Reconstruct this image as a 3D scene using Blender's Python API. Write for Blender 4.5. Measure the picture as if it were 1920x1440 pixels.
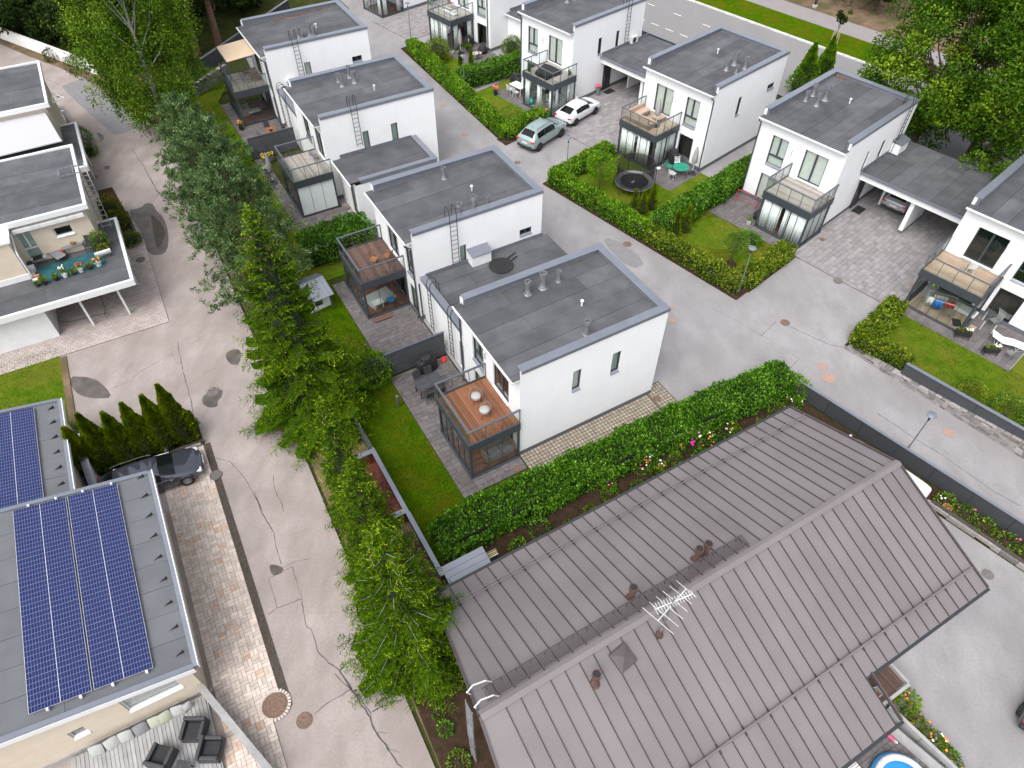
import bpy, math, random
import numpy as np
from mathutils import Vector, Matrix
random.seed(7); RNG = np.random.default_rng(11)
R = math.radians
scene = bpy.context.scene
for o in list(bpy.data.objects): bpy.data.objects.remove(o)
col = scene.collection
# ------------------------------------------------------------------ camera
F_PX, PITCH, ROLL, CAM_H = 1308.0, R(48.49), R(0.15), 29.5
fwd = Vector((0, math.cos(PITCH), -math.sin(PITCH))); rgt0 = Vector((1, 0, 0)); up0 = rgt0.cross(fwd)
rgt = math.cos(ROLL)*rgt0 + math.sin(ROLL)*up0; upv = -math.sin(ROLL)*rgt0 + math.cos(ROLL)*up0
cam_d = bpy.data.cameras.new('camera'); cam = bpy.data.objects.new('camera', cam_d); col.objects.link(cam)
cam_d.sensor_width = 36; cam_d.lens = 36*F_PX/1920; cam_d.clip_end = 1500
m = Matrix.Identity(4)
for i in range(3): m[i][0] = rgt[i]; m[i][1] = upv[i]; m[i][2] = -fwd[i]
m[2][3] = CAM_H
cam.matrix_world = m; scene.camera = cam
# ------------------------------------------------------------------ sky, sun, exposure (soft overcast daylight)
SUN_EL, SUN_AZ = R(56), R(240)          # azimuth measured from +X, counter-clockwise
world = bpy.data.worlds.new('World'); scene.world = world; world.use_nodes = True
wn = world.node_tree; bg = wn.nodes['Background']
sky = wn.nodes.new('ShaderNodeTexSky'); sky.sky_type = 'NISHITA'; sky.sun_disc = False
sky.sun_elevation = SUN_EL; sky.sun_rotation = R(90) - SUN_AZ; sky.air_density = 1.0; sky.dust_density = 4.0; sky.ozone_density = 1.0
hs = wn.nodes.new('ShaderNodeHueSaturation'); hs.inputs['Saturation'].default_value = 0.3
wn.links.new(sky.outputs[0], hs.inputs['Color']); wn.links.new(hs.outputs[0], bg.inputs['Color'])
bg.inputs['Strength'].default_value = 0.15
sun_d = bpy.data.lights.new('sun', 'SUN'); sun = bpy.data.objects.new('sun', sun_d); col.objects.link(sun)
sun_d.energy = 0.6; sun_d.angle = R(50); sun_d.color = (1, .975, .94)
sd = Vector((math.cos(SUN_EL)*math.cos(SUN_AZ), math.cos(SUN_EL)*math.sin(SUN_AZ), math.sin(SUN_EL)))
sun.rotation_euler = sd.to_track_quat('Z', 'Y').to_euler(); sun.location = (0, 0, 60)
vs = scene.view_settings; vs.view_transform = 'Standard'; vs.look = 'None'; vs.gamma = 1; vs.use_curve_mapping = False
vs.exposure = 1.08
# ------------------------------------------------------------------ pixel -> place helpers (photograph is 1920 wide)
HF, RF, LF = 30.2, 42.2, 28.5            # bearings of the west row, the east row and the old houses
def fr(a):
    a = R(a); return Vector((math.cos(a), math.sin(a), 0)), Vector((-math.sin(a), math.cos(a), 0))
def ray(x, y): return (x-960)/F_PX*rgt - (y-720)/F_PX*upv + fwd
def G(x, y, z=0.0):
    d = ray(x, y); t = (z-CAM_H)/d.z; return Vector((d.x*t, d.y*t, z))
def onz(a, x, y, z=0.0):
    A, B = fr(a); p = G(x, y, z); return p.dot(A), p.dot(B)
def onv(a, v, x, y):
    A, B = fr(a); d = ray(x, y); p = Vector((0, 0, CAM_H)) + d*(v/d.dot(B)); return p.dot(A), p.z
def onu(a, u, x, y):
    A, B = fr(a); d = ray(x, y); p = Vector((0, 0, CAM_H)) + d*(u/d.dot(A)); return p.dot(B), p.z
def W(a, u, v, z=0.0):
    A, B = fr(a); p = A*u + B*v; p.z = z; return p
# ------------------------------------------------------------------ materials
MAT = {}
def nodes(name):
    mt = bpy.data.materials.new(name); mt.use_nodes = True; MAT[name] = mt
    return mt, mt.node_tree.nodes, mt.node_tree.links, mt.node_tree.nodes['Principled BSDF']
def mat(name, c, rough=.7, metal=0., var=.12, scale=3., bump=0., bscale=60., spec=.5, c2=None, rnd=0., detail=4., coat=0.):
    """plain procedural surface: noise mixes c and c2 (or darker c); rnd = variation per piece"""
    mt, n, l, b = nodes(name)
    tc = n.new('ShaderNodeTexCoord'); nz = n.new('ShaderNodeTexNoise'); nz.inputs['Scale'].default_value = scale; nz.inputs['Detail'].default_value = detail
    geo = n.new('ShaderNodeNewGeometry'); l.new(geo.outputs['Position'], nz.inputs['Vector'])
    rp = n.new('ShaderNodeValToRGB'); l.new(nz.outputs[0], rp.inputs[0])
    c = tuple(c)+(1,); k = tuple(c2)+(1,) if c2 else tuple(x*(1-var*1.6) for x in c[:3])+(1,)
    rp.color_ramp.elements[0].position = .3; rp.color_ramp.elements[1].position = .7
    rp.color_ramp.elements[0].color = k; rp.color_ramp.elements[1].color = c if c2 else tuple(min(1, x*(1+var*.5)) for x in c[:3])+(1,)
    out = rp.outputs[0]
    if rnd:
        oi = n.new('ShaderNodeObjectInfo'); at = n.new('ShaderNodeAttribute'); at.attribute_name = 'rnd'
        ad = n.new('ShaderNodeMath'); ad.operation = 'ADD'; l.new(oi.outputs['Random'], ad.inputs[0]); l.new(at.outputs['Fac'], ad.inputs[1])
        fc = n.new('ShaderNodeMath'); fc.operation = 'FRACT'; l.new(ad.outputs[0], fc.inputs[0])
        mr = n.new('ShaderNodeMapRange'); mr.inputs['To Min'].default_value = 1-rnd; mr.inputs['To Max'].default_value = 1+rnd; l.new(fc.outputs[0], mr.inputs['Value'])
        hv = n.new('ShaderNodeHueSaturation'); l.new(out, hv.inputs['Color']); l.new(mr.outputs[0], hv.inputs['Value']); out = hv.outputs[0]
    l.new(out, b.inputs['Base Color'])
    b.inputs['Roughness'].default_value = rough; b.inputs['Metallic'].default_value = metal; b.inputs['Specular IOR Level'].default_value = spec
    if coat: b.inputs['Coat Weight'].default_value = coat; b.inputs['Coat Roughness'].default_value = .05
    if bump:
        n2 = n.new('ShaderNodeTexNoise'); n2.inputs['Scale'].default_value = bscale; n2.inputs['Detail'].default_value = 3; l.new(geo.outputs['Position'], n2.inputs['Vector'])
        bp = n.new('ShaderNodeBump'); bp.inputs['Strength'].default_value = bump; bp.inputs['Distance'].default_value = .02
        l.new(n2.outputs[0], bp.inputs['Height']); l.new(bp.outputs[0], b.inputs['Normal'])
    return mt
def foliage(name, dark, mid, light, transl=.25):
    """leaf colour from the 'tint' attribute of each leaf (young spruce tips lighter; broadleaf clumps lighter on top)"""
    mt, n, l, b = nodes(name)
    at = n.new('ShaderNodeAttribute'); at.attribute_name = 'tint'
    rp = n.new('ShaderNodeValToRGB'); l.new(at.outputs['Fac'], rp.inputs[0])
    e = rp.color_ramp.elements; e[0].color = tuple(dark)+(1,); e[1].color = tuple(light)+(1,); x = e.new(.5); x.color = tuple(mid)+(1,)
    l.new(rp.outputs[0], b.inputs['Base Color']); b.inputs['Roughness'].default_value = .5; b.inputs['Specular IOR Level'].default_value = .22 if name.startswith('leaf_hedge') else .06
    tr = n.new('ShaderNodeBsdfTranslucent'); l.new(rp.outputs[0], tr.inputs['Color'])
    mx = n.new('ShaderNodeMixShader'); mx.inputs[0].default_value = transl
    l.new(b.outputs[0], mx.inputs[1]); l.new(tr.outputs[0], mx.inputs[2]); l.new(mx.outputs[0], n['Material Output'].inputs['Surface'])
    return mt
def glass(name, tint, refl=.08, rough=.02):
    mt, n, l, b = nodes(name)
    tr = n.new('ShaderNodeBsdfTransparent'); tr.inputs[0].default_value = tuple(tint)+(1,)
    gl = n.new('ShaderNodeBsdfGlossy'); gl.inputs['Roughness'].default_value = rough
    lw = n.new('ShaderNodeLayerWeight'); lw.inputs['Blend'].default_value = .12
    mr = n.new('ShaderNodeMapRange'); mr.inputs['To Min'].default_value = refl; mr.inputs['To Max'].default_value = .6; l.new(lw.outputs['Fresnel'], mr.inputs['Value'])
    mx = n.new('ShaderNodeMixShader'); l.new(mr.outputs[0], mx.inputs[0]); l.new(tr.outputs[0], mx.inputs[1]); l.new(gl.outputs[0], mx.inputs[2])
    l.new(mx.outputs[0], n['Material Output'].inputs['Surface']); return mt
def ground_mat(name, stops, scale, fine=40., bump=.4, rough=.9, stretch=None, big=None):
    """two noise octaves -> ramp; for asphalt, lawn, soil"""
    mt, n, l, b = nodes(name)
    geo = n.new('ShaderNodeNewGeometry')
    a = n.new('ShaderNodeTexNoise'); a.inputs['Scale'].default_value = scale; a.inputs['Detail'].default_value = 5; a.inputs['Roughness'].default_value = .6
    f = n.new('ShaderNodeTexNoise'); f.inputs['Scale'].default_value = fine; f.inputs['Detail'].default_value = 9; f.inputs['Roughness'].default_value = .78
    src = geo.outputs['Position']
    if stretch:
        mp = n.new('ShaderNodeMapping'); mp.inputs['Rotation'].default_value = (0, 0, -R(stretch[0])); mp.inputs['Scale'].default_value = stretch[1]; l.new(src, mp.inputs[0]); l.new(mp.outputs[0], a.inputs['Vector'])
    else: l.new(src, a.inputs['Vector'])
    l.new(src, f.inputs['Vector'])
    mx = n.new('ShaderNodeMix'); mx.inputs[0].default_value = .5; l.new(a.outputs[0], mx.inputs[2]); l.new(f.outputs[0], mx.inputs[3])
    rp = n.new('ShaderNodeValToRGB'); l.new(mx.outputs[0], rp.inputs[0]); e = rp.color_ramp.elements
    e[0].position, e[0].color = stops[0][0], tuple(stops[0][1])+(1,); e[1].position, e[1].color = stops[-1][0], tuple(stops[-1][1])+(1,)
    for p, c in stops[1:-1]: q = e.new(p); q.color = tuple(c)+(1,)
    out = rp.outputs[0]
    if big:
        g = n.new('ShaderNodeTexNoise'); g.inputs['Scale'].default_value = big[0]; g.inputs['Detail'].default_value = 3; l.new(src, g.inputs['Vector'])
        r2 = n.new('ShaderNodeMapRange'); r2.inputs['From Min'].default_value = .42; r2.inputs['From Max'].default_value = .62; l.new(g.outputs[0], r2.inputs['Value'])
        m2 = n.new('ShaderNodeMix'); m2.data_type = 'RGBA'; m2.inputs[7].default_value = tuple(big[1])+(1,); l.new(out, m2.inputs[6])
        sc = n.new('ShaderNodeMath'); sc.operation = 'MULTIPLY'; sc.inputs[1].default_value = big[2]; l.new(r2.outputs[0], sc.inputs[0]); l.new(sc.outputs[0], m2.inputs[0]); out = m2.outputs[2]
    l.new(out, b.inputs['Base Color']); b.inputs['Roughness'].default_value = rough; b.inputs['Specular IOR Level'].default_value = .25 if name.startswith('asphalt') else .0
    bp = n.new('ShaderNodeBump'); bp.inputs['Strength'].default_value = bump; bp.inputs['Distance'].default_value = .02; l.new(f.outputs[0], bp.inputs['Height']); l.new(bp.outputs[0], b.inputs['Normal'])
    return mt
def render_mat(name, c):
    m_ = mat(name, c, .85, var=.02, scale=.8, bump=.12, bscale=40, spec=.2); n, l = m_.node_tree.nodes, m_.node_tree.links; b = n['Principled BSDF']; src = b.inputs['Base Color'].links[0].from_socket
    geo = n.new('ShaderNodeNewGeometry'); mp = n.new('ShaderNodeMapping'); mp.inputs['Scale'].default_value = (5, 5, .35); l.new(geo.outputs['Position'], mp.inputs[0]); st = n.new('ShaderNodeTexNoise'); st.inputs['Scale'].default_value = 1.2; st.inputs['Detail'].default_value = 6; l.new(mp.outputs[0], st.inputs['Vector'])
    mr = n.new('ShaderNodeMapRange'); mr.inputs['From Min'].default_value = .5; mr.inputs['From Max'].default_value = .8; mr.inputs['To Max'].default_value = .09; l.new(st.outputs[0], mr.inputs['Value'])
    sp = n.new('ShaderNodeSeparateXYZ'); l.new(geo.outputs['Position'], sp.inputs[0]); lo = n.new('ShaderNodeMapRange'); lo.inputs['From Min'].default_value = .25; lo.inputs['From Max'].default_value = .9; lo.inputs['To Min'].default_value = .13; lo.inputs['To Max'].default_value = 0; l.new(sp.outputs['Z'], lo.inputs['Value'])
    sm = n.new('ShaderNodeTexNoise'); sm.inputs['Scale'].default_value = 3; l.new(geo.outputs['Position'], sm.inputs['Vector']); ml = n.new('ShaderNodeMath'); ml.operation = 'MULTIPLY'; l.new(lo.outputs[0], ml.inputs[0]); l.new(sm.outputs[0], ml.inputs[1]); ad = n.new('ShaderNodeMath'); ad.operation = 'ADD'; l.new(mr.outputs[0], ad.inputs[0]); l.new(ml.outputs[0], ad.inputs[1])
    mx = n.new('ShaderNodeMix'); mx.data_type = 'RGBA'; mx.inputs[7].default_value = (.48, .46, .42, 1); l.new(ad.outputs[0], mx.inputs[0]); l.new(src, mx.inputs[6]); l.new(mx.outputs[2], b.inputs['Base Color'])
render_mat('white_render', (.78, .785, .795))
mat('white_paint', (.68, .69, .70), .45, var=.03)
mat('slate_metal', (.25, .268, .31), .36, metal=.55, var=.06, scale=1.5)
mat('dark_frame', (.045, .052, .062), .45, var=.08)
mat('plinth_grey', (.115, .125, .145), .85, var=.1, scale=6)
mat('felt', (.094, .097, .105), .85, var=.2, scale=.9, detail=9, bump=.5, bscale=160, rnd=.17, spec=.35)
mat('felt_light', (.135, .142, .152), .85, var=.08, scale=1.1, bump=.4, bscale=160, rnd=.06, spec=.35)
mat('felt_edge', (.025, .025, .028), .8)
mat('galv', (.27, .28, .30), .5, metal=.5, var=.25, scale=9)
mat('black_metal', (.03, .032, .036), .4, var=.1)
mat('rail_metal', (.105, .118, .145), .42, metal=.2)
mat('deck_brown', (.22, .092, .045), .5, var=.08, scale=3, rnd=.36, bump=.2)
mat('deck_dull', (.125, .072, .055), .6, var=.08, scale=3, rnd=.34, bump=.2)
mat('deck_grey', (.33, .30, .27), .75, var=.10, scale=3, rnd=.26, bump=.3)
mat('deck_tan', (.36, .27, .195), .7, var=.08, scale=3, rnd=.18, bump=.2)
mat('blind', (.66, .70, .655), .8, var=.05)
mat('blind_green', (.40, .50, .45), .7, var=.1)
mat('curtain', (.78, .80, .80), .85, var=.03)
mat('frosted', (.66, .71, .71), .25, var=.03)
mat('room_floor', (.17, .08, .05), .55, var=.25, rnd=.2)
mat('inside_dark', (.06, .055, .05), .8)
mat('cloth_grey', (.22, .22, .23), .9, var=.15, scale=20)
mat('cloth_light', (.37, .375, .36), .9, var=.06, scale=12)
mat('cloth_beige', (.46, .34, .26), .9, var=.1, scale=14)
mat('cloth_olive', (.36, .38, .29), .9, var=.06)
mat('cloth_black', (.018, .018, .02), .75, var=.2, scale=6)
mat('wicker', (.25, .19, .16), .7, var=.3, scale=30)
mat('wicker_dark', (.045, .045, .05), .6, var=.3, scale=30)
mat('wood_teak', (.28, .13, .06), .5, var=.25, scale=8, rnd=.1)
mat('wood_grey', (.33, .325, .32), .8, var=.10, scale=3, rnd=.13, bump=.3)
mat('unused_cream', (.66, .55, .40), .75, var=.05, scale=1.2, rnd=.025, spec=.3)
mat('brown_metal', (.168, .148, .150), .5, var=.09, scale=.45, rnd=.06, spec=.5)
mat('brown_seam', (.035, .027, .027), .6)
mat('brown_pipe', (.11, .06, .05), .5, var=.2)
mat('brown_trim', (.075, .060, .062), .5)
mat('core_dark', (.016, .024, .008), 1, var=.4, scale=12)  # plant cores: inner twig tone, with the shade between leaves put into it
mat('red', (.55, .03, .035), .5); mat('pink', (.85, .10, .25), .6, var=.2, scale=30); mat('magenta', (.75, .03, .38), .6, var=.25, scale=20)
mat('yellow', (.80, .50, .03), .6, var=.15, scale=20); mat('white_flower', (.85, .83, .80), .6); mat('orange', (.85, .28, .06), .6, var=.2, scale=20)
mat('blue', (.02, .17, .55), .5); mat('sky_blue', (.02, .22, .50), .35); mat('turquoise', (.03, .52, .50), .35); mat('teal_mat', (.014, .098, .118), .9, var=.3, scale=2.2, bump=.3)
mat('green_table', (.02, .25, .17), .5); mat('plastic_white', (.66, .66, .66), .4); mat('lime', (.55, .75, .05), .5)
mat('terracotta', (.45, .17, .09), .8, var=.15); mat('pot_black', (.02, .02, .022), .5); mat('pot_grey', (.18, .19, .2), .7)
mat('awning_sand', (.55, .42, .29), .85, var=.03); mat('awning_white', (.44, .44, .455), .7, var=.02, scale=.5)
mat('bark', (.12, .085, .06), .95, var=.4, scale=9, bump=.8, bscale=30); mat('bark_pine', (.20, .11, .075), .95, var=.4, scale=8, bump=.8, bscale=30)
mat('bark_birch', (.55, .53, .50), .8, c2=(.10, .09, .08), scale=9); mat('lichen_twig', (.30, .30, .27), .95, var=.3, scale=12)
mat('concrete', (.36, .35, .34), .9, var=.15, scale=4, bump=.3); mat('kerb_stone', (.55, .54, .52), .85, var=.12, scale=5, rnd=.1)
mat('stone', (.25, .235, .225), .95, var=.15, scale=7, bump=.6, bscale=25, rnd=.38)
mat('paver_grey', (.140, .125, .126), .92, var=.12, scale=4, bump=.3, bscale=90, rnd=.16)
mat('paver_pale', (.255, .237, .239), .92, var=.10, scale=3, bump=.3, bscale=90, rnd=.16)
mat('paver_sand', (.58, .495, .435), .92, var=.12, scale=3, bump=.3, bscale=90, rnd=.14)
mat('paver_orange', (.56, .41, .32), .92, var=.12, scale=5, bump=.3, rnd=.15)
mat('paver_pinkgrey', (.42, .36, .335), .92, var=.1, scale=1.2, bump=.3, bscale=90, rnd=.10)
mat('grid_stone', (.33, .285, .245), .92, var=.12, scale=4, bump=.3, rnd=.16)
mat('joint_dark', (.075, .060, .050), 1, var=.3, scale=8); mat('joint_moss', (.13, .095, .06), 1, c2=(.085, .08, .035), scale=2.5)
mat('iron', (.20, .125, .09), .75, var=.3, scale=14, bump=.4, bscale=90); mat('iron_light', (.36, .245, .195), .8, var=.15, scale=14); mat('iron_grey', (.17, .15, .14), .75, var=.3, scale=14)
mat('puddle', (.075, .062, .055), .5, c2=(.125, .11, .102), scale=1.6, detail=2, spec=.4); mat('tar', (.085, .08, .08), .8, var=.2, scale=5); mat('patch', (.20, .195, .20), .9, var=.08, scale=3, bump=.3)
mat('water', (.040, .031, .023), .3, c2=(.065,.052,.04), scale=2, spec=.25); mat('road_paint', (.70, .70, .68), .8, var=.15, scale=6)
mat('bin_brown', (.16, .045, .03), .7, var=.25, scale=5); mat('fence_grey', (.085, .09, .10), .75, var=.12, scale=4, rnd=.08)
mat('fence_slat', (.055, .058, .065), .6, var=.15, rnd=.12); mat('fence_white', (.72, .72, .70), .7, var=.1, scale=2)
mat('solar_frame', (.75, .75, .78), .35, metal=.3); mat('rubber', (.015, .015, .016), .8); mat('rim', (.45, .46, .48), .3, metal=.8); mat('rim_dark', (.06, .06, .065), .35, metal=.6)
mat('paint_silver_green', (.30, .385, .375), .3, metal=.35, var=.02, coat=.8); mat('paint_white', (.68, .69, .70), .3, var=.01, coat=.8); mat('paint_slate', (.050, .054, .072), .12, metal=.3, var=.02, coat=1.)
mat('paint_silver', (.42, .44, .47), .3, metal=.45, var=.02, coat=.8); mat('paint_black', (.012, .012, .014), .22, var=.02, coat=1.); mat('plastic_dark', (.022, .022, .024), .6); mat('chrome', (.7, .7, .72), .2, metal=.9)
mat('lamp_red', (.55, .01, .02), .2, coat=.8); mat('lamp_clear', (.6, .62, .65), .1, coat=.8); mat('plate', (.75, .75, .72), .4); mat('car_glass', (.006, .008, .009), .12, var=.02, spec=.35)
mat('spray_green', (.070, .135, .003), .7, c2=(.016, .042, .001), scale=7, spec=.05)
mat('cone_brown', (.34, .19, .09), .8, var=.2)
mat('rock', (.26, .25, .24), .95, var=.3, scale=6, bump=.8, bscale=20)
glass('pane', (.93, .945, .935), .03); glass('pane_dark', (.34, .40, .40), .08); glass('rail_glass', (.955, .975, .965), .02); glass('lamp_glass', (.8, .85, .9), .1)
mt_, n_, l_, b_ = nodes('net'); tr_ = n_.new('ShaderNodeBsdfTransparent'); mx_ = n_.new('ShaderNodeMixShader'); mx_.inputs[0].default_value = .66; b_.inputs['Base Color'].default_value = (.01, .01, .012, 1)
l_.new(tr_.outputs[0], mx_.inputs[1]); l_.new(b_.outputs[0], mx_.inputs[2]); l_.new(mx_.outputs[0], n_['Material Output'].inputs['Surface'])
ground_mat('asphalt_lane', [(.3, (.205, .174, .158)), (.5, (.312, .270, .252)), (.7, (.42, .372, .352))], .9, 9, .35, stretch=(LF, (1, .5, 1)), big=(.35, (.235, .198, .182), .55))
ground_mat('asphalt_road', [(.3, (.185, .174, .174)), (.5, (.27, .258, .261)), (.7, (.355, .342, .348))], .7, 9, .3, stretch=(RF, (1, .6, 1)), big=(.22, (.215, .203, .206), .5))
ground_mat('asphalt_main', [(.3, (.185, .18, .18)), (.7, (.235, .228, .228))], .5, 60, .3, stretch=(RF, (1, .06, 1)))
ground_mat('asphalt_path', [(.3, (.22, .20, .195)), (.7, (.28, .255, .25))], .8, 60, .3)
ground_mat('lawn_lush', [(.3, (.018, .052, .001)), (.5, (.046, .098, .002)), (.7, (.105, .150, .005))], 1.6, 14, 1., big=(.45, (.090, .092, .006), .6))
ground_mat('lawn_dry', [(.3, (.048, .064, .004)), (.5, (.105, .115, .010)), (.72, (.25, .21, .045))], 1.1, 14, 1., big=(.6, (.022, .062, .002), .6))
ground_mat('lawn_bright', [(.3, (.030, .070, .003)), (.5, (.075, .130, .008)), (.7, (.155, .185, .018))], 1.6, 14, 1., big=(.5, (.14, .13, .02), .55))
ground_mat('soil', [(.3, (.022, .014, .009)), (.55, (.055, .036, .024)), (.75, (.12, .085, .06))], 3, 35, 1.)
ground_mat('litter', [(.3, (.10, .065, .042)), (.55, (.20, .135, .095)), (.78, (.29, .22, .16))], 1.5, 30, 1., big=(.5, (.07, .075, .03), .7))
ground_mat('undergrowth', [(.3, (.02, .028, .008)), (.55, (.05, .06, .018)), (.75, (.10, .095, .04))], 1.2, 20, 1.)
ground_mat('gravel_black', [(.3, (.03, .028, .027)), (.7, (.09, .08, .075))], 8, 60, 1.)
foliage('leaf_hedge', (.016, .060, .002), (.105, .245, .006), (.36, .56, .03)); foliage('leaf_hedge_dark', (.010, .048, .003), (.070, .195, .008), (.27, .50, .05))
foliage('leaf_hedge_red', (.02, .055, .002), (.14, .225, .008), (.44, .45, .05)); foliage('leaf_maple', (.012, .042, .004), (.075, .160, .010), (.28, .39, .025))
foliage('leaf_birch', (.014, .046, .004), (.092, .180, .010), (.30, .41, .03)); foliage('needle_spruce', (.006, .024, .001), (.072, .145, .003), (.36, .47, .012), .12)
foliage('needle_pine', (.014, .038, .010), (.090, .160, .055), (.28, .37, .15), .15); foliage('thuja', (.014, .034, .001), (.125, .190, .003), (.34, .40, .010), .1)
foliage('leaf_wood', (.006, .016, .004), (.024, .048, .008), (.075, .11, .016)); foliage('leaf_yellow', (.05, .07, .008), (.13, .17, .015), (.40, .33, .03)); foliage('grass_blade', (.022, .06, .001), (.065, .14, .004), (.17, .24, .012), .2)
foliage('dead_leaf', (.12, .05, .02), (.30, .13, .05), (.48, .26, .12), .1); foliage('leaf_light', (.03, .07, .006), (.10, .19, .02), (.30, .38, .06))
def lines_mat(name, c, c2, pitch, axis='Z', width=.12, rough=.6, metal=0., brick=None):
    """board / siding lines: a narrow darker joint every `pitch` metres along one local axis"""
    mt, n, l, b = nodes(name)
    tc = n.new('ShaderNodeTexCoord'); sp = n.new('ShaderNodeSeparateXYZ'); l.new(tc.outputs['Object'], sp.inputs[0])
    def stripes(sock, p, w):
        d = n.new('ShaderNodeMath'); d.operation = 'DIVIDE'; d.inputs[1].default_value = p; l.new(sock, d.inputs[0])
        f = n.new('ShaderNodeMath'); f.operation = 'FRACT'; l.new(d.outputs[0], f.inputs[0])
        g = n.new('ShaderNodeMath'); g.operation = 'LESS_THAN'; g.inputs[1].default_value = w; l.new(f.outputs[0], g.inputs[0]); return g.outputs[0]
    k = stripes(sp.outputs[axis], pitch, width)
    if brick:
        k2 = stripes(sp.outputs[brick[0]], brick[1], brick[2]); mxm = n.new('ShaderNodeMath'); mxm.operation = 'MAXIMUM'; l.new(k, mxm.inputs[0]); l.new(k2, mxm.inputs[1]); k = mxm.outputs[0]
    nz = n.new('ShaderNodeTexNoise'); nz.inputs['Scale'].default_value = 2.5; l.new(tc.outputs['Object'], nz.inputs['Vector'])
    hv = n.new('ShaderNodeHueSaturation'); mr = n.new('ShaderNodeMapRange'); mr.inputs['To Min'].default_value = .88; mr.inputs['To Max'].default_value = 1.1; l.new(nz.outputs[0], mr.inputs['Value']); l.new(mr.outputs[0], hv.inputs['Value'])
    mx = n.new('ShaderNodeMix'); mx.data_type = 'RGBA'; mx.inputs[6].default_value = tuple(c)+(1,); mx.inputs[7].default_value = tuple(c2)+(1,); l.new(k, mx.inputs[0])
    l.new(mx.outputs[2], hv.inputs['Color']); l.new(hv.outputs[0], b.inputs['Base Color']); b.inputs['Roughness'].default_value = rough; b.inputs['Metallic'].default_value = metal
    return mt
lines_mat('siding', (.60, .52, .42), (.50, .425, .335), .11, 'Z', .16, .7)
lines_mat('siding_white', (.76, .77, .78), (.55, .57, .6), .12, 'Z', .14, .6)
lines_mat('solar_cell', (.011, .020, .100), (.27, .30, .43), .1667, 'Y', .05, .12, .2, brick=('X', .1, .07))
lines_mat('awning_stripe', (.56, .43, .30), (.44, .33, .23), .22, 'X', .12, .85)
lines_mat('rib_metal', (.075, .08, .09), (.05, .055, .062), .06, 'X', .3, .5)
lines_mat('fence_boards', (.055, .058, .066), (.035, .037, .042), .055, 'Z', .25, .6)
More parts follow.
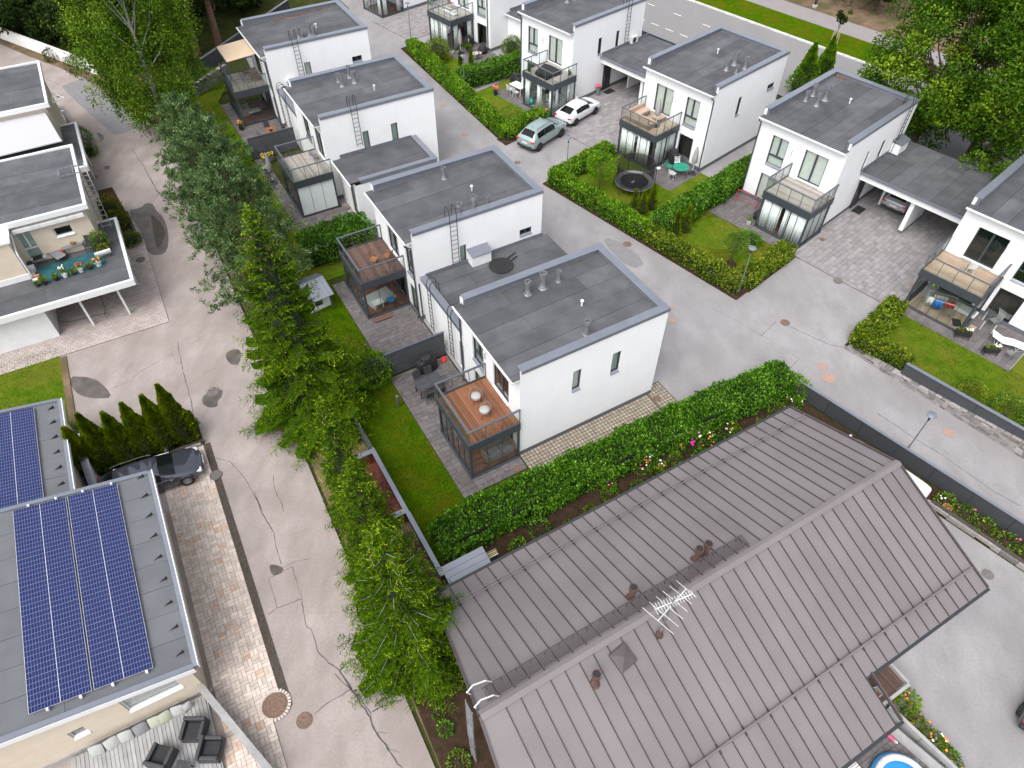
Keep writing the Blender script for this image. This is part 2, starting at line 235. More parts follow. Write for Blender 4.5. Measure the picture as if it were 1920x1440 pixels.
# ------------------------------------------------------------------ mesh builder
class MB:
    def __init__(s): s.v = []; s.f = []; s.mi = []; s.r = []; s.m = 0; s.rv = 0.
    def add(s, vs, fs):
        k = len(s.v); s.v += [tuple(p) for p in vs]; s.r += [s.rv]*len(vs)
        for f in fs: s.f.append([i+k for i in f]); s.mi.append(s.m)
        return s
    def box(s, x0, x1, y0, y1, z0, z1):
        return s.add([(x0,y0,z0),(x1,y0,z0),(x1,y1,z0),(x0,y1,z0),(x0,y0,z1),(x1,y0,z1),(x1,y1,z1),(x0,y1,z1)],
            [(3,2,1,0),(4,5,6,7),(0,1,5,4),(1,2,6,5),(2,3,7,6),(3,0,4,7)])
    def paver(s, x0, x1, y0, y1, z0, z1, b=.012):
        return s.add([(x0,y0,z0),(x1,y0,z0),(x1,y1,z0),(x0,y1,z0),(x0,y0,z1-b),(x1,y0,z1-b),(x1,y1,z1-b),(x0,y1,z1-b),(x0+b,y0+b,z1),(x1-b,y0+b,z1),(x1-b,y1-b,z1),(x0+b,y1-b,z1)],
            [(0,1,5,4),(1,2,6,5),(2,3,7,6),(3,0,4,7),(4,5,9,8),(5,6,10,9),(6,7,11,10),(7,4,8,11),(8,9,10,11)])
    def quad(s, a, b, c, d): return s.add([a,b,c,d], [(0,1,2,3)])
    def prism(s, poly, z0, z1):
        n = len(poly); a = sum(poly[i][0]*poly[(i+1)%n][1]-poly[(i+1)%n][0]*poly[i][1] for i in range(n))
        if a < 0: poly = poly[::-1]
        vs = [(p[0],p[1],z0) for p in poly]+[(p[0],p[1],z1) for p in poly]
        return s.add(vs, [tuple(range(n,2*n)), tuple(range(n-1,-1,-1))]+[(i,(i+1)%n,n+(i+1)%n,n+i) for i in range(n)])
    def bar(s, p, q, w, h=None, up=(0,0,1)):
        """box beam from p to q, w wide and h high"""
        p = Vector(p); q = Vector(q); h = h or w; d = (q-p).normalized(); u = Vector(up)
        if abs(d.dot(u)) > .98: u = Vector((1,0,0))
        sx = d.cross(u).normalized(); sy = sx.cross(d); vs = []
        for e in (p, q):
            for i, j in ((-1,-1),(1,-1),(1,1),(-1,1)): vs.append(e+sx*(w/2*i)+sy*(h/2*j))
        return s.add(vs, [(0,3,2,1),(4,5,6,7),(0,1,5,4),(1,2,6,5),(2,3,7,6),(3,0,4,7)])
    def tube(s, pts, r, n=6, caps=True):
        pts = [Vector(p) for p in pts]; rs = r if isinstance(r, (list, tuple)) else [r]*len(pts); vs = []; fs = []
        prev = None
        for i, p in enumerate(pts):
            d = (pts[min(i+1, len(pts)-1)]-pts[max(i-1, 0)]).normalized()
            if prev is None:
                u = Vector((0,0,1)) if abs(d.z) < .9 else Vector((1,0,0)); a = d.cross(u).normalized()
            else: a = (prev - d*prev.dot(d)).normalized()
            prev = a; b = d.cross(a)
            for k in range(n):
                t = 2*math.pi*k/n; vs.append(p+(a*math.cos(t)+b*math.sin(t))*rs[i])
        for i in range(len(pts)-1):
            for k in range(n): fs.append((i*n+k, i*n+(k+1)%n, (i+1)*n+(k+1)%n, (i+1)*n+k))
        if caps: fs += [tuple(range(n-1,-1,-1)), tuple(range((len(pts)-1)*n, len(pts)*n))]
        return s.add(vs, fs)
    def lathe(s, prof, n=12, c=(0,0,0), caps=True):
        vs = []; fs = []
        for r, z in prof:
            for k in range(n):
                t = 2*math.pi*k/n; vs.append((c[0]+r*math.cos(t), c[1]+r*math.sin(t), c[2]+z))
        for i in range(len(prof)-1):
            for k in range(n): fs.append((i*n+k, i*n+(k+1)%n, (i+1)*n+(k+1)%n, (i+1)*n+k))
        if caps: fs += [tuple(range(n-1,-1,-1)), tuple(range((len(prof)-1)*n, len(prof)*n))]
        return s.add(vs, fs)
    def mesh(s, name, mats, smooth=False):
        me = bpy.data.meshes.new(name); me.from_pydata(s.v, [], s.f)
        for mm in ([mats] if isinstance(mats, str) else mats): me.materials.append(MAT[mm])
        if any(s.mi): me.polygons.foreach_set('material_index', s.mi)
        if any(s.r): me.attributes.new('rnd', 'FLOAT', 'POINT').data.foreach_set('value', s.r)
        if smooth: me.polygons.foreach_set('use_smooth', [True]*len(me.polygons))
        me.update(); return me
    def build(s, name, mats, parent=None, loc=(0,0,0), rot=0., smooth=False, bevel=0.):
        return put(name, s.mesh(name, mats, smooth), parent, loc, rot, bevel)
def put(name, me, parent=None, loc=(0,0,0), rot=0., bevel=0.):
    o = bpy.data.objects.new(name, me); col.objects.link(o); o.parent = parent; o.location = loc
    o.rotation_euler = rot if isinstance(rot, tuple) else (0,0,rot)
    if bevel:
        b = o.modifiers.new('bevel', 'BEVEL'); b.width = bevel; b.segments = 2; b.limit_method = 'ANGLE'
    return o
def bx(name, mt, parent, x0, x1, y0, y1, z0, z1, bevel=0.): return MB().box(x0,x1,y0,y1,z0,z1).build(name, mt, parent, bevel=bevel)
def tag(o, label, cat, group=None):
    o['label'] = label; o['category'] = cat
    if group: o['group'] = group
    return o
def thing(name, label, cat, loc=(0,0,0), rot=0., group=None):
    o = bpy.data.objects.new(name, None); col.objects.link(o); o.location = loc; o.rotation_euler = (0,0,rot); o.empty_display_size = .2
    return tag(o, label, cat, group)
def struct(o): o['kind'] = 'structure'; return o
def stuff(o): o['kind'] = 'stuff'; return o
def copy_tree(o, parent=None):
    c = o.copy(); col.objects.link(c); c.parent = parent
    for ch in o.children: copy_tree(ch, c)
    return c
def place(o, loc, rot, label): o.location = loc; o.rotation_euler = (0,0,rot); o['label'] = label; return o
def inside(poly, x, y):
    c = False; n = len(poly)
    for i in range(n):
        x1, y1 = poly[i][:2]; x2, y2 = poly[(i+1)%n][:2]
        if (y1 > y) != (y2 > y) and x < (x2-x1)*(y-y1)/(y2-y1)+x1: c = not c
    return c
# ------------------------------------------------------------------ leaf clouds (numpy)
def nrm(a): return a/np.maximum(np.linalg.norm(a, axis=-1, keepdims=True), 1e-9)
def rdir(n): return nrm(RNG.normal(size=(n, 3)))
def leaves(name, mt, parent, C, D, Ln, Wd, T, loc=(0,0,0), fold=.25, side=None):
    """one folded four-cornered leaf per centre C, pointing along D"""
    C = np.asarray(C, float); n = len(C); D = nrm(np.asarray(D, float)); Ln = np.broadcast_to(Ln, (n,))[:, None]; Wd = np.broadcast_to(Wd, (n,))[:, None]
    S = nrm(np.cross(D, rdir(n) if side is None else side)); N = np.cross(S, D)
    v = np.empty((n, 4, 3)); v[:, 0] = C; v[:, 1] = C+D*Ln*.5+S*Wd*.5+N*Wd*fold; v[:, 2] = C+D*Ln; v[:, 3] = C+D*Ln*.5-S*Wd*.5+N*Wd*fold
    me = bpy.data.meshes.new(name); me.vertices.add(4*n); me.vertices.foreach_set('co', v.reshape(-1).astype(np.float32))
    me.loops.add(4*n); me.loops.foreach_set('vertex_index', np.arange(4*n, dtype=np.int32)); me.polygons.add(n)
    me.polygons.foreach_set('loop_start', np.arange(0, 4*n, 4, dtype=np.int32)); me.polygons.foreach_set('loop_total', np.full(n, 4, np.int32))
    me.attributes.new('tint', 'FLOAT', 'POINT').data.foreach_set('value', np.repeat(np.clip(np.broadcast_to(T, (n,)), 0, 1), 4).astype(np.float32))
    me.materials.append(MAT[mt]); me.update(calc_edges=True); me.validate()
    return put(name, me, parent, loc)
# ================================================================== GROUND
def sheet(name, mt, pts, z, thick=0., parent=None):
    mb = MB(); pts = [(p[0], p[1]) for p in pts]; mb.prism(pts, z-(thick or .003), z)
    return mb.build(name, mt, parent)
def fpoly(a, *uv): return [W(a, u, v) for u, v in uv]
def ppoly(*px): return [G(x, y) for x, y in px]
def z4(ox, oy, *pts): return [(ox+x/4, oy+y/4) for x, y in pts]
gs = MB(); gs.quad((-260,-120,-.07), (300,-120,-.07), (300,340,-.07), (-260,340,-.07)); struct(gs.build('ground', 'undergrowth'))
lane = struct(sheet('lane', 'asphalt_lane', fpoly(LF, (.75,-8), (.62,10), (.65,24), (.5,56), (.2,61.5))+ppoly((215,190), (160,148), (105,124), (55,106), (0,82), (-90,48))+fpoly(LF, (-45,78), (-45,-8)), 0))
road = struct(sheet('access_road', 'asphalt_road', fpoly(HF, (11,16.5), (11.2,95))+fpoly(RF, (57.5,80), (57.5,-25), (28.9,-25), (28.9,8.2))+fpoly(HF, (26.3,16.5)), 0))
yard = struct(sheet('yard', 'asphalt_road', fpoly(HF, (15.2,12.5), (24.0,12.5))+fpoly(RF, (27.2,7.4), (27.2,-30))+fpoly(HF, (15.2,-30)), -.004))
# main road behind the east row
mroad = struct(sheet('main_road', 'asphalt_main', fpoly(RF, (58.4,-40), (69.75,-40), (69.75,130), (58.4,130)), 0))
struct(sheet('verge', 'lawn_lush', fpoly(RF, (70.1,-40), (74.4,-40), (74.4,130), (70.1,130)), .06))
struct(sheet('footpath', 'asphalt_path', fpoly(RF, (74.4,-40), (77.6,-40), (77.6,130), (74.4,130)), .03))
struct(sheet('woodland_floor', 'litter', fpoly(RF, (77.6,-40), (140,-40), (140,130), (77.6,130)), .035))
kb = struct(bpy.data.objects.new('kerb', None)); col.objects.link(kb); kb.location = W(RF, 69.9, 40); kb.rotation_euler = (0,0,R(RF))
ks = MB().paver(-.14,.14,-.49,.49,-.05,.13,.015).mesh('kerb_stone', 'kerb_stone')
for i in range(-22, 26): put('kerb_stone', ks, kb, (0, i*1.0, 0))
dm = MB().box(-.06,.06,-.5,.5,.001,.005).mesh('lane_dash', 'road_paint')
A_, B_ = fr(RF)
for uu, vv in [(65.8,54.1),(65.8,50.2),(65.8,46.5),(65.8,42.7),(65.8,38.9),(65.8,35)]+[(62.05,48.3-1.87*i) for i in range(12)]:
    put('lane_dash', dm, mroad, W(RF, uu, vv), R(RF))
# lawns
def lawn(mt, a, *uv, z=.035): return struct(sheet('lawn', mt, fpoly(a, *uv), z, .1))
lawn('lawn_lush', HF, (4.62,14.6), (11.0,16.0), (11.0,17.15), (7.3,17.15), (7.3,26.4), (4.62,26.4))
lawn('lawn_lush', HF, (4.62,26.5), (7.3,26.5), (7.35,36.2), (4.62,36.2))
lawn('lawn_bright', HF, (4.62,36.3), (11.0,36.3), (11.0,42.7), (7.3,42.8), (7.35,52.9), (4.62,52.9))
lawn('lawn_bright', HF, (4.62,53.1), (7.35,53.1), (7.4,64), (9.5,68.3), (4.62,66.5))
lawn('lawn_bright', RF, (34.9,38.9), (40.1,38.9), (40.1,41), (39.4,46.2), (43,46.3), (43,47.4), (36.6,47.4))
lawn('lawn_bright', RF, (37.4,49.6), (43.2,48.7), (41.5,51.9), (41.4,59.3), (39.6,59.3))
lawn('lawn_bright', RF, (33.9,22.9), (42.9,22.9), (42.9,25.7), (39.4,25.7), (39.2,28.5), (40.2,28.6), (40.2,32.6), (33.9,32.6))
lawn('lawn_dry', RF, (33.9,15.9), (39.3,15.9), (39.2,22.1), (42.9,22.3), (42.9,22.8), (33.9,22.8))
lawn('lawn_bright', RF, (34.8,-6), (41.5,-6), (41.5,.9), (39.3,.95), (39.9,7.6), (34.8,7.6))
lawn('lawn_bright', LF, (-20,26), (-9.85,26), (-9.8,38.35), (-20,38.3))
lush = fpoly(RF, *[(37.3+1.9*math.cos(t)*(1+.1*math.sin(3*t)), 20.3+1.75*math.sin(t)) for t in [i*.35 for i in range(18)]])
sheet('lush_patch', 'lawn_bright', lush, .041)['kind'] = 'structure'
lush = fpoly(RF, *[(36.6+.75*math.cos(t)*(1+.1*math.sin(3*t)), 17.0+.95*math.sin(t)) for t in [i*.35 for i in range(18)]])
sheet('lush_patch', 'lawn_bright', lush, .041)['kind'] = 'structure'
# planting strips of bare soil
bedn = [0]
def bed(mt, a, *uv, z=.03):
    bedn[0] += 1; return struct(sheet('planting_bed', mt, fpoly(a, *uv), z+.0013*bedn[0], .1-.0007*bedn[0]))
bed('litter', LF, (.8,-8), (4.3,-8), (4.3,14), (4.0,24), (3.3,45), (2.9,62), (.6,62), (.8,24))
bed('undergrowth', HF, (8.2,69.5), (12,72), (19.8,72), (25,78), (25,110), (8,110), z=.024); bed('soil', HF, (4.4,12.3), (26.0,12.3), (26.2,16.35), (4.4,16.35))
bed('soil', HF, (1.6,-6), (4.0,-6), (4.0,12.6), (1.4,14.5), (1.0,6))
bed('soil', RF, (38.9,59.3), (40.3,59.3), (35.8,38.8), (34.4,38.8)); bed('soil', RF, (34.5,38.8), (40.2,38.8), (40.2,40.0), (34.5,40.0))
bed('soil', RF, (32.8,15.1), (34.2,15.1), (34.2,32.8), (32.8,32.8), z=.045); bed('soil', RF, (34.0,15.0), (39.3,15.0), (39.3,16.1), (34.0,16.1), z=.05)
bed('soil', RF, (34.3,7.4), (39.4,7.4), (39.4,8.4), (34.3,8.4)); bed('soil', RF, (34.3,4), (35.3,4), (35.3,7.4), (34.3,7.4), z=.05)
bed('soil', LF, (-9.5,26.9), (-3.75,26.9), (-3.75,28.4), (-9.5,28.6)); bed('soil', LF, (-5.6,46.1), (-3.75,46.6), (-4.6,54.5), (-5.6,54.5))
bed('soil', RF, (27.3,-14), (28.6,-14), (28.6,8.2), (27.3,8.2), z=.02)
bed('litter', LF, (-9.8,26.2), (-9.45,26.2), (-9.45,37.2), (-9.8,37.2), z=.045)
fl = ppoly((300,232), (215,190), (160,148), (105,124), (55,106), (0,82), (-90,48)); fl2 = ppoly((-90,28), (0,66), (60,80), (110,100), (165,128), (230,165), (330,200))
struct(sheet('planting_bed', 'litter', fl+fl2, .025)); struct(sheet('woodland_floor', 'undergrowth', fl2+fpoly(LF, (9.5,66), (12,110), (-60,110)), .02))
# ------------------------------------------------------------------ paving, stone by stone
def paving(name, a, rects, mt, pattern, indiv=0, size=.28, gap=.012, bedm='joint_dark', z=.045, alt=None, altp=.1):
    u0, v0 = rects[0][0], rects[0][2]; base = W(a, u0, v0)
    root = MB()
    for k, (ua, ub, va, vb) in enumerate(rects): root.box(ua-u0, ub-u0, va-v0, vb-v0, -.05, z-.017-.001*k)
    root = struct(root.build(name, bedm, None, base, R(a))); st = []
    for ri, (ua, ub, va, vb) in enumerate(rects):
        if pattern == 'slab':
            v = va; r = 0
            while v < vb-.02:
                u = ua-random.choice((.1,.2,.3)); w = size
                while u < ub:
                    l = random.choice((size, size*1.5, size*1.5, size*2)); x0, x1 = max(u, ua), min(u+l, ub)
                    if x1-x0 > .06: st.append((x0, x1, v, min(v+w, vb)))
                    u += l
                v += w; r += 1
        elif pattern == 'run':
            v = va; r = 0
            while v < vb-.02:
                u = ua-(size*.5 if r % 2 else 0)
                while u < ub:
                    x0, x1 = max(u, ua), min(u+size, ub)
                    if x1-x0 > .03: st.append((x0, x1, v, min(v+size*.72, vb)))
                    u += size
                v += size*.72; r += 1
        elif pattern == 'basket':
            nu = int((ub-ua)/size); nv = int((vb-va)/size)
            for i in range(nu):
                for j in range(nv):
                    x, y = ua+i*size, va+j*size; h = size/2; k = random.random()
                    if (i+j) % 2: st += [(x,x+h,y,y+size,k), (x+h,x+size,y,y+size,k)]
                    else: st += [(x,x+size,y,y+h,k), (x,x+size,y+h,y+size,k)]
        elif pattern == 'grid':
            for i in range(int((ub-ua)/size)):
                for j in range(int((vb-va)/size)): st.append((ua+i*size, ua+i*size+size, va+j*size, va+j*size+size))
    def dist(s): return (W(a, (s[0]+s[1])/2, (s[2]+s[3])/2)-Vector((0,0,CAM_H))).length
    vis = [s for s in st if seen(W(a, (s[0]+s[1])/2, (s[2]+s[3])/2))]
    vis.sort(key=dist); near = vis[:indiv]; far = vis[indiv:]; g = gap/2; cache = {}
    def pick(s): return alt if alt and ((s[4] if len(s) > 4 else random.random()) < altp) else mt
    for s in near:
        w, h = s[1]-s[0]-gap, s[3]-s[2]-gap; k = (round(w,3), round(h,3), pick(s))
        if k not in cache: cache[k] = MB().paver(-w/2,w/2,-h/2,h/2,0,z+.012,.008).mesh('paver', k[2])
        o = put('paver', cache[k], root, ((s[0]+s[1])/2-u0, (s[2]+s[3])/2-v0, random.uniform(-.003,.003)), random.gauss(0,.006))
    if far:
        mb = MB()
        for s in far:
            mb.m = 1 if pick(s) == alt and alt else 0; mb.rv = random.random(); mb.paver(s[0]+g-u0, s[1]-g-u0, s[2]+g-v0, s[3]-g-v0, 0, z+random.uniform(-.003,.003), .008)
        stuff(mb.build('paver_field', [mt]+([alt] if alt else []), root))
    return root
def seen(p, mgn=60):
    d = p-Vector((0,0,CAM_H)); f = d.dot(fwd)
    if f < 1: return False
    x = 960+F_PX*d.dot(rgt)/f; y = 720-F_PX*d.dot(upv)/f; return -mgn < x < 1920+mgn and -mgn < y < 1440+mgn
paving('patio', HF, [(7.32,10.94,17.2,26.38)], 'paver_grey', 'slab', 300, .30)
paving('patio', HF, [(7.34,10.94,26.55,31.5),(7.34,8.15,31.5,35.7)], 'paver_grey', 'slab', 120, .30)
paving('patio', HF, [(7.34,11.2,41.3,43.65),(7.34,8.15,43.65,53.0)], 'paver_grey', 'slab', 0, .30)
paving('patio', HF, [(7.4,10.9,53.1,58.6),(7.4,8.15,58.6,63.3)], 'paver_grey', 'slab', 0, .30)
paving('driveway', RF, [(39.4,52.0,7.95,15.48)], 'paver_pale', 'slab', 300, .34)
paving('driveway', RF, [(39.3,52.0,32.5,40.05)], 'paver_pale', 'slab', 0, .34)
paving('patio', RF, [(39.2,43.0,25.75,28.4)], 'paver_grey', 'slab', 0, .30)
paving('patio', RF, [(39.25,43.0,19.0,22.2),(39.25,40.1,15.4,19.0)], 'paver_grey', 'slab', 60, .32)
paving('patio', RF, [(39.5,43.0,43.1,46.2),(39.5,40.15,40.2,43.1)], 'paver_grey', 'slab', 0, .32)
paving('patio', RF, [(41.5,45.0,52.0,55.2)], 'paver_grey', 'slab', 0, .32)
paving('patio', RF, [(39.35,43.0,1.0,4.3),(39.35,40.2,4.3,7.8)], 'paver_grey', 'slab', 200, .32)
paving('driveway', RF, [(40.6,53,60.2,66.5)], 'paver_pale', 'slab', 0, .34)
paving('forecourt', LF, [(-14,-3.6,37.35,46.0),(-20,-9.8,38.35,38.4)], 'paver_pinkgrey', 'run', 0, .27)
paving('forecourt', LF, [(-6.1,-3.46,12.0,26.86),(-6.28,-4.3,6.06,12.0)], 'paver_sand', 'basket', 300, .33, .010, alt='paver_orange', altp=.06)
paving('paved_strip', HF, [(11.0,19.3,16.3,18.1),(19.35,20.4,16.35,18.6)], 'grid_stone', 'grid', 0, .20, .045, 'joint_moss')
# ------------------------------------------------------------------ cracks, patches, puddles on the asphalt
def ribbon(name, mt, parent, px, w, z=.004, jit=.25):
    P = [G(*p) for p in px]; Q = [P[0]]
    for a, b in zip(P, P[1:]):
        n = max(1, int((b-a).length/.18))
        for i in range(1, n+1):
            q = a.lerp(b, i/n); k = w*jit*3 if i < n else 0; Q.append(q+Vector((random.uniform(-k,k), random.uniform(-k,k), 0)))
    mb = MB(); L = []
    for i, q in enumerate(Q):
        d = (Q[min(i+1,len(Q)-1)]-Q[max(i-1,0)]).normalized(); s = Vector((-d.y, d.x, 0))*(w*.5*random.uniform(.45,1.35)); L.append((q+s, q-s))
    for (a, b), (c, d) in zip(L, L[1:]): mb.quad((a.x,a.y,z), (b.x,b.y,z), (d.x,d.y,z), (c.x,c.y,z))
    return mb.build(name, mt, parent)
def blob(name, mt, parent, px, z=.004):
    P = [G(*p) for p in px]; Q = []; n = len(P)
    for i in range(n):                                   # Chaikin-smoothed outline
        a, b = P[i], P[(i+1)%n]; Q += [a.lerp(b,.25), a.lerp(b,.75)]
    return sheet(name, mt, [(q.x,q.y) for q in Q], z, .002, parent)
for px, w in [(z4(480,900,(-8,90),(5,140),(40,240),(130,390),(150,500),(190,630)),.06), (z4(480,900,(95,740),(270,650),(345,890),(160,960),(95,740)),.05), (z4(480,900,(200,660),(300,610),(400,590)),.035),
    (z4(480,1080,(345,170),(355,270),(385,385),(415,400),(460,560),(540,650)),.07), (z4(480,1080,(540,650),(620,700),(680,790),(740,880)),.15), (z4(480,1080,(740,880),(860,1060),(900,1170),(990,1300),(1090,1430),(1160,1560)),.12),
    (z4(480,1080,(590,730),(650,800),(720,850)),.06), (z4(480,1080,(740,850),(800,940),(865,1040)),.07), (z4(480,1080,(710,850),(540,950),(430,1040)),.06), (z4(480,1080,(870,1020),(950,975),(1095,930)),.10), (z4(480,900,(90,1010),(160,960)),.05),
    (z4(480,600,(130,1170),(140,1270),(190,1370),(210,1440)),.05), (z4(480,600,(0,1330),(30,1390),(50,1440)),.05), (z4(480,1080,(670,740),(760,670)),.02), (z4(480,1080,(900,1170),(985,1180)),.025), (z4(480,1080,(980,1290),(1080,1325)),.025),
    (z4(0,320,(1090,0),(1150,105),(1215,205)),.05), (z4(0,0,(990,1115),(1060,1220),(1120,1320),(1180,1440)),.06), (z4(0,0,(990,1115),(1100,1080),(1195,1050)),.05), (z4(0,320,(1280,180),(1285,240)),.04), (z4(0,0,(820,1065),(960,1020),(1150,985)),.03), (z4(0,0,(210,530),(340,590),(490,650)),.05), (z4(0,0,(330,740),(460,800),(530,860)),.05),
    (z4(0,640,(820,360),(970,300),(1050,230),(1180,150),(1290,95)),.035), (z4(0,640,(1335,0),(1340,60),(1380,250),(1440,470),(1450,560),(1510,620)),.07), (z4(0,640,(1290,90),(1330,170),(1360,160)),.03), (z4(0,640,(1310,340),(1360,320),(1400,290)),.03), (z4(0,640,(1600,870),(1720,900),(1840,1030),(1920,1180),(1960,1260)),.05), (z4(0,640,(1530,245),(1580,210),(1620,205)),.03), (z4(0,640,(930,225),(990,170)),.03),
    (z4(0,320,(890,140),(1040,110)),.02), (z4(0,320,(1260,470),(1430,455)),.03), (z4(0,320,(1440,1300),(1525,1255)),.03), (z4(0,320,(1260,330),(1330,320)),.02)]:
    ribbon('crack', 'tar', lane, px, w*.55)
for px, w in [(z4(1440,600,(160,50),(340,130),(480,190),(610,210)),.05), (z4(1440,600,(820,700),(960,790),(1100,890),(1300,1010),(1500,1150),(1700,1290),(1900,1400)),.045), (z4(1440,600,(235,290),(50,480)),.04), (z4(1440,600,(-100,80),(235,290)),.02), (z4(1080,320,(1390,1240),(1500,1130)),.04), (z4(1080,320,(980,1010),(1200,1120),(1390,1240)),.02)]:
    ribbon('crack', 'tar', road, px, w*.7)
blob('asphalt_patch', 'patch', lane, z4(0,0,(460,650),(480,640),(590,600),(700,560),(900,740),(1060,940),(1050,955),(870,1015),(850,1010),(600,790)), .003)
blob('wet_stain', 'puddle', lane, z4(0,320,(1090,240),(1150,250),(1170,300),(1230,350),(1265,470),(1260,600),(1190,640),(1110,620),(1090,540),(1040,430),(950,295),(1060,280)))
blob('puddle', 'water', lane, z4(0,320,(1130,320),(1200,380),(1240,450),(1230,520),(1180,590),(1160,520),(1140,400)), .007)
blob('wet_stain', 'puddle', lane, z4(0,640,(1560,390),(1600,400),(1670,350),(1670,410),(1630,450),(1635,490),(1570,500),(1515,470),(1520,410)))
blob('wet_stain', 'puddle', lane, z4(0,640,(1690,90),(1740,60),(1810,60),(1800,170),(1740,180),(1700,140)))
blob('wet_stain', 'puddle', lane, z4(480,900,(95,640),(130,630),(220,660),(170,710),(120,720)))
blob('wet_stain', 'puddle', lane, z4(0,640,(500,260),(700,270),(800,350),(840,420),(760,430),(640,420),(560,380)))
for pts in (z4(0,0,(740,1075),(790,1030),(740,990),(720,1000),(760,1050)), z4(0,0,(690,1320),(740,1310),(740,1335),(700,1345)), z4(0,0,(420,720),(460,710),(470,725),(430,735)), z4(0,0,(770,1250),(820,1240),(830,1265),(790,1275))): blob('wet_stain', 'puddle', lane, pts)
blob('asphalt_patch', 'patch', road, z4(1080,320,(190,530),(265,495),(540,685),(410,750)), .003)
for pts in (z4(480,600,(1520,1150),(1590,1130),(1640,1220),(1590,1255),(1500,1210)), z4(480,600,(1030,440),(1110,405),(1050,460)), z4(480,600,(1440,390),(1490,370),(1490,400),(1530,420),(1510,430),(1450,410))): blob('wet_stain', 'puddle', road, pts, .062)
# manhole covers
def manhole(px, r, mt, label, z=.006):
    mb = MB(); mb.lathe([(r*1.08,0),(r*1.08,.012),(r*.98,.014),(r*.97,.006),(r*.93,.006),(r*.92,.016),(0.01,.018)], 20)
    for k in range(6):
        t = k*math.pi/3; mb.bar((r*.3*math.cos(t), r*.3*math.sin(t), .02), (r*.8*math.cos(t), r*.8*math.sin(t), .02), r*.12, .008)
    p = G(*px); p.z = z; tag(mb.build('manhole_cover', mt, None, p, random.random()), label, 'manhole', 'manhole covers')
for a in [((400,735),.33,'iron_grey','round iron manhole cover beside a wet patch in the lane'), ((516,1323),.46,'iron','large rusty manhole cover set in the sand block paving',.06), ((571,1351),.30,'iron','spoked manhole cover at the corner of the sand block paving'),
    ((405,892),.28,'iron_grey','manhole cover in front of the dark estate car bonnet',.058), ((264,488),.27,'iron_grey','dark manhole cover by the cream house carport edge',.058), ((1543,687),.27,'iron_light','smaller orange manhole cover between hedge and dark board fence'), ((1554,709),.36,'iron_light','larger orange manhole cover between hedge and dark board fence'),
    ((1779,812),.28,'iron_light','orange manhole cover beside the lamp post near the stone wall'), ((1472,605),.27,'iron','grated drain cover in the middle of the road junction'), ((1571,527),.27,'iron_grey','dark drain cover on the driveway edge between paving and asphalt',.055), ((1709,532),.18,'iron_light','small cover beside the laundry sunroom on the driveway',.058),
    ((1176,458),.27,'iron','round drain cover north of the nearest white house'), ((1257,580),.22,'iron_light','orange cover next to the nearest white house corner'), ((1262,601),.22,'iron_light','second orange cover south of the nearest house corner'), ((1153,817),.24,'iron','rusty cover in the grid stone strip below the white wall',.058), ((1232,748),.2,'iron','rusty cover at the far end of the grid stone strip',.058),
    ((970,880),.18,'iron','small cover at the patio corner by the nearest sunroom',.06), ((1541,450),.18,'iron','small rust cover at the driveway beside the curtained sunroom',.058), ((970,305),.25,'iron_grey','drain cover on the road behind the grey green car'), ((830,197),.27,'iron_light','orange cover on the access road beside the long hedge'),
    ((870,251),.25,'iron_light','pale cover on the access road near the hedge bend'), ((1852,1077),.24,'iron_grey','drain cover on the yard beside the brown roof corner'), ((620,398),.2,'iron','small rust cover on the patio below frosted sunroom',.06), ((651,391),.2,'iron','second rust cover on the patio below frosted sunroom',.06)]: manhole(*a)
# block ring round the big cover
ring = MB(); P0 = G(516,1323)
for k in range(28):
    t = 2*math.pi*k/28; ring.bar((.51*math.cos(t), .51*math.sin(t), .05), (.64*math.cos(t), .64*math.sin(t), .05), .09, .04)
ring.build('setting_stone_ring', 'paver_sand', bpy.data.objects['forecourt.001'], bpy.data.objects['forecourt.001'].rotation_euler.to_matrix().inverted() @ (P0-bpy.data.objects['forecourt.001'].location) + Vector((0,0,.012)))
# ================================================================== THE WHITE HOUSES
def side_pt(side, D, Wd, a, d, z):
    return {'F': (d, a, z), 'S': (a, d, z), 'N': (a, Wd-d, z), 'B': (D-d, a, z)}[side]
def holed_wall(mb, side, D, Wd, a1, z1, holes, dep=.17, z0=0.):
    xs = sorted({0., a1}|{h[i] for h in holes for i in (0,1)}); zs = sorted({z0, z1}|{h[i] for h in holes for i in (2,3)})
    P = lambda a, d, z: side_pt(side, D, Wd, a, d, z)
    for i in range(len(xs)-1):
        for j in range(len(zs)-1):
            cx, cz = (xs[i]+xs[i+1])/2, (zs[j]+zs[j+1])/2
            if any(h[0] < cx < h[1] and h[2] < cz < h[3] for h in holes): continue
            mb.quad(P(xs[i],0,zs[j]), P(xs[i+1],0,zs[j]), P(xs[i+1],0,zs[j+1]), P(xs[i],0,zs[j+1]))
    for a, b, c, d in holes:
        mb.quad(P(a,0,c), P(a,dep,c), P(a,dep,d), P(a,0,d)); mb.quad(P(b,0,c), P(b,0,d), P(b,dep,d), P(b,dep,c))
        mb.quad(P(a,0,d), P(a,dep,d), P(b,dep,d), P(b,0,d)); mb.quad(P(a,0,c), P(b,0,c), P(b,dep,c), P(a,dep,c))
def sbox(mb, side, D, Wd, a0, a1, d0, d1, z0, z1):
    p, q = side_pt(side, D, Wd, a0, d0, z0), side_pt(side, D, Wd, a1, d1, z1)
    mb.box(min(p[0],q[0]), max(p[0],q[0]), min(p[1],q[1]), max(p[1],q[1]), z0, z1)
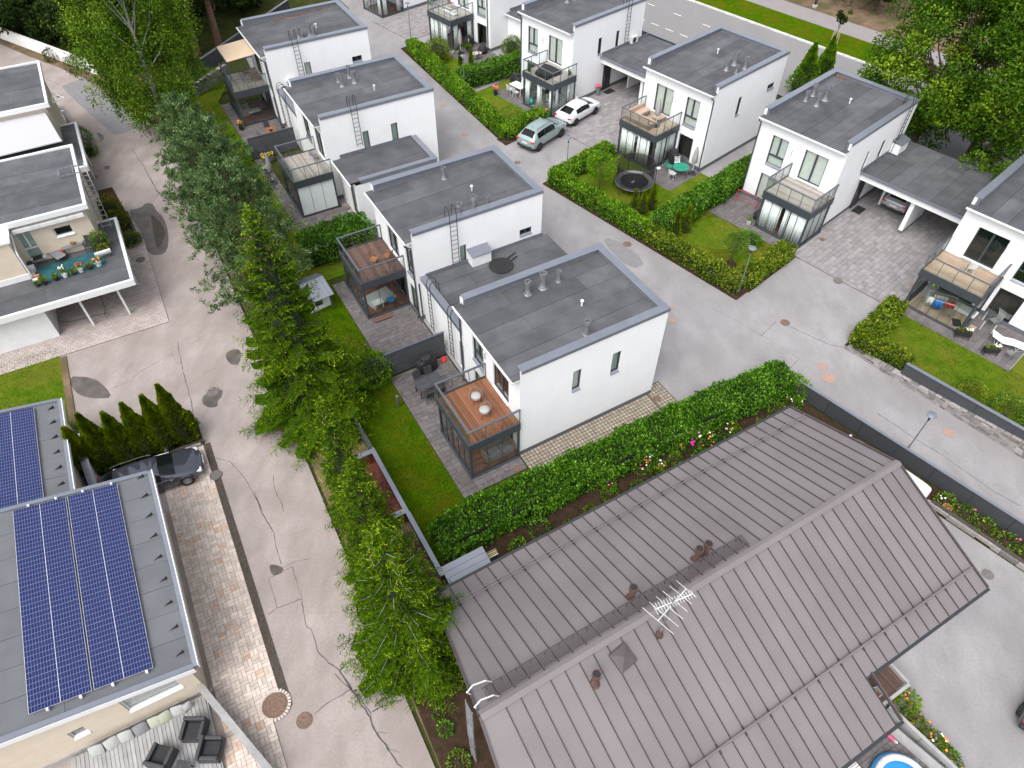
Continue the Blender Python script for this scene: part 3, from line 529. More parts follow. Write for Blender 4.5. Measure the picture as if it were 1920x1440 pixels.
def window(parent, side, D, Wd, a0, a1, z0, z1, kind='slit', blind=None, name='window', frame='dark_frame', pane='pane', sillm='slate_metal'):
    t = .06; f = MB(); S = lambda *k: sbox(f, side, D, Wd, *k)
    S(a0,a0+t,.07,.15,z0,z1); S(a1-t,a1,.07,.15,z0,z1); S(a0+t,a1-t,.07,.15,z0,z0+t); S(a0+t,a1-t,.07,.15,z1-t,z1); mid = (a0+a1)/2
    zt = z0+(z1-z0)*.33
    if kind in ('door2', 'hor'): S(mid-.06,mid+.06,.072,.148,z0+t,z1-t)
    if kind == 'win3': S(a0+t,a1-t,.072,.148,zt-.05,zt+.05); S(mid-.05,mid+.05,.072,.148,zt+.05,z1-t)
    fo = f.build(name, frame, parent)
    g = MB(); sbox(g, side, D, Wd, a0+t, a1-t, .105, .113, z0+t, z1-t); g.build('pane', pane, fo)
    b = MB()
    if blind: sbox(b, side, D, Wd, a0+t*.5, a1-t*.5, .19, .2, z0+.03, z1-.03); b.build('blind', blind, fo)
    else: sbox(b, side, D, Wd, a0-.3, a1+.3, .9, .95, max(0, z0-.3), z1+.2); b.build('room_dark_panel', 'inside_dark', fo)  # near-black panel, its colour standing in for the unlit room
    if z0 > .5 and kind != 'door2':
        s = MB(); P = lambda a, d, z: side_pt(side, D, Wd, a, d, z)
        s.add([P(a0,.07,z0+.06), P(a1,.07,z0+.06), P(a1,-.06,z0-.03), P(a0,-.06,z0-.03), P(a0,.07,z0+.04), P(a1,.07,z0+.04), P(a1,-.06,z0-.06), P(a0,-.06,z0-.06)], [(0,1,2,3),(4,7,6,5),(2,1,5,6),(0,3,7,4),(3,2,6,7)]); s.build('sill', sillm, fo)
    elif kind == 'door2' and z0 > .5:
        s = MB(); sbox(s, side, D, Wd, a0-.02, a1+.02, -.07, .07, z0-.06, z0-.004); s.build('threshold', 'white_paint', fo)
    return fo
def roof_vent(parent, x, y, z, h=.85, r=.13, mt='galv'):
    mb = MB(); mb.lathe([(r*1.7,0),(r*1.35,.06),(r*.95,.22),(r*.85,.3),(r*.85,h*.72),(r*1.25,h*.74),(r*1.3,h),(r*1.05,h),(r*1.0,h*.8),(.01,h*.78)], 12, (x,y,z)); return mb.build('roof_vent', mt, parent, smooth=False)
def ladder(parent, pts, axis, w=.42, mt='black_metal', hoop=None, rung=.28, r=.024):
    """rails follow pts; axis = unit vector across; hoop = list of points for the grab arch"""
    mb = MB(); A = Vector(axis)*w/2
    for s in (-1, 1): mb.tube([Vector(p)+A*s for p in pts], r, 5)
    for p, q in zip(pts, pts[1:]):
        p, q = Vector(p), Vector(q); n = int((q-p).length/rung)
        for i in range(n): c = p.lerp(q, (i+.5)/n); mb.tube([c-A, c+A], r*.8, 4)
    if hoop:
        for s in (-1, 1): mb.tube([Vector(p)+A*s for p in hoop], r, 5)
    return mb.build('ladder', mt, parent)
def felt_roof(parent, x0, x1, y0, y1, za, zb, pitch=1.02, mt='felt', nm='felt_sheet'):
    """felt sheets side by side, run along x, za at x0 to zb at x1"""
    mb = MB(); mb.add([(x0,y0,za-.03),(x1,y0,zb-.03),(x1,y1,zb-.03),(x0,y1,za-.03),(x0,y0,za-.12),(x1,y0,zb-.12),(x1,y1,zb-.12),(x0,y1,za-.12)], [(0,1,2,3),(7,6,5,4),(0,4,5,1),(1,5,6,2),(2,6,7,3),(3,7,4,0)])
    base = mb.build('roof', 'felt_edge', parent); n = max(1, round((y1-y0)/pitch)); p = (y1-y0)/n
    for k in range(n):
        a, b = y0+k*p+.008, y0+(k+1)*p-.008; cut = x0+(x1-x0)*random.choice((.3,.55,.75,.999,.999)); e = .006*(k % 2)  # dark gaps between sheets stand in for the shadow line of their laps
        for xa, xb in ((x0, cut-.005), (cut+.005, x1)):
            if xb-xa < .1: continue
            f = lambda x: za+(zb-za)*(x-x0)/(x1-x0)+e
            s = MB(); s.add([(xa,a,f(xa)),(xb,a,f(xb)),(xb,b,f(xb)),(xa,b,f(xa)),(xa,a,f(xa)-.028),(xb,a,f(xb)-.028),(xb,b,f(xb)-.028),(xa,b,f(xa)-.028)], [(0,1,2,3),(0,4,5,1),(1,5,6,2),(2,6,7,3),(3,7,4,0)]); s.build(nm, mt, base)
    return base
def curtain(parent, p, q, z0, z1, mt='curtain', amp=.05, waves=None, nm='curtain'):
    p, q = Vector(p), Vector(q); d = q-p; L = d.length; d /= L; nx = Vector((-d.y, d.x, 0)); n = max(6, int(L/.045)); mb = MB(); vs = []
    for i in range(n+1):
        c = p+d*(L*i/n)+nx*(amp*math.sin(i*1.35)+random.uniform(-.008,.008)); vs += [(c.x,c.y,z0), (c.x,c.y,z1)]
    mb.add(vs, [(2*i,2*i+2,2*i+3,2*i+1) for i in range(n)]); o = mb.build(nm, mt, parent, smooth=True)
    s = o.modifiers.new('thick', 'SOLIDIFY'); s.thickness = .008; return o
def sunroom(parent, b0, b1, deck, curtains=(), frosted=False, floor='room_floor', dep=2.82, zd=2.85, zr=3.86):
    x0, x1 = -dep, -.03; f = MB(); zb = zd-.48
    for x, y in ((x0,b0),(x0,b1-.12)): f.box(x,x+.12,y,y+.12,.12,zb)
    f.box(x1-.1,x1,b0,b0+.1,.12,zb); f.box(x1-.1,x1,b1-.1,b1,.12,zb)
    f.box(x0-.04,x1,b0-.04,b0+.14,-.02,.12); f.box(x0-.04,x1,b1-.14,b1+.04,-.02,.12); f.box(x0-.04,x0+.14,b0+.14,b1-.14,-.02,.12)
    fo = f.build('sunroom_frame', 'dark_frame', parent, bevel=.01)
    bm = MB(); bm.box(x0-.06,x0+.02,b0-.06,b1+.06,zb,zd+.04); bm.box(x0+.02,x1,b0-.06,b0+.02,zb,zd+.04); bm.box(x0+.02,x1,b1-.02,b1+.06,zb,zd+.04); bm.box(x0+.02,x1,b0+.02,b1-.02,zb+.02,zd-.06)
    bo = bm.build('balcony_beam', 'dark_frame', parent)
    n = int((dep-.09)/.135); w = (dep-.09)/n; hl_ = (b1-b0)/2-.03
    dmesh = MB().paver(-w/2+.006,w/2-.006,-hl_,hl_,-.028,0,.005).mesh('deck_board', deck)
    for i in range(n): put('deck_board', dmesh, parent, (x0+.03+w*(i+.5), (b0+b1)/2, zd+random.uniform(-.002,.002)))
    r = MB(); t = .035; zt = zr-.04
    r.box(x0-.05,x0+.06,b0-.05,b1+.05,zt,zr); r.box(x0+.06,x1,b0-.05,b0+.06,zt,zr); r.box(x0+.06,x1,b1-.06,b1+.05,zt,zr)
    ys = [b0+(b1-b0)*i/4 for i in range(5)]; xs = [x0+(x1-x0)*i/3 for i in range(1, 4)]
    for y in ys: yy = min(max(y,b0+.0),b1-t); r.box(x0,x0+t,yy,yy+t,zd+.04,zt)
    for x in xs: r.box(x-t,x,b0,b0+t,zd+.04,zt); r.box(x-t,x,b1-t,b1,zd+.04,zt)
    ro = r.build('railing', 'rail_metal', parent)
    for i in range(4): bx('rail_pane', 'rail_glass', ro, x0+.012,x0+.022, ys[i]+t,ys[i+1]-.005, zd+.06,zt-.02)
    xx = [x0]+xs
    for i in range(3):
        for y in (b0+.012, b1-.022): bx('rail_pane', 'rail_glass', ro, xx[i]+t,xx[i+1]-t-.005, y,y+.01, zd+.06,zt-.02)
    gm = 'frosted' if frosted else 'rail_glass'; n = 5; s = (b1-b0-.24)/n
    for i in range(n):
        y = b0+.12+s*i; g = bx('glass_panel', gm if frosted == 2 else 'rail_glass', fo, x0+.05,x0+.062, y+.012,y+s-.012, .13,zb-.01)
        if i: bx('glazing_bar', 'dark_frame', fo, x0+.04,x0+.075, y-.012,y+.012, .125,zb-.005)
    s = (dep-.25)/3
    for i in range(3):
        x = x0+.12+s*i
        for k, y in enumerate((b0+.05, b1-.062)):
            bx('glass_panel', 'frosted' if frosted and not k else 'rail_glass', fo, x+.012,x+s-.012, y,y+.012, .13,zb-.01)
            if i: bx('glazing_bar', 'dark_frame', fo, x-.012,x+.012, y-.01,y+.025, .125,zb-.005)
    fl = MB(); k = int((b1-b0-.3)/.14)
    for i in range(k): y = b0+.15+i*.14; fl.rv = random.random(); fl.box(x0+.15,x1,y,y+.128,.0,.11)
    fl.build('floor', floor, parent)
    for c in curtains: curtain(parent, (c[0],c[1],0), (c[2],c[3],0), .16, zb-.04)
    return fo
def cap_run(mb, x0, x1, y0, y1, z, th=.05): mb.box(x0, x1, y0, y1, z-th, z)
def house(a, u, v, D, Wd, label, Hp=6.4, wins=(), box=None, deck='deck_brown', curtains=(), frosted=False, floor='room_floor', vents=(), pipe=None, ladders=(), white_vent=None):
    root = thing('white_house', label, 'house', W(a, u, v), R(a), 'white cubic houses'); ze, zb = Hp-.52, Hp-.27
    holes = {s: [w[2:6] for w in wins if w[0] == s] for s in 'FSNB'}
    mb = MB(); holed_wall(mb, 'F', D, Wd, Wd, ze-.1, holes['F']); holed_wall(mb, 'S', D, Wd, D, Hp-.06, holes['S']); holed_wall(mb, 'N', D, Wd, D, Hp-.06, holes['N']); holed_wall(mb, 'B', D, Wd, Wd, Hp-.06, holes['B'])
    mb.build('wall', 'white_render', root)
    p = MB(); p.box(-.012,D+.012,-.012,-.002,0,.3); p.box(-.012,D+.012,Wd+.002,Wd+.012,0,.3); p.box(-.012,-.002,-.002,Wd+.002,0,.3); p.box(D+.002,D+.012,-.002,Wd+.002,0,.3); p.build('plinth', 'plinth_grey', root)
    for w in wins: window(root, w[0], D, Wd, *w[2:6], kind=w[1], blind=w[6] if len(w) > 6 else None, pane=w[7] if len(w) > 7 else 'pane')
    rf = felt_roof(root, -.38, D-.34, .34, Wd-.34, ze, zb); bx('eave_sheet', 'felt', root, -.38,.08, .02,.335, ze-.05,ze-.002); bx('eave_sheet', 'felt', root, -.38,.08, Wd-.335,Wd-.02, ze-.05,ze-.002)
    up = MB(); up.box(.15,D-.01,.012,.335,ze-.3,Hp-.052); up.box(.15,D-.01,Wd-.335,Wd-.012,ze-.3,Hp-.052); up.box(D-.335,D-.012,.336,Wd-.336,ze-.3,Hp-.053); up.build('parapet_lining', 'slate_metal', root)
    bx('parapet_end', 'white_render', root, .09,.149, .004,.17, ze-.02,Hp-.055); bx('parapet_end', 'white_render', root, .09,.149, Wd-.17,Wd-.004, ze-.02,Hp-.055); bx('end_lining', 'slate_metal', root, .095,.149, .172,.335, ze-.02,Hp-.056); bx('end_lining', 'slate_metal', root, .095,.149, Wd-.335,Wd-.172, ze-.02,Hp-.056)
    fl = MB(); h = lambda x: ze+(zb-ze)*(x+.38)/(D+.04)
    for y in (.337, Wd-.352): fl.add([(.15,y,h(.15)+.01),(D-.35,y,h(D-.35)+.01),(D-.35,y+.015,h(D-.35)+.01),(.15,y+.015,h(.15)+.01),(.15,y,h(.15)+.05),(D-.35,y,h(D-.35)+.05),(D-.35,y+.015,h(D-.35)+.05),(.15,y+.015,h(.15)+.05)], [(3,2,1,0),(4,5,6,7),(0,1,5,4),(1,2,6,5),(2,3,7,6),(3,0,4,7)])
    fl.box(D-.352,D-.337,.36,Wd-.36,zb+.01,zb+.05); fl.build('flashing', 'galv', root)
    c = MB(); c.box(.06,D+.05,-.05,.40,Hp-.05,Hp); c.box(.06,D+.05,Wd-.40,Wd+.05,Hp-.05,Hp); c.box(D-.40,D+.05,.40,Wd-.40,Hp-.051,Hp-.002)
    c.box(.06,D+.05,-.055,-.035,Hp-.2,Hp-.05); c.box(.06,D+.05,Wd+.035,Wd+.055,Hp-.2,Hp-.05); c.box(D+.035,D+.055,-.035,Wd+.035,Hp-.2,Hp-.05); c.build('parapet_cap', 'slate_metal', root, bevel=.008)
    g = MB(); g.box(-.36,-.02,0,Wd,ze-.14,ze-.06); g.build('soffit', 'white_paint', root); gg = MB(); gg.box(-.47,-.385,-.03,Wd+.03,ze-.13,ze-.035); gg.box(-.475,-.47,-.03,Wd+.03,ze-.1,ze-.015); gg.build('gutter', 'white_paint', root)
    if pipe is not None:
        y = pipe; d = MB(); d.tube([(-.43,y,ze-.12),(-.43,y,ze-.25),(-.09,y,ze-.5),(-.09,y,.35),(-.2,y,.18)], .05, 6); d.build('downpipe', 'dark_frame', root)
    for x, y, s in vents:
        zr = h(x); roof_vent(root, x, y, zr, .85*s, .13*s)
    if white_vent: x, y = white_vent; MB().lathe([(.05,0),(.05,.25),(.09,.27),(.09,.36),(.01,.38)], 8, (x,y,h(x))).build('pipe_cap', 'plastic_white', root)
    for x, z0 in ladders:
        ladder(root, [(x,-.2,z0),(x,-.2,Hp-.15)], (1,0,0), hoop=[(x,-.2,Hp-.2),(x,-.2,Hp+.45),(x,-.12,Hp+.78),(x,.1,Hp+.88),(x,.32,Hp+.75),(x,.40,Hp+.4),(x,.42,Hp)])
    # wall hook + outdoor light on the front
    hk = MB(); hk.tube([(-.0,Wd*.56,4.65),(-.06,Wd*.56,4.62),(-.06,Wd*.56,4.25),(0,Wd*.56,4.2)], .015, 5); hk.build('wall_hook', 'black_metal', root)
    if box: sunroom(root, box[0], box[1], deck, curtains, frosted, floor)
    return root
def front(y0, flip=False):    # upper door, tall window, ground door and ground window at given offsets
    return [('F','door2',y0[0],y0[1],2.95,5.05,'blind'), ('F','win3',y0[2],y0[3],2.95,5.02,'blind'), ('F','door2',y0[0]-.1,y0[1]+.2,.1,2.25), ('F','slit',y0[2],y0[3]+.05,.12,2.2)]
H1 = house(HF, 10.97, 18.12, 8.5, 5.95, 'nearest white house with warm brown balcony deck and two chairs on it',
    wins=[('F','door2',1.05,2.6,2.95,5.05,None), ('F','win3',3.6,4.8,2.95,5.0,'blind'), ('F','door2',.6,2.9,.1,2.25), ('F','slit',3.6,4.75,.12,2.2,'blind'), ('S','slit',3.0,3.5,3.3,4.74,'blind'), ('S','slit',5.33,5.87,3.3,4.78,'blind_green')],
    box=(-.12,3.38), vents=[(3.25,4.75,1),(4.15,4.75,1.15),(5.1,4.77,.8),(4.2,.85,1)], white_vent=(5.1,2.6), pipe=5.95)
H2 = house(HF, 10.97, 29.92, 8.5, 5.8, 'white house with dull brown balcony deck and white roof box on its side wall',
    wins=[('F','door2',2.35,3.9,2.95,5.05,'blind_green'), ('F','win3',.1+.15,1.25,2.95,4.95,'blind'), ('F','door2',2.0,4.4,.1,2.25), ('F','slit',.2,1.25,.12,2.15,'blind_green'), ('S','slit',2.9,3.32,3.05,4.45,'blind_green'), ('S','hor',6.95,7.8,3.65,4.1)],
    box=(1.6,5.1), deck='deck_dull', vents=[(4.27,4.55,.9),(3.35,.65,1),(4.3,.68,1.15),(5.2,.7,.8)], white_vent=(5.1,2.5), pipe=.06, ladders=[(2.52,3.45)])
H3 = house(HF, 10.97, 44.68, 8.5, 6.4, 'white house with pale deck balcony above frosted glass sunroom',
    wins=[('F','door2',.4,1.9,2.95,5.05,'blind_green'), ('F','win3',3.2,4.6,2.95,5.0,'blind'), ('S','slit',2.84,3.3,3.2,4.6,'blind_green'), ('S','slit',5.0,5.5,3.25,4.62,'blind_green')],
    box=(-.95,2.55), deck='deck_grey', frosted=1, vents=[(3.3,5.1,.75),(3.3,4.3,1),(4.25,5.3,1),(4.25,4.35,1)], white_vent=(5.05,2.5), ladders=[(2.47,3.75)])
H4 = house(HF, 10.97, 56.98, 8.5, 6.5, 'farthest west row white house with sand awning over its balcony',
    wins=[('F','door2',2.9,4.6,2.95,5.05,None), ('F','win3',.3,1.45,2.95,5.0,'blind'), ('F','slit',.3,1.4,.12,2.2), ('F','door2',2.2,4.6,.1,2.25), ('S','slit',2.85,3.35,3.6,4.7,'blind'), ('S','hor',6.85,7.7,3.85,4.3)],
    box=(1.75,5.35), deck='deck_grey', floor='deck_dull', vents=[(3.3,1.5,1),(3.45,1.1,.6),(4.2,1.45,1.2),(4.4,1.1,1)], white_vent=(5.1,2.6), pipe=.05, ladders=[(2.45,3.8)])
def rfront(d0, d1, w0, w1, gw=True, b='blind', gb=None):
    k = [('F','door2',d0,d1,2.98,5.1,b), ('F','win3',w0,w1,2.98,5.1,b), ('F','door2',d0-.1,d1+.2,.1,2.25)]
    return k+([('F','slit',w0-.05,w1+.05,.12,2.2,gb)] if gw else [])
R1 = house(RF, 43.05, 40.12, 8.8, 6.25, 'white house behind the parked cars with black tray on balcony', 6.65,
    rfront(1.2,2.85,4.15,5.4)+[('S','slit',3.1,3.55,3.42,4.8,None,'pane_dark'), ('S','slit',5.33,5.75,3.42,4.8,None,'pane_dark')], (-.6,2.93), 'deck_grey',
    [(-2.7,2.2,-2.7,2.75),(-2.7,.75,-2.7,1.25),(-2.68,-.42,-2.68,-.2),(-2.2,-.45,-1.9,-.45),(-.9,-.45,-.55,-.45)], floor='deck_grey', vents=[(3.8,4.6,1),(4.7,4.6,1)], ladders=[(6.5,3.5)], pipe=6.2)
R2 = house(RF, 43.05, 25.92, 8.8, 6.45, 'white house with beige corner sofa on its balcony and trampoline in front', 6.65,
    rfront(3.65,5.3,1.2,2.4)+[('S','slit',3.12,3.58,3.4,4.83,None,'pane_dark'), ('S','hor',6.95,7.9,4.15,4.6,None,'pane_dark')], (2.6,6.1), 'deck_tan',
    [(-2.7,5.95,-2.7,4.55),(-2.7,4.3,-2.7,3.15),(-2.3,2.78,-1.2,2.78),(-1.0,2.78,-.2,2.78)], vents=[(3.4,1.75,1),(4.5,1.85,1.2),(3.5,.95,.75),(4.55,.95,1)], white_vent=(5.1,3.85), pipe=.08)
R3 = house(RF, 43.05, 15.62, 8.8, 6.45, 'white house with weathered grey balcony deck over fully curtained sunroom', 6.65,
    rfront(1.05,2.75,4.05,5.3,gb='blind')+[('S','slit',3.3,3.7,3.42,4.82,None,'pane_dark'), ('S','slit',5.3,5.85,3.5,4.85,'blind')], (-.2,3.35), 'deck_grey',
    [(-2.7,3.2,-2.7,1.85),(-2.7,1.55,-2.7,1.2),(-2.7,1.1,-2.7,-.05),(-2.6,-.03,-1.5,-.03),(-1.4,-.03,-.2,-.03)], vents=[(3.6,5.5,.85),(4.6,5.55,1),(3.55,4.6,1),(4.65,4.65,1.2)], white_vent=(5.4,3.2), pipe=6.4, ladders=[(7.35,3.35)])
R4 = house(RF, 43.05, 1.4, 8.8, 6.45, 'white house at the right edge with laundry inside its open sunroom', 6.65,
    [('F','door2',3.62,5.4,2.98,5.1,'blind_green','pane_dark'), ('F','win3',1.3,2.5,2.98,5.1,'blind_green','pane_dark'), ('F','door2',3.5,5.6,.1,2.25), ('F','slit',1.25,2.7,.12,2.2)], (2.9,6.45), 'deck_tan', floor='deck_tan')
R0 = house(RF, 45.0, 52.85, 8.8, 6.4, 'white house at the top with curtained sunroom and cream balcony bench', 6.65,
    rfront(3.1,4.8,.6,1.9), (2.45,5.95), 'deck_grey', [(-2.7,5.8,-2.7,4.7),(-2.7,4.2,-2.7,3.2),(-2.4,2.6,-1.9,2.6),(-.7,2.6,-.3,2.6)], pipe=.3)
RT = house(RF, 44.7, 66.6, 8.8, 6.4, 'white house at the top edge seen only by its sunroom base', 6.65, rfront(3.5,5.0,5.2,6.2), (.0,3.5), 'deck_grey', [(-2.7,.3,-2.7,.8),(-2.7,2.6,-2.7,3.3),(-2.5,.15,-2.0,.15),(-.8,.15,-.3,.15)])
# ------------------------------------------------------------------ low links between the houses (parts of the house they lean on)
def annex(parent, x0, x1, y0, y1, z, capw=False, caps=False, cape=False, open_front=False, nm='annex_wall', door=None):
    mb = MB(); holes = [door] if door else []
    w = MB(); ys = y1-y0
    hw = MB(); holed_wall(hw, 'F', x1-x0, ys, ys, z-.1, [(d[0],d[1],d[2],d[3]) for d in holes]); holed_wall(hw, 'S', x1-x0, ys, x1-x0, z-.1, []); holed_wall(hw, 'B', x1-x0, ys, ys, z-.1, [])
    wo = hw.build(nm, 'white_render', parent, (x0,y0,0))
    if door: window(wo, 'F', x1-x0, ys, *door, kind='slit', blind='blind_green', name='glass_door')
    ro = felt_roof(parent, x0-(0 if capw else .3), x1, y0+(.3 if caps else 0), y1, z-.02, z+.06); c = MB()
    if capw: c.box(x0-.05,x0+.34,y0,y1,z+.16,z+.2); c.box(x0-.04,x0+.30,y0,y1,z-.12,z+.16)
    if caps: c.box(x0+.35,x1+.05,y0-.05,y0+.34,z+.16,z+.21); c.box(x0+.4,x1,y0-.03,y0+.30,z-.1,z+.16)
    if cape: c.box(x1-.34,x1+.05,y0+.35,y1,z+.16,z+.209); c.box(x1-.30,x1+.03,y0+.31,y1,z-.1,z+.16)
    if c.v: c.build('annex_cap', 'slate_metal', parent, bevel=.008)
    bx('annex_flashing', 'slate_metal', parent, x0+.3, x1-.3, y1-.03, y1-.004, z+.03, z+.28)
    if not capw:
        d = MB(); d.box(x0-.4,x0-.31,y0,y1,z-.12,z-.02); d.build('annex_gutter', 'white_paint', parent)
    return ro
annex(H2, .28, 8.9, -5.83, -.02, 3.1, capw=True, door=(.35,1.15,.1,2.2))
for y in (-1.6, -4.2): ladder(H2, [(.05,y,.5),(.05,y,3.3)], (0,1,0), w=.4, hoop=[(.05,y,3.2),(.05,y,3.9),(.15,y,4.15),(.42,y,4.2),(.6,y,4.0),(.64,y,3.3)])
MB().tube([(.0,-.35,.3),(.0,-.35,3.1)], .05, 6).build('annex_pipe', 'dark_frame', H2)
annex(H3, .62, 6.75, -3.65, -.02, 3.12, caps=True, cape=True, door=(.5,1.5,.15,2.6))
annex(H4, .28, 8.4, -5.85, -.02, 3.0, capw=True)
for y in (-1.2, -3.0): ladder(H4, [(.05,y,.5),(.05,y,3.2)], (0,1,0), w=.4, hoop=[(.05,y,3.1),(.05,y,3.8),(.15,y,4.05),(.42,y,4.1),(.6,y,3.9),(.64,y,3.2)])
annex(R0, 2.2, 8.8, -5.5, -.02, 3.1, door=(.4,1.7,.1,2.3))

def leaf_litter(parent, x0, x1, y0, y1, z0, z1, n):
    X = RNG.uniform(x0, x1, n); Y = y0+(y1-y0)*RNG.random(n)**2; P = np.stack([X, Y, z0+(z1-z0)*(X-x0)/(x1-x0)+.01], 1); D = rdir(n); D[:,2] *= .15
    return stuff(leaves('leaf_litter', 'dead_leaf', parent, P, D, .09, .06, RNG.random(n)))
leaf_litter(H4, 2.5, 7.9, 6.13, 5.75, 5.98, 6.12, 420); leaf_litter(R3, 8.2, 8.4, 6.0, 5.2, 6.4, 6.4, 130); leaf_litter(R3, 7.6, 8.4, .4, .7, 6.38, 6.4, 60); leaf_litter(H4, 7.7, 8.1, .4, .7, 6.1, 6.12, 40); leaf_litter(H3, 7.6, 8.1, .4, .7, 6.1, 6.12, 25)
# carports between the east row houses
def carport(v0, v1, divider, label, skylit=None):
    L = v1-v0; t = thing('carport', label, 'carport', W(RF, 46.6, v0), R(RF), 'flat roofed carports')
    felt_roof(t, 0, 6.3, .02, L-.02, 3.2, 3.3); b = MB(); b.box(.12,.42,.02,L-.02,2.62,3.07); b.box(6.0,6.25,.02,L-.02,2.62,3.1); b.build('fascia_beam', 'white_render', t)
    bx('edge_strip', 'slate_metal', t, -.05,.03, .0,L, 3.06,3.24); bx('back_wall', 'white_render', t, 5.2,5.4, .02,L-.02, 0,2.62); bx('ceiling', 'white_render', t, .42,6.0, .03,L-.03, 2.6,2.7)
    for y, x1 in divider: bx('dividing_wall', 'white_render', t, .45,x1, y-.14,y+.14, .0,2.62); bx('wall_foot', 'plinth_grey', t, .44,x1-.01, y-.15,y+.15, .05,.25)
    bx('store_wall', 'white_render', t, 2.6,5.19, L-1.3,L-1.16, 0,2.61); d = bx('front_door', 'black_metal', t, .5,1.45, L-.10,L-.03, .07,2.25); bx('door_handle', 'chrome', d, .62,.66, L-.13,L-.10, .9,1.5)
    bx('door_mat', 'rubber', t, .35,1.35, L-.95,L-.3, .06,.075); s = MB(); s.box(.1,6.2,L-.04,L-.012,3.25,3.5); s.build('wall_flashing', 'slate_metal', t)
    return t
carport(32.37, 40.12, [(3.3,5.0)], 'flat felt carport between the parked white car and sofa balcony house')
carport(7.85, 15.62, [(3.85,3.4)], 'flat felt carport with a silver car parked under its roof')
# equipment on the walls of the white houses
def ac_unit(a, u, v, z, label):
    t = thing('air_conditioner', label, 'air conditioner', W(a, u, v, z), R(a)); bx('casing', 'plastic_white', t, 0,.8, 0,.3, .0,.58, .02); MB().lathe([(.22,0),(.22,.01),(.05,.02)], 14).build('fan_grille', 'plastic_dark', t, (.3,-.012,.29), (R(90),0,0)); bx('bracket', 'galv', t, .05,.75, .05,.32, -.12,-.002); return t
ac_unit(RF, 50.2, 39.76, 3.32, 'white air conditioner above the carport roof by the tall ladder'); ac_unit(HF, 12.0, 56.62, 3.25, 'white air conditioner at the foot of the awning house wall')
def hooded_box(a, u, v, z, label):
    t = thing('ventilation_box', label, 'box', W(a, u, v, z), R(a)); bx('casing', 'siding_white', t, 0,1.25, 0,.62, 0,.72); MB().add([(-.05,-.06,.72),(1.3,-.06,.72),(1.3,.66,.92),(-.05,.66,.92),(-.05,-.06,.76),(1.3,-.06,.76),(1.3,.66,.96),(-.05,.66,.96)], [(0,3,2,1),(4,5,6,7),(0,1,5,4),(1,2,6,5),(2,3,7,6),(3,0,4,7)]).build('lid', 'slate_metal', t); return t
hooded_box(HF, 14.35, 29.28, 3.14, 'white louvred box with grey lid on the low roof beside tarry patch'); hooded_box(RF, 50.2, 14.95, 3.34, 'white box with grey lid on the carport roof below the ladder')
tp = MB(); tp.lathe([(.75,0),(.75,.006),(.01,.007)], 18); tp.box(.5,1.5,.1,.2,0,.005); tp.box(.5,1.3,-.2,-.1,0,.005); tp.build('roof_stain', 'rubber', H2, (4.9,-1.35,3.188), R(20))
# sand-coloured awning over the far balcony
t = thing('awning', 'sand striped awning stretched over the far west balcony', 'awning', W(HF, 10.95, 58.75, 5.45), R(HF))
MB().add([(0,0,0),(0,3.2,0),(-2.65,3.2,-.18),(-2.65,0,-.18),(0,0,.03),(0,3.2,.03),(-2.65,3.2,-.15),(-2.65,0,-.15)], [(0,1,2,3),(7,6,5,4),(0,3,7,4),(1,5,6,2),(2,6,7,3),(0,4,5,1)]).build('fabric', 'awning_stripe', t); bx('front_bar', 'dark_frame', t, -2.72,-2.65, -.03,3.23, -.22,-.12)
for y in (.02, 3.14): MB().tube([(-2.68,y,-.2),(-2.68,y,-1.6)], .03, 5).build('post', 'dark_frame', t)
# ================================================================== OLD HOUSES ON THE LEFT
def solar(parent, x, y, z, w, h, slope, rot=0.):
    f = MB(); f.box(0,2,0,1,0,.03); f.m = 0; me = f.mesh('solar_panel', 'solar_frame'); o = put('solar_panel', me, parent, (x,y,z), (0,math.atan(slope),0)); o.scale = (w/2, h, 1)
    g = MB(); g.box(.014,.988,-.001,1.001,.028,.036); g.box(1.012,1.986,-.001,1.001,.028,.036); g.build('solar_cells', 'solar_cell', o); return o
def shed_roof(parent, x0, x1, y0, y1, z0, s, mt='felt_light', pitch=1.25):
    """falls towards x1 (the gutter side); z0 at x1"""
    return felt_roof(parent, x0, x1, y0, y1, z0+s*(x1-x0), z0, pitch, mt)
S1 = .18
L1 = thing('solar_house', 'cream house in the lower left corner with fourteen blue solar panels', 'house', W(LF, -6.3, 14.15), R(LF))
hl = [(-2.52,-.55,1.35,2.5), (-4.5,-3.95,1.3,1.9)]
wl = MB(); P = lambda x: -x
hw = MB(); holed_wall(hw, 'S', 0, 9.4, 8.7, 2.8, [(8.7-.55-1.97+.0,8.7-.55,1.35,2.5),(8.7-4.5,8.7-3.95,1.3,1.9)]); hw.quad((8.7,0,0),(8.7,9.4,0),(8.7,9.4,2.8),(8.7,0,2.8)); hw.quad((0,9.4,0),(8.7,9.4,0),(8.7,9.4,2.8),(0,9.4,2.8))
hw.quad((0,0,2.8),(8.7,0,2.8),(8.7,0,2.805),(0,0,4.25)); hw.quad((0,9.4,2.8),(8.7,9.4,2.8),(8.7,9.4,2.805),(0,9.4,4.25)); wo = hw.build('wall', 'siding', L1, (-8.7,0,0))
window(wo, 'S', 0, 9.4, 6.18, 8.15, 1.35, 2.5, 'slit', 'curtain', frame='plastic_white', sillm='white_paint'); window(wo, 'S', 0, 9.4, 4.2, 4.75, 1.3, 1.9, 'slit', None, frame='plastic_white', sillm='white_paint')
bx('wall_foot', 'concrete', L1, -8.7,.0, -.03,-.003, 0,.3)
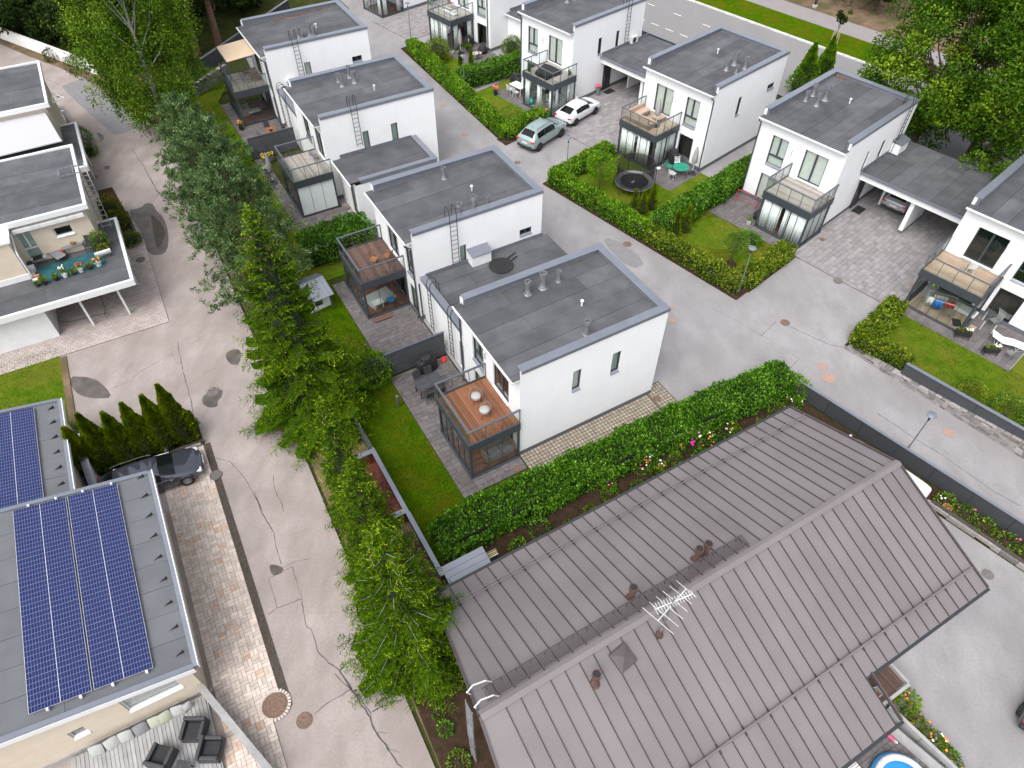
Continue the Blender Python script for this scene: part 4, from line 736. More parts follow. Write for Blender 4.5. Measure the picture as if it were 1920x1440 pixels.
shed_roof(L1, -8.8, .28, -.1, 9.6, 2.86, S1); g = MB(); g.box(.28,.46,-.25,9.75,2.72,2.9); g.build('gutter', 'slate_metal', L1); bx('gutter_edge', 'white_paint', L1, .46,.50, -.25,9.75, 2.70,2.94)
for y, n in ((-.30,'S'), (9.6,'N')):
    zz = lambda x: 2.86+S1*(.28-x); MB().add([(-8.8,y,zz(-8.8)-.2),(.3,y,zz(.3)-.2),(.3,y+.2,zz(.3)-.2),(-8.8,y+.2,zz(-8.8)-.2),(-8.8,y,zz(-8.8)+.06),(.3,y,zz(.3)+.06),(.3,y+.2,zz(.3)+.06),(-8.8,y+.2,zz(-8.8)+.06)], [(3,2,1,0),(4,5,6,7),(0,1,5,4),(1,2,6,5),(2,3,7,6),(3,0,4,7)]).build('verge_trim', 'slate_metal', L1)
    yy = y-.02 if y < 0 else y+.2; MB().add([(-8.8,yy,zz(-8.8)-.3),(.3,yy,zz(.3)-.3),(.3,yy+.02,zz(.3)-.3),(-8.8,yy+.02,zz(-8.8)-.3),(-8.8,yy,zz(-8.8)-.02),(.3,yy,zz(.3)-.02),(.3,yy+.02,zz(.3)-.02),(-8.8,yy+.02,zz(-8.8)-.02)], [(3,2,1,0),(4,5,6,7),(0,1,5,4),(1,2,6,5),(2,3,7,6),(3,0,4,7)]).build('verge_board', 'white_paint', L1)
for i in range(2):
    for j in range(7): x = -4.82+i*1.97; solar(L1, x, .28+j*1.31, 2.86+S1*(.28-x)+.09, 1.93, 1.298, S1)
sg = MB(); sg.add([(-.36,-.02,.0),(-.18,.02,.0),(.0,.0,.0),(-.36,-.02,.02),(-.18,.02,.11),(.0,.0,.2),(.05,.05,.2),(.05,.05,0)], [(0,1,4,3),(1,2,5,4),(2,7,6,5)]); sgm = sg.mesh('snow_guard', 'black_metal')
for k in range(9): put('snow_guard', sgm, L1, (.08,.45+k*1.13,2.9), R(8))
for x in (-4.3,-3.3,-2.3,-1.2): bx('panel_clip', 'plastic_white', L1, x,x+.08, .16,.26, 2.86+S1*(.28-x)+.04,2.86+S1*(.28-x)+.16); bx('panel_clip', 'plastic_white', L1, x,x+.08, 9.46,9.56, 2.86+S1*(.28-x)+.04,2.86+S1*(.28-x)+.16)
L2 = thing('solar_house', 'cream house behind the conifer hedge with solar panels at left edge', 'house', W(LF, -9.4, 24.6), R(LF))
hw = MB(); hw.box(-8,0,.05,5.6,0,2.8); hw.build('wall', 'siding', L2); shed_roof(L2, -8, .2, -.4, 5.75, 2.92, S1); bx('gutter', 'slate_metal', L2, .2,.36, -.5,5.85, 2.78,2.98); bx('gutter_edge', 'white_paint', L2, .36,.40, -.5,5.85, 2.76,3.0)
zz = lambda x: 2.92+S1*(.2-x)
MB().add([(-8,5.75,zz(-8)-.2),(.22,5.75,zz(.2)-.2),(.22,5.93,zz(.2)-.2),(-8,5.93,zz(-8)-.2),(-8,5.75,zz(-8)+.06),(.22,5.75,zz(.2)+.06),(.22,5.93,zz(.2)+.06),(-8,5.93,zz(-8)+.06)], [(3,2,1,0),(4,5,6,7),(0,1,5,4),(1,2,6,5),(2,3,7,6),(3,0,4,7)]).build('verge_trim', 'slate_metal', L2)
for i in range(2):
    for j in range(5): x = -2.68-i*1.97; solar(L2, x, -.4+j*1.2, zz(x)+.09, 1.93, 1.19, S1)
for k in range(6): put('snow_guard', sgm, L2, (-.02,.3+k*1.0,2.95), R(8))
bx('pipe_pole', 'plastic_white', L2, -1.9,-1.82, -.35,.25, 3.3,3.38)
gw = thing('garden_wall', 'low white sloping wall between the two solar roofs', 'wall', W(LF, -9.0, 26.0), R(LF)); MB().add([(0,0,0),(.25,0,0),(.25,2.4,0),(0,2.4,0),(0,0,1.0),(.25,0,1.0),(.25,2.4,2.2),(0,2.4,2.2)], [(3,2,1,0),(4,5,6,7),(0,1,5,4),(1,2,6,5),(2,3,7,6),(3,0,4,7)]).build('wall', 'white_render', gw); MB().add([(-.05,-.05,1.0),(.3,-.05,1.0),(.3,2.4,2.22),(-.05,2.4,2.22),(-.05,-.05,1.06),(.3,-.05,1.06),(.3,2.4,2.28),(-.05,2.4,2.28)], [(3,2,1,0),(4,5,6,7),(0,1,5,4),(1,2,6,5),(2,3,7,6),(3,0,4,7)]).build('coping', 'slate_metal', gw)
# cream house with roof terrace over its carport
def cream_house(v0, label, fancy=True, du=0.):
    t = thing('cream_house', label, 'house', W(LF, -5.6+du, v0), R(LF), 'cream houses with roof terraces')
    w = MB(); holed_wall(w, 'S', 0, 7.6, 9, 5.5, [(9-3.95,9-3.15,2.95,5.2),(9-2.05,9-1.05,3.98,4.58)] if fancy else [], z0=2.7); w.quad((9,0,0),(9,7.6,0),(9,7.6,5.5),(9,0,5.5)); w.quad((0,7.6,0),(9,7.6,0),(9,7.6,5.5),(0,7.6,5.5))
    wo = w.build('upper_wall', 'siding', t, (-9,0,0))
    if fancy:
        window(wo, 'S', 0, 7.6, 5.05, 5.85, 2.95, 5.2, 'win3', 'blind_green', 'terrace_door', 'plastic_white', sillm='white_paint'); window(wo, 'S', 0, 7.6, 6.95, 7.95, 3.98, 4.58, 'slit', None, frame='plastic_white', sillm='white_paint')
        for v in (2.2, 3.4): bx('side_sill', 'white_paint', t, .0,.06, v,v+.5, 3.6,4.6)
        # wing to the left, projecting forward
        w2 = MB(); w2.box(-9,-4.15,-1.5,-.004,2.7,5.3); w2.build('wing_wall', 'siding', t); bx('wing_base', 'white_paint', t, -9,-4.1, -1.56,-1.505, 2.72,3.1)
        MB().tube([(-4.05,-.3,5.1),(-4.05,-.5,4.9),(-4.05,-1.4,4.6),(-4.05,-1.5,4.4),(-4.05,-1.5,2.8)], .05, 6).build('downpipe', 'white_paint', t); bx('wing_roof', 'white_paint', t, -9,-4.0, -1.62,.0, 5.3,5.42)
        bx('awning_case', 'plastic_white', t, -3.95,-.1, -.32,-.02, 5.02,5.22)
    r = felt_roof(t, -9, .12, -.1, 7.3, 5.72, 5.6, 1.05, 'felt_light' if False else 'felt'); tr = MB(); tr.box(-9,.3,-.28,-.1,5.42,5.72); tr.box(.12,.3,-.1,7.48,5.42,5.72); tr.box(-9,.12,7.3,7.48,5.42,5.72); tr.build('roof_trim', 'white_paint', t)
    # carport roof below
    z = 2.74; felt_roof(t, -9.0, 1.0, -4.4, .0-.02, z, z, 1.3, 'felt', 'felt_sheet'); felt_roof(t, .02, 1.0, .0, 2.4, z, z, 2.4, 'felt')
    tr = MB(); tr.box(-9,1.18,-4.58,-4.4,2.42,2.80); tr.box(1.0,1.18,-4.4,2.4,2.42,2.80); tr.box(.0,1.18,2.4,2.55,2.42,2.80); tr.build('carport_trim', 'white_paint', t)
    for x in (-2.15,-.05): MB().box(x,x+.12,-3.95,-3.83,.0,2.62).build('post', 'white_paint', t)
    for y in (-1.2, .9): MB().tube([(.9,y,2.6),(.9,y,.0)], .05, 6).build('post', 'white_paint', t)
    bx('garage_wall', 'siding_white', t, -9,-3.98, -3.95,-.05, 0,2.6); bx('lower_wall', 'siding', t, -3.97,-.05, -.6,-.05, 0,2.6); bx('lower_wall', 'siding', t, -9,-.02, .0,7.55, 0,2.6)
    return t
L3 = cream_house(43.1, 'cream house with potted plants on a teal mat on its roof terrace'); L4 = cream_house(57.6, 'cream house in the upper left with white awning over its terrace', False, -.9)
lad = ladder(L3, [(.55,1.2,3.0),(.42,4.6,5.75)], (1,0,0), w=.5, mt='galv', rung=.32, r=.03); MB().bar((.0,3.6,5.78),(.0,4.5,5.78),.05).bar((-.8,3.5,5.78),(.3,3.5,5.78),.05).bar((-.8,4.4,5.78),(.3,4.4,5.78),.05).bar((-.8,3.5,5.78),(-.8,4.4,5.78),.05).build('ladder_frame', 'galv', L3)
aw = thing('awning', 'large white awning sloping from the upper left house', 'awning', W(LF, -6.5, 58.3, 5.2), R(LF)); MB().add([(-7,0,0),(-.3,0,0),(.3,-4.1,-.8),(-7,-4.4,-.8),(-7,0,.03),(-.3,0,.03),(.3,-4.1,-.77),(-7,-4.4,-.77)], [(3,2,1,0),(4,5,6,7),(0,1,5,4),(1,2,6,5),(2,3,7,6),(3,0,4,7)]).build('fabric', 'awning_white', aw); MB().bar((-7,-4.42,-.8),(.32,-4.12,-.8),.07,.1).build('front_bar', 'white_paint', aw)
MB().bar((-9,.9,5.85),(-7.9,1.5,5.85),.05).bar((-8.8,1.6,5.85),(-7.7,.8,5.85),.05).build('roof_frame', 'plastic_white', L4)
MB().bar((.5,3.2,4.9),(1.2,2.0,4.9),.06).bar((1.2,2.0,4.9),(.4,1.6,4.9),.06).bar((.5,3.2,4.9),(.4,1.6,4.9),.06).build('wall_bracket', 'white_paint', L4)
# ================================================================== BROWN METAL ROOF HOUSE
B = thing('brown_house', 'house with big standing seam brown metal roof in front', 'house', W(HF, 3.0, 6.7), R(HF)); ZR, ZE, VN, VS, VS2 = 4.65, 2.6, 5.55, -5.5, -7.2
kN = (ZE-ZR)/VN; kS = (ZR-ZE)/5.5
wl = MB(); wl.prism([(1.0,5.0),(19.8,5.0),(19.8,-5.0),(1.0,-5.0)], 0, 2.25); wl.build('wall', 'white_render', B); bx('wing_wall', 'white_render', B, 1.0,13.0, -6.6,-5.004, 0,1.95)
gb = MB(); gb.add([(19.8,5.0,2.25),(19.8,-5.0,2.25),(19.8,0,4.4),(19.79,5.0,2.25),(19.79,-5.0,2.25),(19.79,0,4.4)], [(0,1,2),(5,4,3)]); gb.add([(1.0,5.0,2.25),(1.0,-5.0,2.25),(1.0,0,4.4)], [(0,1,2)]); gb.build('gable', 'brown_trim', B)
N = 34; wN = 20.25/N
def west(y): return .45-.75*(VN-y)/VN if y > 0 else -.3+.13*y
for side in (1, -1):
    for i in range(N):
        x0 = i*wN; x1 = x0+wN
        yE = VN if side == 1 else (VS if x1 > 13.45 else VS2); k = kN if side == 1 else kS
        za, ze = ZR, ZR+k*yE; a0 = west(0) if i == 0 else x0; b0 = west(yE) if i == 0 else x0
        mb = MB(); t = .035
        mb.add([(a0,0,za),(x1,0,za),(x1,yE,ze),(b0,yE,ze),(a0,0,za-t),(x1,0,za-t),(x1,yE,ze-t),(b0,yE,ze-t)], [(0,1,2,3) if side < 0 else (3,2,1,0),(4,5,6,7),(0,4,5,1),(1,5,6,2),(2,6,7,3),(3,7,4,0)])
        o = mb.build('roof_panel', 'brown_metal', B); s = MB(); s.bar((x1-.012,.13*side,za+k*.13*side+.02),(x1-.012,yE,ze+.02),.022,.05); s.build('seam', 'brown_seam', o)
rc = MB(); rc.add([(-.3,.17,ZR+kN*.17+.05),(20.3,.17,ZR+kN*.17+.05),(20.3,0,ZR+.07),(-.3,0,ZR+.07),(-.3,-.17,ZR-kS*.17+.05),(20.3,-.17,ZR-kS*.17+.05)], [(0,1,2,3),(3,2,5,4)]); o = rc.build('ridge_cap', 'brown_metal', B); o.modifiers.new('t', 'SOLIDIFY').thickness = .03
for p_, q_ in (((20.27,0,ZR),(20.27,VN,ZR+kN*VN)), ((20.27,0,ZR),(20.27,VS,ZR+kS*VS)), ((west(0)-.03,0,ZR),(west(VN)-.03,VN,ZE)), ((west(0)-.03,0,ZR),(west(VS2)-.03,VS2,ZR+kS*VS2)), ((13.42,VS+.03,ZR+kS*VS),(13.42,VS2,ZR+kS*VS2))): MB().bar(p_, q_, .07, .16).build('verge_trim', 'brown_trim', B)
gt = MB(); gt.bar((.4,VN+.07,ZE-.06),(20.3,VN+.07,ZE-.06),.12,.1); gt.bar((13.5,VS-.07,ZR+kS*VS-.06),(20.3,VS-.07,ZR+kS*VS-.06),.12,.1); gt.bar((-1.2,VS2-.07,ZR+kS*VS2-.06),(13.45,VS2-.07,ZR+kS*VS2-.06),.12,.1); gt.build('gutter', 'black_metal', B)
# snow rails: brackets and pipes
for side, y, n, r in ((1,4.6,16,.02), (-1,-4.65,16,.045)):
    k = kN if side == 1 else kS; z = ZR+k*y; s = MB()
    for dy in ((-.06,.06) if side == 1 else (0,)): s.tube([(.9,y+dy,z+.14),(20.1,y+dy,z+.14+0)], r, 6)
    s.build('snow_rail', 'brown_metal', B); s = MB()
    for i in range(n): x = 1.19*(i+.5)+.3; x = round(x/wN)*wN-.012; s.bar((x,y-.16,z+kN*0+.03+k*-.16),(x,y+.16,z+.03+k*.16),.07,.03); s.bar((x,y,z+.02),(x,y,z+.16),.05,.05)
    stuff(s.build('rail_brackets', 'brown_seam', B))
wk = MB(); z = ZR+kN*.55+.14
for y in (.33,.78): wk.box(.15,12.0,y-.015,y+.015,z-.02,z+.02)
for i in range(158): x = .2+i*.075; wk.box(x,x+.025,.345,.765,z-.012,z+.008)
for i in range(20): x = .3+i*.6; wk.box(x,x+.04,.34,.38,z-.16,z-.02); wk.box(x,x+.04,.72,.76,z-.3,z-.02)
wk.build('roof_walkway', 'brown_trim', B)
for x, y in ((6.7,.95),(9.85,.95),(10.3,.95)):
    zz = ZR+kN*y; roof_vent(B, x, y, zz-.06, .95, .13, 'brown_pipe'); MB().lathe([(.125,0),(.01,.005)], 12, (x,y,zz-.06+.95*.99)).build('vent_top', 'rubber', B)
for x, y in ((3.72,-.95),):
    zz = ZR+kS*y; roof_vent(B, x, y, zz-.06, .95, .13, 'brown_pipe'); MB().lathe([(.125,0),(.01,.005)], 12, (x,y,zz-.06+.95*.99)).build('vent_top', 'rubber', B)
hh = MB(); hh.add([(-.38,-.38,0),(.38,-.38,0),(.38,.38,0),(-.38,.38,0),(-.38,-.38,.12),(.38,-.38,.12),(.38,.38,.12),(-.38,.38,.12),(0,0,.2)], [(0,1,5,4),(1,2,6,5),(2,3,7,6),(3,0,4,7),(4,5,8),(5,6,8),(6,7,8),(7,4,8)]); hh.build('roof_hatch', 'brown_trim', B, (5.05,-.75,ZR-kS*.75+.02), (math.atan(kS),0,R(8)), bevel=.03)
an = thing('antenna', 'white aerial on a tall mast on the brown roof', 'antenna', W(HF, 9.7, 5.95, ZR-kS*.75), R(HF)); MB().tube([(0,0,-.1),(.02,0,1.3),(.02,0,3.1)], [.06,.035,.03], 8).build('mast', 'galv', an); MB().lathe([(.16,0),(.13,.12),(.09,.3),(.07,.4)], 10).build('mast_foot', 'brown_pipe', an)
for zz, ln, n, el, rot in ((2.5,1.6,6,.65,15),(2.8,1.45,15,.2,-8)):
    y = MB(); c, s = math.cos(R(rot)), math.sin(R(rot)); y.tube([(-ln*.45*c,-ln*.45*s,zz),(ln*.55*c,ln*.55*s,zz)], .016, 5)
    for i in range(n):
        q = -ln*.45+ln*i/(n-1); e = el*(1-.35*i/(n-1)); y.tube([(q*c+e*s,q*s-e*c,zz),(q*c-e*s,q*s+e*c,zz)], .009, 4)
    y.build('aerial', 'plastic_white', an)
for y in (.25, .8): MB().tube([(-.15,y+.05,ZR-.45),(-.35,y+.05,ZR+.15),(-.1,y+.05,ZR+.5),(.35,y,ZR+.4),(.6,y,ZR-.1)], .028, 6).build('grab_hoop', 'plastic_white', B)
ladder(B, [(-.55,.55,.3),(-.45,.55,ZR-.3)], (0,1,0), w=.5, mt='galv', r=.025)
for k in range(5): MB().tube([(-.75,-.22+k*.11,.05),(-.68,-.22+k*.11,2.6)], .008, 4).build('trellis_rod', 'galv', B)
for k in range(9): MB().tube([(-.74,-.24,.3+k*.28),(-.74,.24,.3+k*.28)], .008, 4).build('trellis_rod', 'galv', B)
# ================================================================== PLANTS
def nz3(P, s, seed=0.):
    x, y, z = P[:,0]*s+seed, P[:,1]*s+seed*1.7, P[:,2]*s-seed
    return (np.sin(x*1.7+np.sin(y*2.3))+np.sin(y*1.9+np.sin(z*2.1)+1.3)+np.sin(z*2.2+np.sin(x*1.6)+2.1))/3
def hedge(label, a, path, w, h, mt='leaf_hedge', dens=270, leaf=.125, core='soil', z=0.):
    A, B_ = fr(a); pts = [W(a, u, v, z) for u, v in path]; o0 = pts[0].copy(); t = thing('hedge', label, 'hedge', o0, 0, 'clipped garden hedges')
    seg = [(p-o0, q-o0) for p, q in zip(pts, pts[1:])]; cb = MB()
    for p, q in seg:
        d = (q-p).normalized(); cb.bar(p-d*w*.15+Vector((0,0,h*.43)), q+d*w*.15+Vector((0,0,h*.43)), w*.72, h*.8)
    cb.build('dark_core', 'core_dark', t); C = []; Dn = []  # solid twig-coloured core, dark so the gaps between leaves look shaded
    for p, q in seg:
        d = q-p; L = d.length+w*.6; d.normalize(); s = np.array((-d.y, d.x, 0)); dd = np.array(d); p0 = np.array(p)-dd*w*.3
        n = int(dens*L*(w+1.7*h)); k = RNG.random(n); tt = RNG.random(n)*L
        per = w+1.7*h; a_ = k*per; y = np.where(a_ < .85*h, -w/2, np.where(a_ < .85*h+w, a_-.85*h-w/2, w/2)); zz = np.where(a_ < .85*h, .15*h+a_, np.where(a_ < .85*h+w, h, h-(a_-.85*h-w)))
        nx = np.where(a_ < .85*h, -1., np.where(a_ < .85*h+w, 0., 1.)); nzv = np.where((a_ >= .85*h) & (a_ < .85*h+w), 1., .15)
        y = y*(1-.14*(zz/h)**3); P = p0+tt[:,None]*dd+y[:,None]*s+zz[:,None]*np.array((0,0,1)); Nn = nx[:,None]*s+nzv[:,None]*np.array((0,0,1.))
        bump = nz3(P+np.array(o0), 1.5)*.12+nz3(P+np.array(o0), 4.2, 3)*.09+RNG.normal(size=n)*.055-.03
        e0 = np.minimum(tt, L-tt); cut = e0 < w*.3; P = P-Nn*(np.where(cut, (w*.3-e0)*.5, 0))[:,None]
        C.append(P+Nn*bump[:,None]); Dn.append(Nn+rdir(n)*.75+np.array((0,0,.25)))
    C = np.concatenate(C); Dn = np.concatenate(Dn); T = .43+.16*nz3(C+np.array(o0), 1.6, 5)+.14*nz3(C, 6, 1)+RNG.normal(size=len(C))*.22
    leaves('foliage', mt, t, C, Dn, leaf*RNG.uniform(.7,1.3,len(C)), leaf*.8*RNG.uniform(.7,1.3,len(C)), T); return t
def shrub(name, label, cat, loc, rx, rz, mt, n, leaf=.10, group=None, zc=None, stem=None, rough=.16, up=.3, ry=None):
    t = thing(name, label, cat, loc, 0, group); zc = rz*.8 if zc is None else zc; D = rdir(n); k = 1+nz3(D, 2.6, loc[0])*rough+nz3(D, 6, loc[1])*rough*.6+RNG.normal(size=n)*.07-.06*RNG.random(n)
    ry = ry or rx; P = D*np.array((rx, ry, rz))*k[:,None]+np.array((0,0,zc)); keep = P[:,2] > .03; P, D = P[keep], D[keep]
    leaves('crown', mt, t, P, D+rdir(len(P))*.8+np.array((0,0,up)), leaf*RNG.uniform(.7,1.3,len(P)), leaf*.6, .45+.25*nz3(P, 3, loc[0])+RNG.normal(size=len(P))*.2)
    s = MB(); r0 = .03 if stem is None else stem; top = zc+rz*.4; s.tube([(0,0,-.05),(.02,.01,top*.5),(0,0,top)], [r0*1.2,r0,r0*.4], 6)
    for i in range(5): q = i*1.26+loc[0]; s.tube([(0,0,max(.02,zc-rz*.75)),(rx*.5*math.cos(q),ry*.5*math.sin(q),zc+rz*.25)], [r0*.7,r0*.25], 4)
    s.build('trunk' if stem else 'stem', 'bark', t)
    if rx > .35 and stem is None and n/(rx*(rx+rz)) > 1500:
        cb = MB(); cb.lathe([(rx*.5,.02),(rx*.68,zc*.8),(rx*.5,zc+rz*.45),(.05,zc+rz*.68)], 9); cb.build('dark_core', 'core_dark', t)  # solid dark filling, stands in for shade inside the shrub
    return t
def conifer(name, label, loc, h, r, n, mt='thuja', group=None, leaf=.13, lean=0., pw=.95, cat='conifer'):
    t = thing(name, label, cat, loc, 0, group); k = RNG.random(n)**.75; z = .03*h+k*h*.97; th = RNG.random(n)*6.283; lob = 1+.13*np.sin(th*3+loc[0]*5+z*2.6)+.09*np.sin(th*5+z*7)+.06*np.sin(th*9-z*13)
    rr = r*np.clip((1-k)**pw, .03, 1)*np.minimum(1, .62+k*3)*lob*RNG.uniform(.82,1.06,n); P = np.stack([rr*np.cos(th)+lean*z, rr*np.sin(th), z], 1); O = np.stack([np.cos(th), np.sin(th), np.zeros(n)], 1)
    leaves('crown', mt, t, P, O*.7+rdir(n)*.35+np.array((0,0,1.0)), leaf*RNG.uniform(.7,1.4,n), leaf*.55, .45+.25*nz3(P, 4, loc[0])+RNG.normal(size=n)*.17)
    c = MB(); c.lathe([(r*.55,.05),(r*.68,h*.2),(r*.45,h*.55),(.03,h*.9)], 9); c.build('dark_cone', 'core_dark', t); MB().tube([(0,0,-.05),(0,0,.3)], .06, 6).build('trunk', 'bark', t); return t  # solid dark cone stands in for shade inside the crown
def spruce(label, loc, h, r, seed, z0=.05, dens=1., droop=.35, mt='needle_spruce', twig='bark', pw=.74):
    g = np.random.default_rng(seed); t = thing('spruce_tree', label, 'tree', loc, 0, 'spruces and pines along the lane'); MB().tube([(0,0,-.1),(.03,0,h*.4),(0,.03,h*.8),(0,0,h)], [.02*h**.9+.06,.012*h+.04,.03,.012], 8).build('trunk', 'bark', t)
    C = []; D = []; T = []; Lw = []; br = MB(); sp = MB(); z = z0*h
    while z < h*.985:
        f = 1-z/h; nb = 4 if f < .15 else (6 if f < .5 else 8); ph = g.random()*6.28
        for b in range(nb):
            th = ph+b*6.283/nb+g.normal()*.25; L = r*(f**pw)*g.uniform(.62,1.15)+.12; o = np.array((math.cos(th), math.sin(th), 0)); s = np.array((-o[1], o[0], 0)); el = .6*(1-f)-.10*f+g.normal()*.09; bt = g.normal()*.09
            n = max(4, int(L/.10*dens)); tt = (np.arange(n)+g.random(n))/n
            cz = z+L*(el*tt-droop*tt**1.5*f**.4+.24*tt**3); P = o*(L*tt)[:,None]; P[:,2] = cz
            if L > .6: br.tube([(0,0,z), tuple(o*L*.4+np.array((0,0,z+L*(el*.4-droop*.25*f**.4)))), tuple(o*L*.8+np.array((0,0,z+L*(el*.8-droop*.72*f**.4+.11))))], [.03,.017,.007], 4, False)
            ns = 7; vv = []
            for i in range(ns):
                ti = .12+.68*i/(ns-1); wz = .27*L**.85*(1-ti)**.7*(.35+ti)*1.25; c = o*(L*ti); cz_ = z+L*(el*ti-droop*ti**1.5*f**.4+.24*ti**3)-.035
                for sd in (-1, 1): e_ = c+s*sd*wz*g.uniform(.65,1.2)+o*g.normal()*.05; vv.append((e_[0],e_[1],cz_-wz*.25))
            sp.add(vv, [(2*i,2*i+1,2*i+3,2*i+2) for i in range(ns-1)])
            for sd in (-1, 1):
                wl = np.maximum(.14, .42*L**.8*(1-tt)**.75*(.3+tt)*1.3*g.uniform(.6,1.25,n)); m_ = np.maximum(3, (wl/.029).astype(int)); idx = np.repeat(np.arange(n), m_); k = len(idx); q = (np.concatenate([np.arange(c) for c in m_])+g.random(k)*.6)/m_[idx]
                tw = s*sd*(.8+.25*g.normal(size=(n,1)))+o*(.6+.25*g.normal(size=(n,1))); tw[:,2] += np.where(g.random(n) < .4, -.75, -.12)+g.normal(size=n)*.12; dirn = tw[idx]
                pp = P[idx]+dirn*(wl[idx]*q)[:,None]+g.normal(size=(k,3))*.014; pp[:,2] -= .12*wl[idx]*q**2
                C.append(pp); D.append(dirn+g.normal(size=(k,3))*.28); tn = g.normal(size=n)*.12
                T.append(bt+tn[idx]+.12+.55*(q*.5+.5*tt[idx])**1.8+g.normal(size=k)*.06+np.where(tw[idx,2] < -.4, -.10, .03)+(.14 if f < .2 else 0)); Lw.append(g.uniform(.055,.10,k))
            C.append(np.repeat(P[-1:], 3, 0)); D.append(o+g.normal(size=(3,3))*.3); T.append(np.full(3,.6)); Lw.append(np.full(3,.08))
        z += (.22+.17*f)
    nt = 40; C.append(np.stack([np.zeros(nt), np.zeros(nt), h-.6*g.random(nt)], 1)); D.append(g.normal(size=(nt,3))*.5+np.array((0,0,.6))); T.append(np.full(nt,.7)); Lw.append(np.full(nt,.13))
    C, D, T, Lw = map(np.concatenate, (C, D, T, Lw)); leaves('crown', mt, t, C, D, Lw, Lw*.42, T+.10*nz3(C, 1.4, seed)); br.build('branches', twig, t); sp.build('branch_sprays', 'spray_green', t); MB().lathe([(r*.36*(1-k/9)**.74+.02, z0*h+(h*.93-z0*h)*k/9) for k in range(10)], 9).build('dark_cone', 'core_dark', t)  # added solid dark cone supplies the shade seen between the twigs
    cn = MB()
    for i in range(int(16*min(1, dens))):
        a_ = g.random()*6.28; zc = h*g.uniform(.74,.96); rr = r*((1-zc/h)**.72)*.7; cn.lathe([(.008,-.14),(.024,-.09),(.024,-.03),(.006,0)], 5, (rr*math.cos(a_), rr*math.sin(a_), zc-.05))
    cn.build('cones', 'cone_brown', t); return t
def limbs(t, mt, h, r0, targets, bend=.2, trunk_top=.7, n=6):
    mb = MB(); tops = [(bend*.3*h*.1,0,h*.25), (bend*.05*h,bend*.1*h,h*trunk_top)]; mb.tube([(0,0,-.1)]+tops, [r0*1.15,r0*.85,r0*.25], 8)
    for c in targets:
        c = Vector(c); z = min(h*trunk_top, max(h*.2, c.z*.62)); s = Vector((bend*.05*h*z/(h*trunk_top), bend*.1*h*z/(h*trunk_top), z)); m_ = s.lerp(c, .55)+Vector((0,0,-.04*h)); mb.tube([s, m_, c], [r0*.32,r0*.18,r0*.06], 5, False)
    mb.build('trunk', mt, t)
def broadleaf(name, label, loc, h, r, mt, ncl, per, leaf, seed, bark='bark', zc=.62, rz=.38, hang=0., group=None, r0=None, cl=.24):
    g = np.random.default_rng(seed); t = thing(name, label, 'tree', loc, 0, group); d = g.normal(size=(ncl,3)); d /= np.linalg.norm(d, axis=1, keepdims=True); k = g.uniform(.35,1.,ncl)**.5
    cen = d*k[:,None]*np.array((r,r,h*rz))*np.array((1,1,1))+np.array((0,0,h*zc)); cen[:,:2] *= (1-.45*np.clip((cen[:,2]-h*zc)/(h*rz), 0, 1)**2)[:,None]
    ii = np.repeat(np.arange(ncl), per); n = len(ii); o = g.normal(size=(n,3)); o /= np.linalg.norm(o, axis=1, keepdims=True); cr = g.uniform(.7,1.3,ncl)[ii]*r*cl; P = cen[ii]+o*(cr*g.uniform(.55,1.05,n))[:,None]*np.array((1,1,.7)); P[:,2] -= hang*g.random(n)**1.5
    D = o*.6+g.normal(size=(n,3))*.55+np.array((0,0,-.35 if hang else -.1)); T = .42+.16*g.normal(size=ncl)[ii]+g.normal(size=n)*.14+.10*(o[:,2])  # tint rises towards the top of each leaf clump
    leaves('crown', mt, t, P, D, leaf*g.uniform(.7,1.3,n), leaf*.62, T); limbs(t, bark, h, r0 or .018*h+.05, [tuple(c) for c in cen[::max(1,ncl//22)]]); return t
def pine(label, loc, h, r, seed):
    g = np.random.default_rng(seed); t = thing('pine_tree', label, 'tree', loc, 0, 'spruces and pines along the lane'); C = []; D = []; T = []; tg = []; z = .10*h
    while z < h*.97:
        f = 1-z/h; nb = 5; ph = g.random()*6.28
        for b in range(nb):
            th = ph+b*1.257+g.normal()*.3; L = r*(f**.55)*g.uniform(.6,1.1)+.2; o = np.array((math.cos(th), math.sin(th), .18+.4*(1-f))); tip = o*L+np.array((0,0,z)); tg.append(tuple(tip*.95))
            m_ = max(4, int(L*7)); q = g.uniform(.35,1.05,m_); base = o*(L*q)[:,None]+np.array((0,0,z))+g.normal(size=(m_,3))*np.array((.22,.22,.12))*L*.55
            for p in base:
                k = 26; dd = g.normal(size=(k,3)); dd /= np.linalg.norm(dd, axis=1, keepdims=True); dd = dd*.8+np.array((0,0,.55))+o*.2; C.append(p+dd*.05*g.random((k,1))+g.normal(size=(k,3))*.07); D.append(dd); T.append(.42+.2*g.normal()+g.normal(size=k)*.14)
        z += .26+.22*f
    C, D, T = map(np.concatenate, (C, D, T)); leaves('crown', 'needle_pine', t, C, D, g.uniform(.13,.22,len(C)), .05, T); limbs(t, 'bark_pine', h, .13, tg[::5], .1, .95); return t
